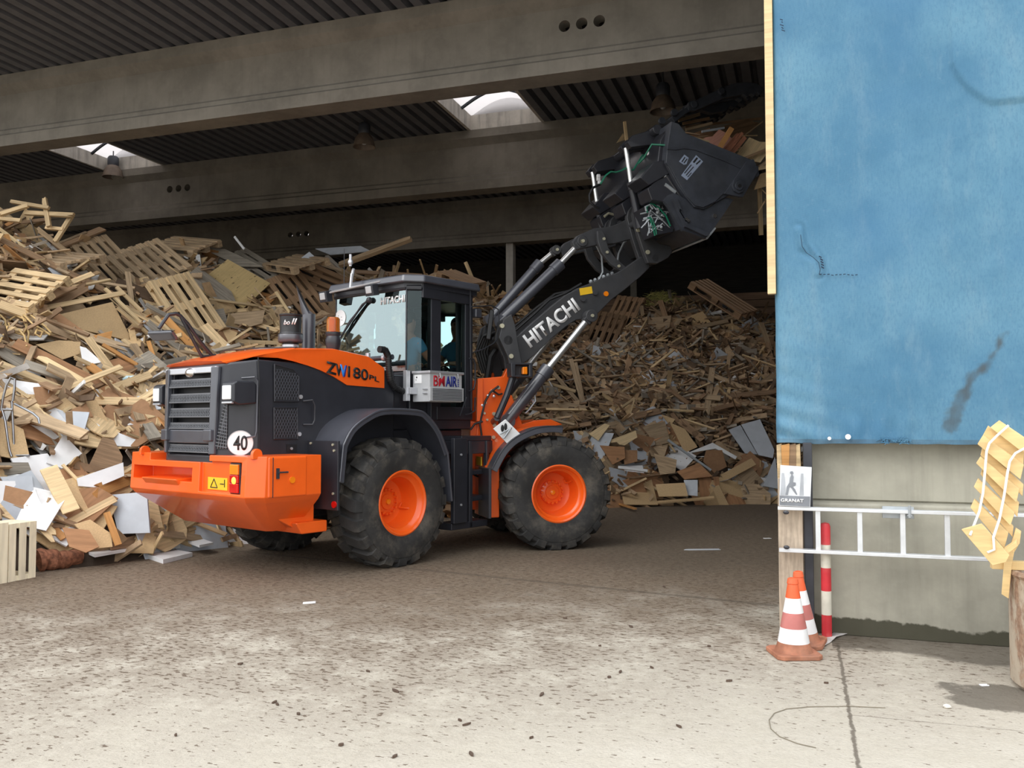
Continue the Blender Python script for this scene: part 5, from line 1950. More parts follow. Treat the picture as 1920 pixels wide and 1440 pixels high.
def flat(name, corners, mat, label, cat='board', th=0.02, lift=0.2, heap='left', n=None, depth=None, tilt=0.8):
    cx = sum(q[0] for q in corners) / len(corners)
    cy = sum(q[1] for q in corners) / len(corners)
    HERO_PX.append([(cx + (q[0] - cx) * 1.0, cy + (q[1] - cy) * 1.0) for q in corners])
    p, nn = prep(cx, cy, lift, n, tilt, depth)
    if nn.dot(CAMP - p) < 0: nn = -nn
    pts = [on_plane(p, nn, *q) for q in corners]
    M4 = frame_m(p, pts[1] - pts[0], nn)
    inv = M4.inverted()
    loc = [inv @ q for q in pts]
    mb = MB().prism([(q.x, q.y) for q in loc], 'z', -th, 0)
    o = mb.build(name, mat, smooth=False)
    o.matrix_world = M4
    tag(o, label, cat)
    return o
G_ = (0, 0, 1)
flat('white_board', [(119, 814), (154, 850), (117, 878), (87, 867)], 'lam_white', 'curved white board tilted among scraps, left of the orange counterweight')
flat('white_board', [(178, 825), (194, 800), (264, 828), (261, 839), (222, 836)], 'lam_white', 'white board peeping out above the left end of the orange counterweight', lift=0.1)
flat('brown_board', [(192, 819), (214, 825), (230, 856), (228, 878), (164, 878)], 'brown', 'dark brown triangular board just left of the counterweight end', lift=0.25)
flat('white_board', [(144, 897), (231, 867), (233, 892), (181, 914), (147, 911)], 'lam_white', 'long white board with its end touching the counterweight in view', lift=0.3)
flat('yellow_board', [(75, 881), (107, 871), (150, 953), (118, 964)], 'fresh', 'honey yellow board leaning on the low left heap above the crate', lift=0.45, th=0.03)
flat('grey_board', [(204, 928), (275, 922), (281, 999), (222, 1001)], 'lam_grey', 'large upright light grey panel below the counterweight', lift=0.3, n=(0.1, -1, 0.25))
flat('pine_board', [(278, 933), (294, 936), (306, 989), (281, 992)], 'pine', 'narrow upright pine panel right of the large grey panel', lift=0.25, n=(0.5, -1, 0.25))
flat('white_board', [(67, 917), (92, 922), (111, 953), (83, 958)], 'lam_white', 'white board half under the honey yellow board', lift=0.3)
flat('veneered_board', [(117, 989), (167, 994), (186, 1025), (161, 1036), (130, 1025)], 'veneer', 'brown grained board at the heap foot right of the slatted crate', lift=0.5)
flat('chipboard_panel', [(139, 983), (169, 974), (208, 1000), (211, 1025), (183, 1028)], 'chip', 'brown chipboard behind the grained board at the heap foot', lift=0.4)
one('wooden_plank', (200, 961), (222, 1022), 11, 'orangewood', 'orange wooden strip leaning against the large grey panel', lift=0.5)
flat('white_board', [(162, 1033), (256, 1019), (258, 1026), (178, 1040)], 'lam_white', 'long white board lying flat at the left heap foot', n=G_, lift=0.0, th=0.03)
flat('white_board', [(247, 1030), (300, 1025), (361, 1036), (306, 1049)], 'lam_white', 'white framed panel lying on the ground behind the rear wheel', n=G_, lift=0.05, th=0.05)
flat('white_board', [(326, 1004), (353, 1001), (400, 1017), (374, 1022)], 'lam_white', 'narrow white board on the ground left of the far rear tyre', n=G_, lift=0.05, th=0.03)
flat('chipboard_panel', [(380, 1003), (403, 992), (428, 1011), (403, 1018)], 'chip', 'brown broken board touching the far rear tyre', lift=0.15)
flat('grey_board', [(0, 867), (53, 867), (60, 885), (0, 892)], 'grey', 'dull grey board at the left frame edge above the pale grey one')
flat('grey_board', [(0, 894), (60, 892), (65, 933), (17, 919)], 'lam_grey', 'pale grey board at the left frame edge', lift=0.25)
flat('chipboard_panel', [(0, 783), (44, 805), (58, 866), (0, 855)], 'chip', 'upright beige chipboard behind the chrome chair frame', lift=0.15)
flat('chipboard_panel', [(161, 753), (178, 746), (204, 792), (172, 800)], 'chip', 'tan chipboard offcut sticking up left of the rear lamp')
flat('chipboard_panel', [(111, 778), (161, 756), (175, 781), (131, 789)], 'hdf', 'flat brown board next to the tan chipboard offcut')
flat('white_board', [(18, 733), (47, 725), (68, 742), (42, 744)], 'lam_white', 'small white board beside the chrome chair frame')
flat('white_board', [(68, 746), (94, 731), (104, 736), (92, 746)], 'lam_white', 'small white scrap right of the chrome chair frame')
flat('white_board', [(35, 792), (92, 803), (111, 819), (103, 824), (31, 806)], 'lam_white', 'white board just below and right of the chrome chair frame')
flat('chipboard_panel', [(83, 596), (211, 566), (242, 627), (242, 638), (117, 610)], 'chip', 'largest smooth beige chipboard sheet, halfway up the left heap', lift=0.3)
flat('chipboard_panel', [(67, 646), (111, 638), (151, 641), (150, 663), (117, 674)], 'chip', 'beige board below the largest chipboard sheet')
flat('white_board', [(150, 649), (161, 652), (192, 679), (156, 685)], 'lam_white', 'white triangular scrap below the largest chipboard sheet', lift=0.35)
flat('brown_board', [(192, 679), (222, 671), (258, 688), (250, 704), (194, 693)], 'veneer', 'reddish brown board just right of the white triangular scrap')
flat('orange_board', [(175, 629), (211, 620), (207, 640), (183, 638)], 'orangewood', 'small orange board under the edge of the largest chipboard sheet', lift=0.4)
one('wooden_plank', (0, 682), (147, 743), 14, 'pine', 'long pale plank sloping down from the left frame edge', lift=0.4)
one('wooden_plank', (28, 643), (192, 724), 20, 'veneer', 'wide brown plank above the long pale plank', lift=0.35)
one('wooden_plank', (72, 668), (172, 724), 11, 'fresh', 'bright yellow plank on the wide brown plank', lift=0.48)
one('wooden_plank', (78, 579), (233, 549), 9, 'pine', 'pale batten lying over the largest chipboard sheet', lift=0.5)
one('wooden_plank', (69, 428), (250, 571), 9, 'weathered', 'very long weathered plank slanting under the crest frame', lift=0.4)
one('wooden_plank', (239, 510), (256, 632), 9, 'weathered', 'upright weathered plank right of the largest chipboard sheet', lift=0.4)
one('wooden_plank', (11, 440), (33, 496), 9, 'orangewood', 'short upright brown plank near the left edge under the crest frame', lift=0.35)
one('wooden_plank', (218, 538), (267, 585), 7, 'pine', 'thin pale plank crossing the end of the pale batten', lift=0.5)
one('wooden_plank', (278, 640), (300, 704), 7, 'orangewood', 'orange strip standing above the rear lamp', lift=0.3)
one('wooden_plank', (192, 646), (258, 685), 7, 'orangewood', 'orange strip slanting down to the reddish brown board', lift=0.35)
one('wooden_plank', (292, 593), (361, 668), 6, 'pine', 'thin pale strip behind the rear mirror arm', lift=0.3)
one('wooden_plank', (119, 543), (172, 568), 9, 'pine', 'short pale plank above the pale batten', lift=0.3)
one('wooden_plank', (308, 595), (375, 665), 14, 'orangewood', 'broad orange plank behind the rear mirror', lift=0.25)
for a, b, w_, lab in (((0, 402), (53, 385), 8, 'pale batten of the broken frame on the crest, leftmost and rising'), ((21, 378), (92, 390), 6, 'topmost pale batten of the crest frame'), ((83, 372), (92, 425), 8, 'upright pale batten of the crest frame'),
                      ((47, 399), (139, 404), 8, 'long level pale batten of the crest frame'), ((136, 402), (103, 454), 8, 'slanting pale batten at the right end of the crest frame'), ((86, 427), (119, 430), 6, 'short level batten low in the crest frame'), ((0, 410), (39, 414), 7, 'pale batten at the frame edge under the rising one')):
    one('frame_batten', a, b, w_, 'pine', lab, 'batten', th=0.05, depth=14.6, n=(0.2, -1, 0.3))
one('timber_beam', (637, 497), (771, 447), 9, 'weathered', 'long square timber sticking up out of the heap behind the cab', 'beam', th=0.09, depth=17.3, n=(-0.1, -1, 0.5))
flat('grey_slab', [(591, 466), (676, 461), (694, 470), (619, 477)], 'lam_grey', 'dim grey slab on the crest left of the long timber', depth=18.4, n=(-0.2, -0.7, 0.7))
flat('grey_board', [(565, 483), (580, 472), (601, 491), (591, 494)], 'lam_grey', 'small pale board on the crest below the grey slab', lift=0.1)
flat('plywood_sheet', [(374, 527), (427, 486), (507, 531), (457, 578)], 'ply', 'yellowish plywood sheet with dark specks above the hood', lift=0.5, th=0.04)
flat('grey_board', [(382, 467), (422, 467), (494, 500), (451, 500)], 'grey', 'grey board behind the speckled plywood sheet', lift=0.1)
one('wooden_plank', (440, 444), (458, 467), 4, 'lam_white', 'thin white strip standing on the crest above the plywood sheet', lift=0.0, depth=17.0, n=(0, -1, 0.2))
one('wooden_plank', (873, 492), (894, 542), 6, 'pine', 'thin stick standing upright behind the cab roof', depth=19.5, n=(0, -1, 0.2), th=0.05)
flat('ridged_board', [(432, 588), (497, 581), (492, 606), (470, 612), (435, 606)], 'weathered', 'ridged tan board left of the black air intake', lift=0.4)
flat('dark_board', [(383, 584), (419, 578), (432, 619), (398, 606)], 'grey', 'dark grey board between pallet and ridged board', lift=0.3)
one('wooden_plank', (440, 640), (528, 644), 8, 'pine', 'pale plank lying just above the hood left of the air intake', lift=0.3)
# right heap
RH = dict(heap='right')
flat('chipboard_panel', [(1235, 786), (1241, 777), (1266, 786), (1253, 804)], 'chip', 'small orange brown chipboard midway up the right heap', **RH)
flat('chipboard_panel', [(1256, 792), (1284, 804), (1308, 838), (1284, 849)], 'chip', 'tilted tan chipboard right of the small orange brown one', lift=0.35, **RH)
flat('pale_board', [(1366, 806), (1388, 797), (1420, 852), (1397, 850)], 'lam_grey', 'pale panel beside the blue tarpaulin, left of two', lift=0.3, **RH)
flat('pale_board', [(1390, 796), (1425, 786), (1452, 844), (1449, 859), (1422, 853)], 'lam_grey', 'pale panel touching the blue tarpaulin edge, right of two', lift=0.35, **RH)
flat('white_board', [(1287, 850), (1336, 830), (1382, 856), (1379, 861), (1342, 841)], 'lam_white', 'curved white board below the tilted tan chipboard', lift=0.4, **RH)
flat('brown_board', [(1324, 844), (1354, 844), (1363, 875), (1339, 887), (1318, 865)], 'hdf', 'brown board under the curved white board', lift=0.3, **RH)
flat('chipboard_panel', [(1351, 890), (1409, 859), (1418, 871), (1360, 902)], 'chip', 'slanting tan chipboard low in the right heap', lift=0.45, **RH)
flat('veneered_board', [(1269, 884), (1311, 868), (1336, 893), (1284, 899)], 'veneer', 'brown veneered board low in the right heap', lift=0.4, **RH)
flat('beige_board', [(1226, 850), (1269, 862), (1266, 887), (1238, 890)], 'weathered', 'beige board standing right of the front wheel', lift=0.35, **RH)
flat('chipboard_panel', [(1229, 908), (1284, 905), (1290, 930), (1235, 931)], 'chip', 'wide tan board at the foot of the right heap', lift=0.5, n=(0, -1, 0.5), **RH)
flat('grey_board', [(1282, 900), (1308, 900), (1308, 930), (1287, 928)], 'lam_grey', 'pale square board at the foot of the right heap', lift=0.6, n=(0, -1, 0.5), **RH)
flat('yellow_board', [(1134, 829), (1192, 807), (1195, 820), (1171, 835)], 'fresh', 'yellow board just above the front tyre', lift=0.4, **RH)
flat('yellow_board', [(1104, 813), (1134, 794), (1143, 797), (1122, 826)], 'fresh', 'pale yellow board behind the front fender tip', lift=0.4, **RH)
flat('veneered_board', [(1125, 835), (1171, 838), (1172, 859), (1149, 871)], 'veneer', 'reddish brown board at the front tyre shoulder', lift=0.4, **RH)
flat('brown_board', [(1168, 844), (1195, 844), (1195, 865), (1171, 871)], 'hdf', 'small brown board right of the front tyre shoulder', lift=0.4, **RH)
one('wooden_plank', (1159, 876), (1214, 883), 5, 'lam_white', 'white strip right of the front tyre', lift=0.5, **RH)
flat('grey_board', [(1431, 911), (1453, 856), (1462, 917)], 'lam_grey', 'grey board behind the wooden post under the tarpaulin', lift=0.5, **RH)
one('wooden_plank', (1198, 945), (1339, 933), 8, 'chip', 'long tan plank along the foot of the right heap', lift=0.35, n=(0, -0.4, 1), **RH)
one('wooden_plank', (1070, 673), (1097, 774), 8, 'weathered', 'tall splintered plank beneath the lift cylinder', lift=0.4, **RH)
one('wooden_plank', (1033, 694), (1088, 758), 7, 'weathered', 'slanting splintered plank beside the lift cylinder', lift=0.4, **RH)
one('wooden_plank', (1018, 716), (1079, 734), 6, 'pine', 'pale strip behind the lift cylinder', lift=0.4, **RH)
one('wooden_plank', (1079, 680), (1094, 752), 6, 'weathered', 'thin upright splinter right of the lift cylinder', lift=0.45, **RH)
one('metal_strip', (1252, 825), (1333, 882), 4, 'galv', 'thin metal strip across the boards of the right heap', 'metal strip', lift=0.5, **RH)
one('wooden_plank', (1292, 996), (1393, 989), 5, 'lam_white', 'pale plank lying alone on the dark floor', n=G_, lift=0.0, depth=13.05, **RH)
one('wooden_plank', (1156, 943), (1191, 954), 6, 'orangewood', 'short orange plank on the floor right of the front tyre', n=G_, lift=0.0, depth=15.8, **RH)

# ---------------------------------------------------------------- pallets
def pallet(loc_px, axis, nrm, label, mat='weathered', lift=0.25, depth=None, scale=1.0):
    p, nn = prep(loc_px[0], loc_px[1], lift, nrm, 0.6, depth)
    a, b = on_plane(p, nn, *axis[0]), on_plane(p, nn, *axis[1])
    e = empty('pallet', (0, 0, 0))
    e.matrix_world = frame_m(p, b - a, nn)
    tag(e, label, 'pallet')
    L_, W_ = 1.2 * scale, 0.8 * scale
    rr_ = L_ / 2 * 0.85
    HERO_PX.append([to_px(e.matrix_world @ Vector((sx * rr_, sy * W_ * 0.42, 0.07))) for sx, sy in ((-1, -1), (1, -1), (1, 1), (-1, 1))])
    m = MB()
    for k, wd in ((0, .105), (1, .085), (2, .105), (3, .085), (4, .105)):
        y = -W_ / 2 + 0.07 + (W_ - 0.14) * k / 4
        m.box((0, y, 0.061), (L_, wd, 0.022))
    for x in (-L_ / 2 + .07, 0, L_ / 2 - .07):
        m.box((x, 0, 0.039), (0.145, W_, 0.022))
    m.build('top_deck', mat, e, smooth=False)
    m = MB()
    for x in (-L_ / 2 + .07, 0, L_ / 2 - .07):
        for y in (-W_ / 2 + .06, 0, W_ / 2 - .06):
            m.box((x, y, -0.011), (0.14, 0.11, 0.078))
    m.each('block', mat, e, smooth=False)
    for y in (-W_ / 2 + .05, 0, W_ / 2 - .05):
        m = MB().box((0, y, -0.061), (L_, 0.10, 0.022))
        m.build('bottom_skid', mat, e, smooth=False)
    return e
pallet((350, 575), ((347, 540), (396, 612)), None, 'tan pallet with slats facing out, just above the rear mirror', 'pine', 0.35)
pallet((292, 490), ((222, 432), (345, 535)), (0.35, -0.65, 0.8), 'big slanting pallet on the crest above the rear mirror', 'weathered', 0.35)
pallet((268, 505), ((205, 445), (320, 550)), (0.35, -0.55, 0.8), 'pallet lying under the big slanting one', 'weathered', 0.1)
pallet((345, 462), ((300, 448), (392, 456)), (0.1, -0.45, 0.9), 'level pallet topmost on the crest behind the big slanting one', 'weathered', 0.2)
pallet((45, 545), ((0, 532), (92, 548)), (0.05, -0.75, 0.75), 'pale pallet at the left frame edge above the canes', 'pine', 0.35)
pallet((120, 490), ((55, 484), (185, 496)), (0.05, -0.35, 0.9), 'edge on pallet under the crest frame', 'weathered', 0.3)
pallet((200, 492), ((160, 445), (250, 540)), (0.7, -0.45, 0.7), 'steep pallet left of the big slanting one', 'weathered', 0.2)
pallet((590, 530), ((520, 505), (640, 555)), None, 'brown pallet between exhaust stack and cab', 'brown', 0.3)
pallet((555, 495), ((495, 490), (605, 505)), (0, -0.4, 0.9), 'edge on pallet on the crest above the exhaust stack', 'weathered', 0.2)
pallet((560, 560), ((545, 520), (600, 590)), None, 'dim pallet right behind the exhaust stack', 'brown', 0.2)
pallet((865, 525), ((840, 520), (890, 540)), (0.3, -0.3, 0.9), 'small looking pallet behind the right end of the cab roof', 'brown', 0.05, None, 0.7)
pallet((1135, 620), ((1115, 680), (1160, 575)), None, 'dark pallet leaning upright behind the boom', 'brown', 0.2)
pallet((1170, 590), ((1150, 640), (1185, 565)), None, 'dark pallet leaning right of another behind the boom', 'brown', 0.15)
pallet((1355, 560), ((1325, 540), (1392, 582)), (0.5, -0.35, 0.8), 'pallet on the crest of the right heap near the tarpaulin', 'brown', 0.15)
pallet((470, 505), ((440, 480), (505, 520)), (0.4, -0.6, 0.8), 'grey pallet half hidden behind the plywood sheet', 'grey', 0.0)

# ---------------------------------------------------------------- loose pieces all over the heaps
PS = [(L_, W_, T_) for L_ in (0.9, 1.4, 1.9, 2.5) for W_, T_ in ((0.09, 0.022), (0.12, 0.024), (0.16, 0.03))]
PSB = [(0.6, 0.1, 0.022), (0.9, 0.13, 0.022), (1.2, 0.1, 0.03), (1.7, 0.13, 0.03), (0.7, 0.16, 0.02)]
LS = [(0.8, 0.035, 0.02), (1.1, 0.04, 0.03), (1.5, 0.045, 0.03), (1.9, 0.05, 0.035)]
BS = [(0.5, 0.4, 0.018), (0.7, 0.45, 0.018), (0.9, 0.5, 0.02), (0.6, 0.3, 0.018)]
BSB = [(0.8, 0.5, 0.018), (1.1, 0.65, 0.02), (0.6, 0.45, 0.018), (1.0, 0.4, 0.018)]
scatter('left', 'plank', 95, ['weathered', 'weathered', 'pine', 'brown', 'grey', 'pine'], PS, -5, 640, (0.03, 0.55))
scatter('left', 'plank', 70, ['pine', 'fresh', 'weathered', 'brown', 'orangewood', 'pine'], PSB + PS[:6], -5, 430, (0.45, 0.97))
scatter('left', 'plank', 18, ['weathered', 'brown', 'pine', 'grey'], PSB, 620, 940, (0.0, 0.3))
scatter('left', 'board', 26, ['weathered', 'chip', 'grey', 'hdf', 'lam_grey'], BS, 0, 640, (0.05, 0.5), (0, 0.06))
scatter('left', 'board', 80, ['chip', 'lam_white', 'lam_white', 'lam_grey', 'hdf', 'veneer', 'chip', 'lam_white', 'pine'], BS + BSB, 0, 425, (0.5, 1.0), (0, 0.12))
scatter('left', 'lath', 110, ['pine', 'weathered', 'fresh', 'pine', 'brown'], LS, -5, 560, (0.05, 0.97))
scatter('right', 'plank', 112, ['brown', 'weathered', 'brown', 'grey', 'weathered'], PSB, 985, 1456, (0.03, 0.8))
scatter('right', 'board', 34, ['hdf', 'grey', 'weathered', 'chip', 'lam_grey'], BS, 1000, 1456, (0.1, 0.7), (0, 0.06))
scatter('right', 'board', 46, ['hdf', 'chip', 'veneer', 'lam_grey', 'lam_white', 'chip', 'veneer', 'weathered'], BSB, 1080, 1456, (0.66, 1.0), (0, 0.12))
scatter('right', 'lath', 130, ['brown', 'weathered', 'pine', 'grey'], LS, 985, 1456, (0.03, 0.97))

# ---------------------------------------------------------------- what nobody could count: the mass of each heap
def heap_mass(name, u0, u1, count, label, mats, wts, small):
    vs, fs, mi = [], [], []
    r2 = random.Random(5)
    i0, i1 = [max(0, min(NU, int((u - UA) / (1800 - UA) * NU))) for u in (u0, u1)]
    idx = {}
    for i in range(i0, i1 + 1):
        for j in range(NV + 1):
            idx[(i, j)] = len(vs)
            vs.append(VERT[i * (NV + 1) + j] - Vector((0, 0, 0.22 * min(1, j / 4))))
    for i in range(i0, i1):
        for j in range(NV):
            fs.append((idx[(i, j)], idx[(i + 1, j)], idx[(i + 1, j + 1)], idx[(i, j + 1)]))
            mi.append(0)
    # close the mass down to the floor along its ends and back
    for k in range(count):
        i = r2.uniform(i0, i1 - 1e-3)
        t = r2.random()
        j = t * NV * 0.78
        ii, jj = int(i), int(j)
        a, b = i - ii, j - jj
        q = [VERT[ii * (NV + 1) + jj], VERT[(ii + 1) * (NV + 1) + jj], VERT[(ii + 1) * (NV + 1) + jj + 1], VERT[ii * (NV + 1) + jj + 1]]
        p = (q[0] * (1 - a) + q[1] * a) * (1 - b) + (q[3] * (1 - a) + q[2] * a) * b
        n = (q[1] - q[0]).cross(q[3] - q[0])
        if n.length < 1e-9: continue
        n.normalize()
        if n.z < 0: n = -n
        n = (n + Vector((r2.gauss(0, .5), r2.gauss(0, .5), r2.gauss(0, .4)))).normalized()
        x = Vector((r2.gauss(0, 1), r2.gauss(0, 1), r2.gauss(0, .5)))
        x = (x - n * x.dot(n)).normalized()
        y = n.cross(x)
        typ = r2.random()
        if typ < 0.72:
            hx, hy, hz = r2.uniform(0.12, 0.55) * small, r2.uniform(0.018, 0.06), r2.uniform(0.006, 0.016)
        else:
            hx, hy, hz = r2.uniform(0.10, 0.28) * small, r2.uniform(0.06, 0.16) * small, 0.009
        p = p + n * r2.uniform(-0.16, 0.09)
        if not all(clear_of(*to_px(p + x * hx * t_)) for t_ in (-0.6, 0, 0.6)): continue
        m = r2.choices(range(1, len(mats)), wts)[0]
        c = len(vs)
        for sx in (-1, 1):
            for sy in (-1, 1):
                for sz in (-1, 1):
                    vs.append(p + x * (sx * hx) + y * (sy * hy * (1 if sx > 0 else r2.uniform(0.4, 1))) + n * (sz * hz))
        fs += [tuple(c + q_ for q_ in f) for f in ((0, 1, 3, 2), (4, 6, 7, 5), (0, 4, 5, 1), (2, 3, 7, 6), (0, 2, 6, 4), (1, 5, 7, 3))]
        mi += [m] * 6
    me = bpy.data.meshes.new(name)
    me.from_pydata([tuple(v) for v in vs], [], fs)
    for m in mats: me.materials.append(M[m])
    me.polygons.foreach_set('material_index', mi)
    o = bpy.data.objects.new(name, me)
    COL.objects.link(o)
    return tag(o, label, 'wood scrap', kind='stuff')
def frag(name, c):
    m, t, b = nodes(name)
    b.inputs['Roughness'].default_value = 0.8
    b.inputs['Specular IOR Level'].default_value = 0.2
    tc = N(t, 'ShaderNodeTexCoord')
    f = noise(t, tc.outputs['Object'], 1.7, 3)
    g = noise(t, tc.outputs['Object'], 14.0, 3)
    col = mix_c(t, smooth(t, f, 0.3, 0.7), tuple(x * 0.65 for x in c), tuple(min(1, x * 1.25) for x in c))
    col = mix_c(t, math_n(t, 'MULTIPLY', smooth(t, g, 0.45, 0.75), 0.4), col, tuple(x * 0.5 for x in c))
    L(t, col, b.inputs['Base Color'])
    return m
M['mound'] = frag('gap_shade_base', (0.06, 0.042, 0.03))  # colour darkened to paint shade into the gaps between pieces
for k, c in (('f_pine', (0.56, 0.40, 0.22)), ('f_tan', (0.44, 0.31, 0.19)), ('f_brown', (0.29, 0.185, 0.11)), ('f_grey', (0.36, 0.31, 0.25)), ('f_white', (0.70, 0.69, 0.67)), ('f_chip', (0.50, 0.33, 0.18)), ('f_orange', (0.46, 0.23, 0.09)), ('f_dark', (0.15, 0.10, 0.065))):
    M[k] = frag('scrap_' + k[2:], c)
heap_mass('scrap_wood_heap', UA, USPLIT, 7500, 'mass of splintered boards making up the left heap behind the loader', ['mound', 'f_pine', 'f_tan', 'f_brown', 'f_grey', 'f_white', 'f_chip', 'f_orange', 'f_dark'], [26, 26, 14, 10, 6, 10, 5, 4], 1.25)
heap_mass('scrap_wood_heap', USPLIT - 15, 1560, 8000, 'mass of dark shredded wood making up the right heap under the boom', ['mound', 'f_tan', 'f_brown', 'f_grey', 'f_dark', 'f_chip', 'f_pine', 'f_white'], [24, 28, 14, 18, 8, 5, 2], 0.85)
# greenish straw on the crest of the right heap
ms = MB()
rs = random.Random(9)
for k in range(900):
    px, py = rs.gauss(1222, 26), 566 - abs(rs.gauss(0, 9)) + rs.uniform(0, 16)
    p, n = hit(px, py)
    if p is None: continue
    d = Vector((rs.gauss(0, 1), rs.gauss(0, 1), rs.uniform(-.2, .6))).normalized() * rs.uniform(0.08, 0.22)
    p = p + Vector((0, 0, 1)) * rs.uniform(0.0, 0.30)
    ms.add([p - d + Vector((0, 0, .006)), p - d - Vector((0, 0, .006)), p + d - Vector((0, 0, .003)), p + d + Vector((0, 0, .003))], [(0, 1, 2, 3)])
M['straw'] = plain('green_straw', (0.50, 0.47, 0.15), 0.8, var=0.3)
tag(ms.build('straw', 'straw', smooth=False), 'yellow green straw lying on top of the right heap', 'straw', kind='stuff')

# ---------------------------------------------------------------- labels of the scattered pieces
def size_word(kind, l):
    if kind == 'board': return 'small' if l < 0.55 else 'medium' if l < 0.75 else 'broad'
    return 'short' if l < 0.95 else 'medium' if l < 1.3 else 'long' if l < 1.75 else 'longest'
def tilt_word(a):
    d = (math.degrees(a) + 90) % 180 - 90
    return 'level' if abs(d) < 12 else 'steep' if abs(d) > 65 else 'right-falling' if d < 0 else 'right-rising'
def_groups = {}
for rec in PIECES:
    o, kind, mat, ln, ang, px, py, heap, own = rec
    cx, cyv = where(px, py, heap)
    nm = {'plank': 'plank', 'lath': 'lath', 'board': 'broken board'}[kind]
    lab = '%s %s %s %s, %s %s' % (size_word(kind, ln), tilt_word(ang), CNAME[mat], nm, cyv, cx)
    def_groups.setdefault(lab, []).append(rec)
for lab, recs in def_groups.items():
    recs.sort(key=lambda r_: r_[5])
    k = len(recs)
    for i, (o, kind, mat, ln, ang, px, py, heap, own) in enumerate(recs):
        l2 = lab
        if k == 2: l2 = ('left ' if i == 0 else 'right ') + lab + ', of two'
        elif k > 2: l2 = ('leftmost ' if i == 0 else 'rightmost ' if i == k - 1 else 'middle ') + lab
        tag(o, l2, {'plank': 'plank', 'lath': 'lath', 'board': 'board'}[kind], '%s on the %s heap' % ({'plank': 'planks', 'lath': 'laths', 'board': 'broken boards'}[kind], heap))
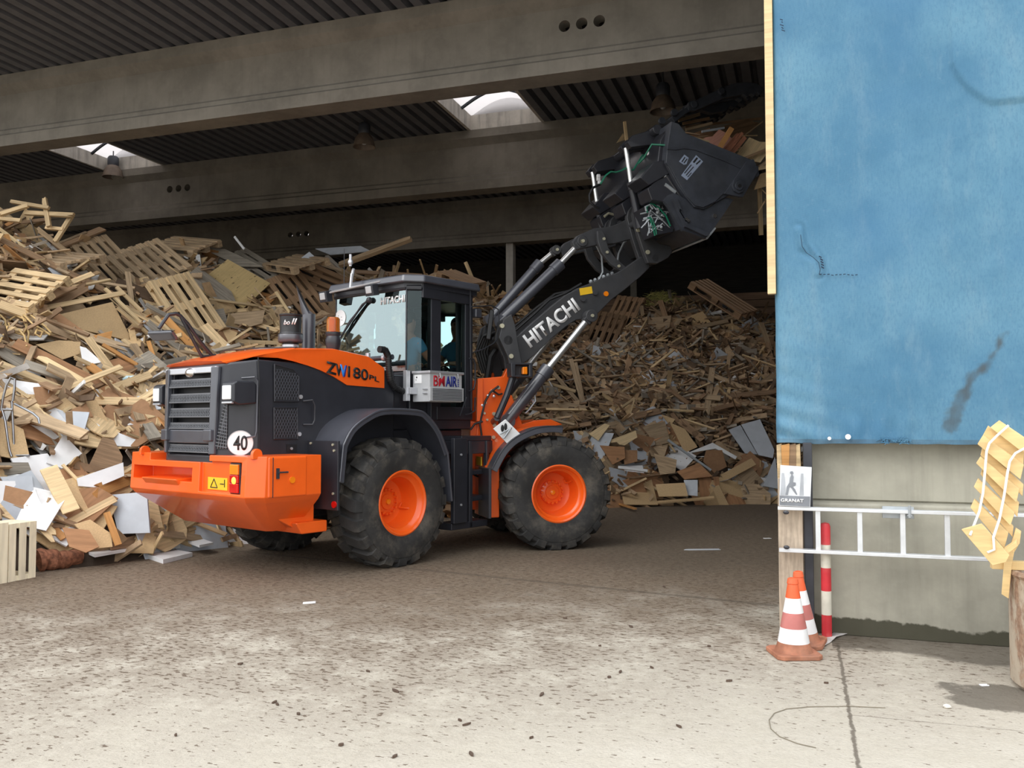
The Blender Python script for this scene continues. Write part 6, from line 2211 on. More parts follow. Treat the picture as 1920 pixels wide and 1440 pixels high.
# ================================================================== TARPAULIN WALL AND WHAT STANDS BEFORE IT
TY = 6.95
def tarp():
    x0, x1, z0, z1 = -0.165, 2.9, 1.435, 6.6
    nx, nz = 220, 280
    vs, st, fa = [], [], []
    arc = [un('W', 'y', TY, *q) for q in ((1780, 120), (1790, 145), (1812, 172), (1845, 195), (1880, 205), (1940, 210))]
    stn = [un('W', 'y', TY, *q) for q in ((1878, 628), (1868, 655), (1850, 682), (1822, 708), (1806, 735), (1793, 760), (1780, 800))]
    wid = [0.004, 0.006, 0.012, 0.024, 0.032, 0.034, 0.042]
    tear = [un('W', 'y', TY, *q) for q in ((1500, 432), (1505, 465), (1532, 490), (1538, 512))]
    def seg_d(x, z, P, W_=None):
        best = 9
        for i in range(len(P) - 1):
            a, b = Vector((P[i].x, P[i].z)), Vector((P[i + 1].x, P[i + 1].z))
            t = max(0, min(1, (Vector((x, z)) - a).dot(b - a) / (b - a).length_squared))
            d = (Vector((x, z)) - a.lerp(b, t)).length
            if W_: d -= W_[i] + (W_[i + 1] - W_[i]) * t
            best = min(best, d)
        return best
    for j in range(nz + 1):
        for i in range(nx + 1):
            f, g = i / nx, j / nz
            x, z = x0 + (x1 - x0) * f ** 1.3, z0 + (z1 - z0) * g ** 1.5
            e = x - x0
            y = -0.035 * math.sin(min(1, e / 0.35) * PI / 2) + 0.012 * mnoise.noise(Vector((x * 1.3, z * 0.9, 0))) + 0.004 * mnoise.noise(Vector((x * 6, z * 5, 2)))
            y += 0.05 * math.exp(-e / 0.012) if e < 0.08 else 0
            # pinches along the lower left edge and hem
            lo = math.exp(-(z - z0) / 0.35)
            y += 0.016 * lo * math.exp(-e / 0.25) * math.sin(z * 40 + x * 12)
            y += 0.008 * lo * math.sin(x * 21 + 2.1 * math.sin(x * 7))
            hem = 0.012 * mnoise.noise(Vector((x * 4, 0, 7))) * (1 if j < 6 else 0)
            # sagging fold top right
            if x > 0.95 and z > 3.9:
                d = 9
                for k in range(len(arc) - 1):
                    if arc[k].x <= x <= arc[k + 1].x:
                        t = (x - arc[k].x) / (arc[k + 1].x - arc[k].x)
                        d = z - (arc[k].z + (arc[k + 1].z - arc[k].z) * t)
                if d < 9 and d > -0.01:
                    y -= 0.022 * min(1, (d + 0.01) / 0.03) * max(0, 1 - d / 1.2)
            td = seg_d(x, z, tear)
            y -= 0.012 * math.exp(-(td / 0.05) ** 2) * math.sin(td * 90 + x * 40)
            if z < 2.0 and 0.35 < x < 0.85:
                y -= 0.010 * math.exp(-((z - 1.52) / 0.1) ** 2) * math.sin((x - 0.35) * 38)
            vs.append((x + (0.012 * mnoise.noise(Vector((0, z * 2.2, 3))) if i == 0 else 0), TY + y, z + hem))
            s = 0.0
            if x > 0.8 and 1.4 < z < 2.3:
                dd = seg_d(x, z, stn, wid) + 0.030 * mnoise.noise(Vector((x * 16, z * 11, 1))) + 0.014 * mnoise.noise(Vector((x * 50, z * 40, 4)))
                s = max(0, min(1, 0.8 - dd / 0.028)) * (0.75 + 0.35 * mnoise.noise(Vector((x * 18, z * 14, 8))))
            if z < z0 + 0.03: s = max(s, 0.5 + 0.4 * mnoise.noise(Vector((x * 9, 3, z * 30))))
            st.append(max(0, s))
    fa = [(j * (nx + 1) + i, j * (nx + 1) + i + 1, (j + 1) * (nx + 1) + i + 1, (j + 1) * (nx + 1) + i) for j in range(nz) for i in range(nx)]
    me = bpy.data.meshes.new('tarpaulin')
    me.from_pydata(vs, [], fa)
    at_ = me.attributes.new('stain', 'FLOAT', 'POINT')
    at_.data.foreach_set('value', st)
    me.shade_smooth()
    m, t, b = nodes('blue_tarpaulin')
    tc = N(t, 'ShaderNodeTexCoord')
    P = tc.outputs['Object']
    n1 = noise(t, P, 1.1, 5, 0.6)
    n2 = noise(t, scaled(t, P, (3, 3, 0.8)), 2.0, 4, 0.6)
    n3 = noise(t, P, 22, 4, 0.7)
    n4 = noise(t, scaled(t, P, (1, 1, 0.35)), 70, 3, 0.7)
    col = mix_c(t, smooth(t, n1, 0.32, 0.68), (0.060, 0.176, 0.285), (0.118, 0.262, 0.365))
    col = mix_c(t, math_n(t, 'MULTIPLY', smooth(t, n2, 0.5, 0.75), 0.35), col, (0.20, 0.32, 0.39))
    col = mix_c(t, math_n(t, 'MULTIPLY', smooth(t, n3, 0.55, 0.8), 0.30), col, (0.21, 0.32, 0.39))
    col = mix_c(t, math_n(t, 'MULTIPLY', smooth(t, n4, 0.42, 0.7), 0.38), col, (0.045, 0.138, 0.245))
    nb = noise(t, P, 0.7, 3, 0.5)
    col = mix_c(t, math_n(t, 'MULTIPLY', smooth(t, nb, 0.5, 0.7), 0.45), col, (0.040, 0.148, 0.285))
    wv = N(t, 'ShaderNodeTexWave', i_Scale=55, i_Distortion=3)
    wv.bands_direction = 'Z'
    L(t, P, wv.inputs['Vector'])
    wv2 = N(t, 'ShaderNodeTexWave', i_Scale=55, i_Distortion=3)
    wv2.bands_direction = 'X'
    L(t, P, wv2.inputs['Vector'])
    ws = math_n(t, 'MULTIPLY', math_n(t, 'ADD', wv.outputs['Fac'], wv2.outputs['Fac']), 0.5)
    col = mix_c(t, math_n(t, 'MULTIPLY', ws, 0.22), col, (0.05, 0.14, 0.25))
    an = N(t, 'ShaderNodeAttribute', attribute_name='stain')
    col = mix_c(t, math_n(t, 'MULTIPLY', an.outputs['Fac'], 0.85), col, (0.060, 0.072, 0.078))
    L(t, col, b.inputs['Base Color'])
    b.inputs['Roughness'].default_value = 0.6
    b.inputs['Specular IOR Level'].default_value = 0.3
    bp = N(t, 'ShaderNodeBump', i_Strength=0.2, i_Distance=0.004)
    L(t, ws, bp.inputs['Height'])
    L(t, bp.outputs[0], b.inputs['Normal'])
    me.materials.append(m)
    M['tarp'] = m
    o = bpy.data.objects.new('tarpaulin', me)
    COL.objects.link(o)
    sd = o.modifiers.new('depth', 'SOLIDIFY')
    sd.thickness = 0.004
    sd.offset = 1
    tag(o, 'faded blue tarpaulin hung over the wall above the low concrete panel', 'tarpaulin')
    navy = plain('navy_thread', (0.010, 0.02, 0.05), 0.8)
    M['navy'] = navy
    def surf(px, py):
        return un('W', 'y', TY - 0.055, px, py)
    m = MB()
    r_ = random.Random(4)
    pts = [(1501, 440), (1504, 462), (1512, 474), (1524, 482), (1535, 492), (1538, 505), (1536, 514)]
    m.tube([surf(*q) for q in pts], 0.002, 5)
    m.build('sewn_tear', 'navy', o)
    m = MB()
    for k in range(10):
        a = (1536 + k * 7.5, 515 + r_.uniform(-.8, .8))
        m.tube([surf(*a), surf(a[0] + 4.5, a[1] + r_.uniform(-1, 1))], 0.003, 5)
    for k in range(5):
        a = (1537 + r_.uniform(-4, 4), 480 + k * 5)
        m.tube([surf(*a), surf(a[0] + 5, a[1] + 3)], 0.004, 5)
    for k in range(5):
        a = (1463 + r_.uniform(-1, 5), 36 + k * 5)
        m.tube([surf(*a), surf(a[0] + r_.uniform(2, 7), a[1] + r_.uniform(-1, 3))], 0.003, 5)
    m.build('stitching', 'navy', o)
    m = MB()
    for k in range(34):
        a = (1648 + r_.random() * 56, 822 + r_.uniform(-3, 4))
        m.tube([surf(*a), surf(a[0] + r_.uniform(-7, 7), a[1] + r_.uniform(2, 6)), surf(a[0] + r_.uniform(-10, 10), a[1] + r_.uniform(3, 10))], 0.0025, 5)
    m.build('frayed_hem', 'tarp', o)
    for q, rr_ in (((1590, 819), 0.020), ((1555, 822), 0.013)):
        m = MB()
        c = surf(*q)
        m.cyl(c, c + Vector((0, -0.006, 0)), rr_, n=18)
        m.build('white_button', 'white', o)
tarp()

# pale lath nailed at the tarpaulin's left edge
m = MB().bb((-0.222, 6.93, 2.585), (-0.160, 6.985, 6.6))
tag(m.build('nailed_lath', 'fresh', bevel=0.004), 'pale upright lath along the left edge of the blue tarpaulin', 'lath')
# post
po = MB()
po.bb((-0.165, 6.875, 0), (0.012, 7.02, 1.17))
poo = tag(po.build('wooden_post', plain('post_wood', (0.46, 0.37, 0.28), 0.8, var=0.18, stretch=(8, 8, 0.8), dirt=(0.16, 0.12, 0.09), dirt_amt=0.4), bevel=0.006), 'squared wooden post standing at the left end of the concrete panel', 'post')
pt = MB()
r_ = random.Random(8)
for k, (xa, xb, mt) in enumerate(((-0.165, -0.13, 0), (-0.128, -0.085, 1), (-0.085, -0.03, 2), (-0.032, 0.006, 0))):
    pt.m = mt
    pt.loft([Vector((xa, 6.88, 1.16)), Vector((xb, 6.88, 1.16)), Vector((xb, 6.99, 1.16)), Vector((xa, 6.99, 1.16))],
            [Vector((xa + r_.uniform(-.01, .01), 6.88 + r_.uniform(0, .03), 1.42)), Vector((xb + r_.uniform(-.01, .01), 6.88 + r_.uniform(0, .03), 1.43)), Vector((xb, 6.99, 1.43)), Vector((xa, 6.99, 1.42))])
pt.build('splintered_top', ['pine', 'orangewood', 'brown'], poo)
ss = MB().bb((0.020, 6.90, 0), (0.085, 7.0, 1.44))
tag(ss.build('steel_post', 'steel', bevel=0.006), 'dark flat steel post right beside the squared wooden post', 'post')

# aluminium ladder hung sideways
la = tag(empty('ladder', (0.5, 6.80, 0.64)), 'aluminium ladder hung sideways across the concrete panel', 'ladder')
def lp(mb, name, mat, **k):
    mb.v = [(x - 0.5, y - 6.80, z - 0.64) for x, y, z in mb.v]
    return mb.build(name, mat, la, **k)
lp(MB().bb((-0.165, 6.775, 0.940), (1.60, 6.845, 0.966)), 'rail', 'alu', bevel=0.004)
lp(MB().bb((-0.160, 6.775, 0.628), (1.26, 6.845, 0.654)), 'rail', 'alu', bevel=0.004)
for x in (0.118, 0.405, 0.692, 0.980):
    lp(MB().bb((x - 0.018, 6.795, 0.65), (x + 0.018, 6.825, 0.944)), 'rung', 'alu', bevel=0.004)
lp(MB().bb((0.56, 6.83, 0.90), (0.77, 6.86, 0.985)), 'hinge_plate', 'galv', bevel=0.003)
k_ = MB().cyl((0.735, 6.77, 0.915), (0.735, 6.77, 1.0), 0.010, n=10).bb((0.72, 6.765, 0.925), (0.75, 6.78, 0.935))
lp(k_, 'latch_pin', 'galv')
for z in (0.925, 0.668):
    lp(MB().ball((-0.105, 6.76, z), 0.017, 10, (1.3, 0.8, 0.9)), 'mounting_bolt', 'black')

# small poster on the ladder
ps = [un('W', 'y', 6.77, *q) for q in ((1461, 948), (1519, 951), (1522, 876), (1463, 872))]
sb = MB().loft(ps, [p + Vector((0, 0.012, 0)) for p in ps])
M['paper_grey'] = plain('faded_grey_print', (0.22, 0.235, 0.26), 0.6, var=0.2)
M['paper_white'] = plain('faded_white_print', (0.66, 0.68, 0.70), 0.55, var=0.10, scale=9)
M['paper_mid'] = plain('mid_grey_print', (0.38, 0.40, 0.43), 0.6, var=0.15)
so = tag(sb.build('poster_board', 'paper_white'), 'small grey and white poster board standing on the ladder by the wooden post', 'poster')
def pr_(pts, mat, name, d=0.002):
    q = [un('W', 'y', 6.77 - d, *a) for a in pts]
    return MB().loft(q, [p + Vector((0, 0.001, 0)) for p in q]).build(name, mat, so)
pr_([(1462, 929), (1519, 931), (1518, 950), (1462, 947)], 'paper_grey', 'printed_band')
pr_([(1466, 887), (1470, 887), (1472, 903), (1473, 928), (1463, 928)], 'paper_mid', 'printed_column')
pr_([(1502, 888), (1506, 888), (1507, 929), (1499, 929)], 'paper_mid', 'printed_column')
pr_([(1482, 884), (1486, 883.5), (1488, 887), (1486, 890), (1488, 894), (1487, 904), (1492, 905), (1492, 910), (1486, 913), (1480, 914), (1477, 928), (1473, 928), (1475, 913), (1480, 905), (1481, 896), (1484, 890), (1481, 887)], 'paper_grey', 'printed_figure', 0.003)
pr_([(1486, 912), (1491, 918), (1495, 927), (1493, 928), (1488, 921), (1483, 914)], 'paper_grey', 'printed_figure', 0.003)
a, b = un('W', 'y', 6.766, 1464, 941), un('W', 'y', 6.766, 1507, 942.5)
text_part('poster_lettering', 'GRANAT', 'white', so, a, b - a, (0, 0, 0.026), 0.002, 0.03)

# striped bollard
bo = tag(empty('bollard', (0.170, 6.88, 0)), 'thin red and white banded pole standing behind the ladder', 'bollard')
M['pole_red'] = plain('red_band_paint', (0.55, 0.025, 0.035), 0.5, var=0.12, dirt=(0.4, 0.36, 0.3), dirt_amt=0.35)
M['pole_white'] = plain('white_band_paint', (0.66, 0.63, 0.53), 0.6, var=0.1, dirt=(0.2, 0.17, 0.12), dirt_amt=0.5)
for z0, z1, mt in ((0, 0.17, 'pole_red'), (0.17, 0.345, 'pole_white'), (0.345, 0.515, 'pole_red'), (0.515, 0.685, 'pole_white'), (0.685, 0.85, 'pole_red')):
    pr = [(0.0, z0), (0.036, z0), (0.036, z1), (0.0, z1)] if z1 < 0.84 else [(0.0, z0), (0.036, z0), (0.036, z1 - 0.03), (0.028, z1 - 0.008), (0.0, z1)]
    MB().lathe(pr, n=20).build('red_band' if mt == 'pole_red' else 'white_band', mt, bo)

# traffic cones
M['cone_orange'] = plain('cone_orange', (0.78, 0.12, 0.035), 0.5, var=0.08, dirt=(0.35, 0.22, 0.16), dirt_amt=0.4)
M['cone_white'] = plain('cone_white', (0.80, 0.80, 0.80), 0.4, var=0.04, dirt=(0.5, 0.45, 0.4), dirt_amt=0.3)
M['cone_faded'] = plain('cone_faded_red', (0.50, 0.16, 0.14), 0.5, var=0.1, dirt=(0.4, 0.3, 0.28), dirt_amt=0.5)
M['cone_base'] = plain('cone_base_dirty', (0.40, 0.16, 0.09), 0.75, var=0.35, dirt=(0.12, 0.09, 0.07), dirt_amt=0.7)
def cone(name, x, y, rz, tilt, label):
    e = tag(empty(name, (x, y, 0)), label, 'traffic cone', 'traffic cones by the wooden post')
    e.rotation_euler = (tilt[0], tilt[1], rz)
    MB().prism([(-.155, -.12), (-.12, -.155), (.12, -.155), (.155, -.12), (.155, .12), (.12, .155), (-.12, .155), (-.155, .12)], 'z', 0.0, 0.035).build('base', 'cone_base', e, bevel=0.008)
    r = lambda z: 0.118 - (0.118 - 0.028) * (z - 0.03) / 0.52
    MB().lathe([(0.13, 0.03), (r(0.05), 0.065), (r(0.1), 0.10)], n=28).build('foot', 'cone_base', e)
    for z0, z1, mt, nm in ((0.10, 0.205, 'cone_white', 'white_band'), (0.205, 0.315, 'cone_faded', 'red_band'), (0.315, 0.42, 'cone_white', 'white_band'), (0.42, 0.56, 'cone_orange', 'cone_top')):
        pr = [(r(z0), z0), (r(z1), z1)] if nm != 'cone_top' else [(r(z0), z0), (0.036, 0.52), (0.040, 0.525), (0.034, 0.56), (0.022, 0.565), (0.018, 0.5)]
        MB().lathe(pr, n=28).build(nm, mt, e)
    return e
cone('traffic_cone', -0.060, 6.30, R(20), (0, 0), 'front traffic cone with wide dirty base').scale = (1, 1, 0.93)
cone('traffic_cone', 0.005, 6.62, R(-10), (R(3), R(-3)), 'rear traffic cone mostly hidden behind another cone').scale = (0.95, 0.95, 0.93)

# paper strip, crumbs and chips on the ground
def ground_px(px, py, z=0.0):
    return un('W', 'z', z, px, py)
sp = [ground_px(*q) for q in ((1534, 1214), (1548, 1204), (1560, 1196), (1572, 1190), (1588, 1188))]
m = MB()
n_ = len(sp)
lft = [p + Vector((-0.02, 0.03, 0.006 + 0.012 * (i % 2))) for i, p in enumerate(sp)]
rgt = [p + Vector((0.03, -0.03, 0.008 + 0.012 * ((i + 1) % 2))) for i, p in enumerate(sp)]
m.add(lft + rgt, [(i, i + 1, n_ + i + 1, n_ + i) for i in range(n_ - 1)])
o = m.build('plastic_strip', plain('dirty_plastic', (0.55, 0.52, 0.50), 0.5, var=0.2))
sd = o.modifiers.new('depth', 'SOLIDIFY')
sd.thickness = 0.002
tag(o, 'crumpled whitish plastic strip on the ground by the bollard', 'plastic strip')
wpth = [ground_px(*q, 0.004) for q in ((1530, 1402), (1495, 1394), (1462, 1381), (1445, 1366), (1442, 1350), (1452, 1337), (1475, 1329), (1520, 1325), (1590, 1324), (1660, 1327))]
tag(MB().tube(wpth, 0.0022, 5).build('wire', plain('thin_wire', (0.20, 0.17, 0.12), 0.6)), 'thin wire lying in an open loop on the pale concrete', 'wire')
def pebble(name, q, r, mat, label, cat, sq=(1, 0.8, 0.55)):
    p = ground_px(*q)
    m = MB().ball((0, 0, 0), r, 10, sq)
    rr = random.Random(int(q[0]))
    m.v = [tuple(Vector(v) * (1 + rr.uniform(-.12, .12))) for v in m.v]
    o = m.build(name, mat)
    o.location = (p.x, p.y, r * sq[2] * 0.9)
    return tag(o, label, cat)
M['pebble'] = plain('pale_pebble', (0.70, 0.66, 0.58), 0.7)
pebble('stone', (1776, 1328), 0.022, 'pebble', 'pale stone on the concrete near the right frame edge', 'stone')
def scrap(name, q, L_, W_, rz, mat, label, cat, group=None):
    p = ground_px(*q)
    m = plank_mesh(L_, W_, 0.006, 0.8) if cat != 'bark chip' else MB().prism([(L_ / 2 * math.cos(2 * PI * i / 7) * rng.uniform(0.6, 1.1), W_ / 2 * math.sin(2 * PI * i / 7) * rng.uniform(0.6, 1.2)) for i in range(7)], 'z', -0.003, 0.006)
    o = m.build(name, mat, smooth=False)
    o.location = (p.x, p.y, 0.005)
    o.rotation_euler = (R(random.uniform(-3, 3)), R(random.uniform(-3, 3)), rz)
    return tag(o, label, cat, group)
scrap('paper_scrap', (1845, 1286), 0.05, 0.03, 0.3, 'white', 'white paper scrap on the damp patch beside the rusty drum', 'paper')
scrap('paper_scrap', (580, 1131), 0.11, 0.06, 0.5, 'white', 'white paper scrap alone on the yard before the rear wheel', 'paper')
scrap('paper_scrap', (1316, 1031), 0.45, 0.08, 0.3, 'lam_grey', 'pale flattened scrap on the dark floor right of the front wheel', 'paper')
scrap('paper_scrap', (1438, 1010), 0.10, 0.07, 0.5, 'white', 'small white scrap on the floor just left of the wooden post', 'paper')
M['barkchip'] = plain('bark_chip', (0.10, 0.065, 0.045), 0.9, var=0.3)
r_ = random.Random(21)
for q in ((1142, 1271), (1222, 1253), (1163, 1261), (996, 1385), (1274, 1364), (1550, 1282), (742, 1297), (875, 1360), (690, 1260), (520, 1322), (640, 1398), (515, 1318), (862, 1352), (1060, 1160), (1183, 1176), (884, 1416), (560, 1340), (1330, 1213), (740, 1420), (450, 1246), (330, 1380), (1015, 1304), (1366, 1278), (1245, 1101), (1125, 1212)):
    scrap('bark_chip', q, r_.uniform(0.025, 0.075), r_.uniform(0.012, 0.028), r_.uniform(0, 3), 'barkchip', 'dark bark chip lying on the pale concrete yard', 'bark chip', 'bark chips on the yard')

# rusty drum and the tied boards at the right edge
rm_, t, b = nodes('rusty_drum_steel')
tc = N(t, 'ShaderNodeTexCoord')
v = scaled(t, tc.outputs['Object'], (1, 1, 0.45))
n1 = noise(t, v, 5.0, 6, 0.7)
n2 = noise(t, tc.outputs['Object'], 25, 4, 0.6)
col = mix_c(t, smooth(t, n2, 0.3, 0.7), (0.22, 0.13, 0.085), (0.36, 0.23, 0.15))
col = mix_c(t, math_n(t, 'MULTIPLY', smooth(t, n1, 0.49, 0.60), 0.8), col, (0.50, 0.43, 0.33))
L(t, col, b.inputs['Base Color'])
b.inputs['Roughness'].default_value = 0.8
M['rust'] = rm_
dr = MB().lathe([(0.0, 0.0), (0.47, 0.0), (0.50, 0.03), (0.50, 0.66), (0.515, 0.68), (0.50, 0.70), (0.48, 0.70), (0.48, 0.05), (0.0, 0.05)], n=56)
dro = dr.build('rusty_drum', 'rust')
dro.location = (1.705, 6.02, 0)
tag(dro, 'big round rusty drum with flaking white paint at the right frame edge', 'drum')
tb = tag(empty('board_bundle', (1.05, 5.9, 0.9)), 'bundle of yellow softwood slats tied with white straps, resting on the rusty drum', 'bundle of boards')
def z2(x, y): return (1780 + x / 2.664, 760 + y / 2.667)
def tb_part(mb, name, mat, **k):
    mb.v = [tuple(Vector(v) - Vector((1.05, 5.9, 0.9))) for v in mb.v]
    return mb.build(name, mat, tb, **k)
def slat(c, y, th, name='slat', mat='bundle'):
    P = [un('W', 'y', y, *z2(*q)) for q in c]
    nn = Vector((0.25, 1, 0.2)).normalized() * th
    tb_part(MB().loft(P, [p + nn for p in P]), name, mat, bevel=0.003)
M['bundle'] = wood('yellow_softwood', (0.76, 0.54, 0.26), var=0.15, rnd=0.15, grain=(2, 2, 20))
for k, c in enumerate(([(205, 112), (248, 78), (385, 170), (385, 240), (345, 220)], [(140, 195), (168, 150), (372, 300), (355, 372)], [(133, 290), (155, 258), (350, 420), (335, 488)], [(122, 408), (142, 368), (326, 540), (305, 604)], [(105, 512), (124, 470), (295, 640), (274, 718)])):
    slat(c, 5.90 + 0.004 * k, 0.028)
for k, c in enumerate(([(165, 155), (192, 105), (373, 235), (368, 320)], [(155, 250), (165, 205), (370, 400), (365, 455)], [(155, 345), (165, 310), (348, 490), (340, 560)], [(150, 470), (160, 430), (320, 610), (316, 660)])):
    slat(c, 5.945 + 0.004 * k, 0.03, 'rear_slat')
slat([(60, 622), (160, 594), (172, 606), (300, 752), (283, 785), (215, 802)], 5.80, 0.02, 'foot_board')
slat([(272, 722), (335, 680), (342, 705), (285, 748)], 5.86, 0.05, 'cross_batten')
slat([(330, 622), (358, 640), (352, 690), (318, 746), (300, 720)], 5.94, 0.05, 'cross_batten')
slat([(272, 790), (292, 720), (325, 730), (312, 800), (297, 968), (260, 945)], 5.93, 0.04, 'leg')
tb_part(MB().bb((1.10, 5.955, 0.702), (1.95, 6.02, 0.752)), 'hanging_batten', 'bundle', bevel=0.003)
M['strap'] = plain('white_strap', (0.82, 0.80, 0.74), 0.6, var=0.04)
for pts in (((296, 100), (240, 150), (200, 190), (186, 230), (178, 330), (168, 440), (150, 530), (103, 650)), ((385, 210), (330, 240), (302, 280), (290, 340), (274, 450), (250, 570), (220, 660), (224, 722), (190, 736))):
    tb_part(MB().tube([un('W', 'y', 5.88 if pts[i][1] < 600 else 5.79 + (0.06 if False else 0), *z2(*pts[i])) for i in range(len(pts))], 0.0075, 8), 'strap', 'strap')

# ================================================================== LEFT FOREGROUND: CRATE, LOG, CHAIR FRAME, CANES
c0, c1 = ground_px(14, 1092), ground_px(66, 1082)
ev = (c1 - c0)
wd_ = ev.length
ev.normalize()
fv = Vector((-ev.y, ev.x, 0))
lv_ = (fv * 0.75 - ev * 0.66).normalized()
cr = tag(empty('slatted_crate', c0), 'pale slatted fruit crate standing on end at the left frame edge', 'crate')
def cq(a, b, z): return ev * a + fv * b + Vector((0, 0, z))
def cbox(mb, a0, a1, b0, b1, z0, z1):
    A = [cq(a0, b0, z0), cq(a1, b0, z0), cq(a1, b1, z0), cq(a0, b1, z0)]
    B = [cq(a0, b0, z1), cq(a1, b0, z1), cq(a1, b1, z1), cq(a0, b1, z1)]
    mb.loft(A, B)
    return mb
H_ = 0.575
for k in range(3):
    a0 = 0.0 + wd_ * (0.02 + 0.36 * k)
    cbox(MB(), a0, a0 + wd_ * 0.25, -0.008, 0.0, 0.0, H_).build('slat', 'crate', cr) if False else None
M['crate'] = wood('crate_wood', (0.80, 0.73, 0.54), var=0.12, rnd=0.1, grain=(20, 20, 2))
D_ = 0.36
for k in range(3):
    a0 = wd_ * (0.0 + 0.37 * k)
    cbox(MB(), a0, a0 + wd_ * 0.25, -0.008, 0.0, 0.0, H_).build('slat', 'crate', cr)
    cbox(MB(), a0, a0 + wd_ * 0.25, D_, D_ + 0.008, 0.0, H_).build('slat', 'crate', cr)
for z in (0.0, H_ - 0.05):
    cbox(MB(), wd_ * 0.02, wd_ * 0.98, 0.0, D_, z, z + 0.05).build('end_board', 'crate', cr)
for k in range(3):
    b0 = D_ * (0.02 + 0.34 * k)
    cbox(MB(), -0.008, 0.0, b0, b0 + D_ * 0.28, 0.0, H_).build('side_slat', 'crate', cr)
lw = -wd_ * 1.3
cbox(MB(), lw, -0.012, -0.01, 0.012, 0.0, H_ + 0.02).build('side_panel', 'crate', cr)
# red log
l0, l1 = un('W', 'z', 0.11, 70, 1052), un('W', 'z', 0.09, 152, 1046)
lm = MB()
pts, rad = [], []
rl = random.Random(2)
for i in range(12):
    f = i / 11
    pts.append(l0.lerp(l1, f) + Vector((0, 0, 0.01 * math.sin(f * 9))))
    rad.append(0.125 * (1 - 0.35 * f) * (1 + 0.1 * math.sin(f * 23)))
lm.tube(pts, rad, 16)
lm.v = [tuple(Vector(v) * (1 + 0.002 * mnoise.noise(Vector(v) * 14))) for v in lm.v]
tag(lm.build('log', 'bark'), 'reddish brown log lying on the ground right of the slatted crate', 'log')
# chrome chair frame
def heap_pt(px, py, lift=0.3):
    p, n = hit(px, py)
    return p + (CAMP - p).normalized() * lift
base = heap_pt(15, 790, 0.55)
dch = (base - CAMP).dot(FWD.to_3d())
def cp_(px, py, dd=0.0):
    r = ray(px, py)
    return CAMP + r * ((dch + dd) / r.dot(FWD.to_3d()))
ch = tag(empty('chair_frame', (0, 0, 0)), 'bent chrome tube chair frame at the left frame edge', 'chair frame')
for nm, pts, dd in (('side_tube', ((2, 770), (6, 745), (12, 722), (20, 708), (28, 710), (27, 730), (24, 752)), 0), ('side_tube', ((4, 768), (10, 790), (14, 820), (18, 845), (22, 856)), 0), ('side_tube', ((22, 752), (24, 790), (26, 830), (27, 853)), 0.1),
                    ('arm_tube', ((27, 757), (45, 766), (62, 775), (72, 784), (74, 794)), 0.1), ('floor_tube', ((0, 850), (20, 855), (55, 854)), 0.05), ('cross_tube', ((3, 768), (24, 768)), 0.0)):
    MB().tube([cp_(*q, dd) for q in pts], 0.014, 10).build(nm, 'old_chrome', ch)
# rattan canes
for i, pts in enumerate((((0, 575), (25, 582), (48, 600), (54, 625), (50, 655)), ((18, 600), (30, 592), (44, 598), (50, 615), (42, 628), (22, 622), (16, 606)), ((0, 590), (10, 600), (12, 615), (6, 630)), ((50, 585), (70, 600), (85, 612), (96, 624)), ((44, 590), (62, 608), (80, 618), (94, 628)), ((68, 618), (80, 622), (76, 632), (66, 626), (70, 616)), ((0, 640), (8, 625), (14, 612)), ((36, 618), (46, 630), (50, 650)))):
    P = [heap_pt(*q, 0.32 + 0.02 * i) for q in pts]
    m = MB().tube([P[0].lerp(P[0], 0)] + P[1:], 0.013, 8)
    w_ = ('large arched cane at the left edge', 'ring shaped cane inside the large arched one', 'short bent cane at the left frame edge', 'upper one of two straight canes', 'lower one of two straight canes', 'small triangular cane loop', 'short rising cane at the frame edge', 'short cane hanging inside the large arch')[i]
    tag(m.build('rattan_cane', 'cane'), 'rattan furniture piece, ' + w_, 'rattan cane', 'rattan canes on the left heap')
# pale blue film crumpled left of the rear lamp
p = heap_pt(244, 715, 0.3)
m = MB().ball((0, 0, 0), 0.11, 16, (1.2, 0.7, 0.7))
m.v = [tuple(Vector(v) * (1 + 0.45 * mnoise.noise(Vector(v) * 17))) for v in m.v]
o = m.build('plastic_film', plain('pale_blue_film', (0.55, 0.72, 0.76), 0.3, var=0.25, scale=14), smooth=False)
o.location = p
tag(o, 'crumpled pale blue plastic film on the heap left of the rear lamp', 'plastic film')

# ================================================================== WOOD IN THE BUCKET
FM = Matrix.Translation((JW.x, JW.y, 0)) @ Matrix.Rotation(A_FRONT, 4, 'Z')
def in_bucket(name, corners, y, mat, label, cat, th=0.02, tilt=(0, -1, 0)):
    P = [FM @ un('F', 'y', y, *q) for q in corners]
    nn = (FM.to_3x3() @ Vector(tilt)).normalized()
    c = sum((p for p in P), Vector()) / len(P)
    Q = [on_plane(c, nn, *q) for q in corners]
    Mx = frame_m(c, Q[1] - Q[0], nn)
    iv = Mx.inverted()
    o = MB().prism([((iv @ q).x, (iv @ q).y) for q in Q], 'z', -th / 2, th / 2).build(name, mat, smooth=False)
    o.matrix_world = Mx
    return tag(o, label, cat, 'scrap wood in the bucket')
def stick_in(name, a, b, wpx, y, mat, label, cat='plank', th=0.025, tilt=(0, -1, 0)):
    d = Vector((b[0] - a[0], b[1] - a[1])).normalized()
    n = Vector((-d.y, d.x)) * wpx / 2
    return in_bucket(name, [(a[0] + n.x, a[1] + n.y), (b[0] + n.x, b[1] + n.y), (b[0] - n.x, b[1] - n.y), (a[0] - n.x, a[1] - n.y)], y, mat, label, cat, th, tilt)
in_bucket('pink_board', [(1312, 265), (1322, 258), (1336, 256), (1348, 243), (1360, 249), (1374, 262), (1352, 290), (1320, 278)], -0.70, 'pink', 'torn pink board in the raised bucket', 'board')
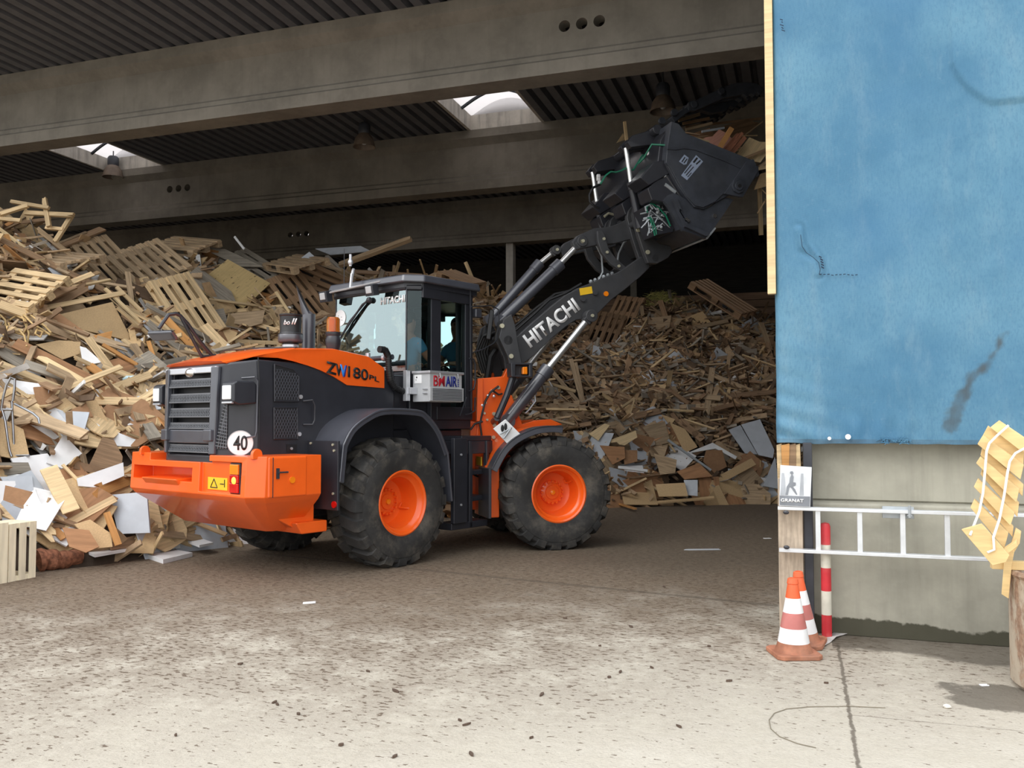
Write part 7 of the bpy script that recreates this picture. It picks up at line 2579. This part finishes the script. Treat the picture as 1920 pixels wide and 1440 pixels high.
stick_in('wooden_plank', (1345, 284), (1372, 240), 9, -0.95, 'orangewood', 'short orange plank standing in the raised bucket')
for k, (a, b, w_) in enumerate((((1352, 290), (1384, 252), 7), ((1360, 290), (1391, 250), 6), ((1368, 292), (1396, 258), 7))):
    stick_in('bark_strip', a, b, w_, -1.0 - 0.02 * k, 'bark', ('leftmost', 'middle', 'rightmost')[k] + ' of three dark bark strips standing in the bucket', 'bark strip', 0.05)
in_bucket('pale_board', [(1378, 294), (1405, 258), (1423, 266), (1441, 267), (1446, 276), (1425, 305), (1405, 302)], -0.85, 'fresh', 'pale broken board hanging out of the bucket mouth', 'board')
stick_in('wooden_lath', (1392, 298), (1446, 276), 4, -0.92, 'brown', 'thin lath lying against the pale board at the bucket mouth', 'lath')
stick_in('wooden_lath', (1416, 318), (1446, 311), 6, -0.9, 'pine', 'short lath just above the bucket cutting edge', 'lath')
stick_in('wooden_lath', (1424, 313), (1446, 297), 6, -0.8, 'weathered', 'second lath rising out over the bucket cutting edge', 'lath')
in_bucket('brown_board', [(1414, 356), (1426, 326), (1446, 320), (1448, 346)], -0.7, 'chip', 'tan board dropping from the bucket lip', 'board')
stick_in('hanging_lath', (1424, 352), (1427, 441), 7, -0.6, 'pine', 'long lath hanging straight down below the bucket lip', 'lath')
stick_in('wooden_splinter', (1429, 356), (1444, 372), 1.6, -0.65, 'pine', 'thin splinter under the bucket lip, upper', 'splinter', 0.01)
stick_in('wooden_splinter', (1420, 400), (1436, 374), 2.2, -0.62, 'pine', 'thin splinter crossing the hanging lath', 'splinter', 0.01)
stick_in('wooden_splinter', (1433, 372), (1445, 396), 2.0, -0.64, 'weathered', 'thin splinter right of the hanging lath', 'splinter', 0.01)
stick_in('wooden_plank', (1285, 238), (1428, 222), 4, 0.3, 'brown', 'long thin plank topmost in the raised bucket')
stick_in('wooden_splinter', (1398, 252), (1430, 228), 2, -0.2, 'weathered', 'splinter rising right out of the bucket', 'splinter', 0.012)
stick_in('wooden_splinter', (1385, 255), (1420, 254), 2, -0.1, 'pine', 'level splinter in the bucket behind the bark strips', 'splinter', 0.012)
stick_in('wooden_plank', (1316, 247), (1358, 240), 4, -0.5, 'lam_grey', 'grey edged plank above the pink board in the bucket')
stick_in('wooden_plank', (1284, 254), (1330, 266), 3, -0.9, 'pine', 'pale plank just above the bucket side plate')
stick_in('wooden_plank', (1272, 226), (1312, 214), 6, -0.1, 'weathered', 'tan plank under the grab arm')
stick_in('wooden_plank', (1280, 232), (1330, 222), 5, 0.1, 'brown', 'dark plank under the grab claw')
stick_in('wooden_plank', (1286, 243), (1335, 231), 5, -0.2, 'weathered', 'second tan plank under the grab claw')
in_bucket('brown_board', [(1325, 246), (1400, 224), (1425, 232), (1392, 262), (1350, 268)], 0.1, 'brown', 'dark brown board lying deep in the bucket', 'board')
in_bucket('brown_board', [(1285, 255), (1330, 240), (1345, 268), (1310, 272)], -0.4, 'hdf', 'small brown board at the back of the bucket', 'board')
stick_in('wooden_plank', (1171, 228), (1177, 282), 5, 0.4, 'pine', 'pale stick caught upright behind the grab levers')
in_bucket('brown_board', [(1156, 268), (1168, 250), (1172, 262)], 0.9, 'pine', 'small pale scrap on the far rim of the bucket', 'board')
rb_ = random.Random(6)
for k in range(12):
    f = k / 11
    q = (1292 + 105 * f, 256 + 36 * f - rb_.uniform(0, 8))
    a = rb_.uniform(-0.9, 0.4)
    l_ = rb_.uniform(14, 26)
    mt = rb_.choice(('pine', 'weathered', 'brown', 'fresh'))
    stick_in('wood_sliver', (q[0] - l_ * math.cos(a), q[1] - l_ * math.sin(a)), (q[0] + l_ * math.cos(a), q[1] + l_ * math.sin(a)), 2.5, rb_.uniform(-0.9, 0.2), mt, '%s sliver in the bucket, %s along the near rim from the left' % (CNAME[mt], ('first', 'second', 'third', 'fourth', 'fifth', 'sixth', 'seventh', 'eighth', 'ninth', 'tenth', 'eleventh', 'last')[k]), 'sliver', 0.015)

# ================================================================== HALL LAMPS
def hall_lamp(px, py, y, s, label, first=[None]):
    p = un('W', 'y', y, px, py)
    e = tag(empty('high_bay_lamp', (p.x, p.y, p.z)), label, 'hall lamp', 'hanging hall lamps')
    e.scale = (s, s, s)
    if first[0] is None:
        a = MB().lathe([(0.215, -0.22), (0.21, -0.20), (0.175, -0.06), (0.12, 0.02), (0.10, 0.04), (0.095, 0.035), (0.165, -0.06), (0.20, -0.215)], n=28, closed=True).build('reflector_bell', 'bell', e)
        b = MB().lathe([(0.0, 0.02), (0.10, 0.02), (0.115, 0.06), (0.115, 0.20), (0.09, 0.24), (0.0, 0.24)], n=24).build('ballast_housing', 'steel_dark', e)
        c = MB().tube([(0, 0, 0.24), (0.03, 0, 0.30), (0, 0, 0.36), (0, 0, 1.2)], 0.012, 6).build('hanger', 'steel', e)
        d = MB().ball((0, 0, -0.08), 0.07, 12, (1, 1, 1.4)).build('bulb', 'grey_box', e)
        first[0] = (a, b, c, d)
    else:
        for q in first[0]:
            q2 = q.copy()
            COL.objects.link(q2)
            q2.parent = e
    hang = [c for c in e.children if c.name.startswith('hanger')][0]
    hang.scale.z = max(0.3, (7.40 - p.z) / s / 1.2)
M['bell'] = plain('dusty_bell', (0.16, 0.12, 0.09), 0.6, var=0.2)
hall_lamp(212, 314, 15.62, 1.05, 'hanging bell lamp under the left skylight')
hall_lamp(683, 255, 14.6, 1.0, 'hanging bell lamp above the cab between the two concrete beams')
hall_lamp(1243, 185, 13.9, 1.0, 'hanging bell lamp above the raised bucket')

# ================================================================== THE DRIVER
def skin(name, J, E, mat, parent, lv=2):
    me = bpy.data.meshes.new(name)
    ks = list(J)
    me.from_pydata([J[k][0] for k in ks], [(ks.index(a), ks.index(b)) for a, b in E], [])
    o = bpy.data.objects.new(name, me)
    COL.objects.link(o)
    sm = o.modifiers.new('skin', 'SKIN')
    sm.use_smooth_shade = True
    for i, k in enumerate(ks):
        r = J[k][1]
        me.skin_vertices[0].data[i].radius = r if isinstance(r, tuple) else (r, r)
        me.skin_vertices[0].data[i].use_root = (i == 0)
    ss_ = o.modifiers.new('sub', 'SUBSURF')
    ss_.levels = ss_.render_levels = lv
    bpy.context.view_layer.update()
    nm = bpy.data.meshes.new_from_object(o.evaluated_get(bpy.context.evaluated_depsgraph_get()))
    o.modifiers.clear()
    o.data = nm
    nm.materials.clear()
    nm.materials.append(M[mat])
    nm.shade_smooth()
    o.parent = parent
    return o
MM = Matrix.Translation((JW.x, JW.y, 0)) @ Matrix.Rotation(A_REAR, 4, 'Z')
per = empty('person', (MM @ Vector((-0.28, 0, 2.1)))[:], A_REAR)
tag(per, 'person in a light blue shirt seated in the loader cab, hand on the wheel', 'person')
def rel(x, y, z): return (x + 0.28, y, z - 2.1)
J = {'pel': (rel(-.30, 0, 2.19), (.12, .15)), 'chest': (rel(-.30, 0, 2.46), (.11, .16)), 'sh': (rel(-.27, 0, 2.66), (.085, .13)), 'neck': (rel(-.25, 0, 2.76), .055), 'jaw': (rel(-.215, 0, 2.85), .075), 'head': (rel(-.24, 0, 2.94), (.092, .080)), 'crown': (rel(-.245, 0, 3.0), .07)}
E_ = [('pel', 'chest'), ('chest', 'sh'), ('sh', 'neck'), ('neck', 'jaw'), ('jaw', 'head'), ('head', 'crown')]
for s, nm in ((-1, 'n'), (1, 'f')):
    J['sho' + nm] = (rel(-.26, s * .19, 2.62), .062)
    J['elb' + nm] = (rel(-.14, s * .27, 2.40), .046)
    J['wri' + nm] = (rel(.07, s * .22, 2.385), .032)
    J['pal' + nm] = (rel(.135, s * .20, 2.385), (.036, .024))
    J['hip' + nm] = (rel(-.22, s * .10, 2.18), .09)
    J['kne' + nm] = (rel(.10, s * .15, 2.20), .066)
    J['ank' + nm] = (rel(.12, s * .15, 1.78), .042)
    J['toe' + nm] = (rel(.22, s * .15, 1.72), .038)
    E_ += [('sh', 'sho' + nm), ('sho' + nm, 'elb' + nm), ('elb' + nm, 'wri' + nm), ('wri' + nm, 'pal' + nm), ('pel', 'hip' + nm), ('hip' + nm, 'kne' + nm), ('kne' + nm, 'ank' + nm), ('ank' + nm, 'toe' + nm)]
    for k in range(4):
        y = s * .20 + (k - 1.5) * .019
        J['f%d%s' % (k, nm)] = (rel(.178, y, 2.385 - .004 * k), .009)
        J['g%d%s' % (k, nm)] = (rel(.185, y, 2.355), .0085)
        J['h%d%s' % (k, nm)] = (rel(.165 + .003 * k, y, 2.338), .008)
        E_ += [('pal' + nm, 'f%d%s' % (k, nm)), ('f%d%s' % (k, nm), 'g%d%s' % (k, nm)), ('g%d%s' % (k, nm), 'h%d%s' % (k, nm))]
    J['t0' + nm] = (rel(.12, s * .20 - s * .035, 2.375), .011)
    J['t1' + nm] = (rel(.155, s * .20 - s * .045, 2.35), .009)
    E_ += [('wri' + nm, 't0' + nm), ('t0' + nm, 't1' + nm)]
body = skin('body', J, E_, 'skin', per)
body_me = body
# face: nose, brows, mouth, ears, eyes as features of the head
fc = MB()
hx, hz = -.24 + .28, 2.93 - 2.1
fc.ball((hx + .098, 0, hz - .015), 0.016, 8, (1.1, .8, 1.4))
for s in (-1, 1):
    fc.ball((hx - .01, s * .083, hz - .01), 0.026, 8, (.7, .35, 1.1))
fco = fc.build('nose_and_ears', 'skin', per)
ey_ = MB()
for s in (-1, 1):
    ey_.ball((hx + .084, s * .032, hz + .012), 0.010, 8, (.6, 1.2, .7))
    ey_.ball((hx + .086, s * .032, hz + .032), 0.010, 8, (.5, 1.9, .4))
ey_.ball((hx + .086, 0, hz - .062), 0.012, 8, (.5, 2.0, .35))
ey_.build('eyes_and_mouth', 'hair', per)
hr = MB().ball((hx - .012, 0, hz + .035), 0.104, 20, (1.0, .90, .95))
hr.v = [v for v in hr.v]
ha = hr.build('hair', 'hair', per, cut=MB().bb((hx + .055, -.2, hz - .2), (hx + .3, .2, hz + .055)).bb((hx - 0.02, -.2, hz - .3), (hx + .0549, .2, hz - .02)))
JS = {k: J[k] for k in ('pel', 'chest', 'sh', 'shon', 'shof')}
JS = {'pel': (J['pel'][0], (.135, .165)), 'chest': (J['chest'][0], (.125, .175)), 'sh': (J['sh'][0], (.10, .145)), 'shon': (J['shon'][0], .078), 'shof': (J['shof'][0], .078),
      'sln': (rel(-.19, -.235, 2.49), .066), 'slf': (rel(-.19, .235, 2.49), .066), 'col': (rel(-.255, 0, 2.735), .064)}
skin('shirt', JS, [('pel', 'chest'), ('chest', 'sh'), ('sh', 'shon'), ('sh', 'shof'), ('shon', 'sln'), ('shof', 'slf'), ('sh', 'col')], 'shirt', per)
JT = {'pel': (J['pel'][0], (.128, .158))}
ET = []
for nm in ('n', 'f'):
    JT['hip' + nm] = (J['hip' + nm][0], .10)
    JT['kne' + nm] = (J['kne' + nm][0], .077)
    JT['ank' + nm] = (J['ank' + nm][0], .058)
    ET += [('pel', 'hip' + nm), ('hip' + nm, 'kne' + nm), ('kne' + nm, 'ank' + nm)]
skin('trousers', JT, ET, 'jeans', per)
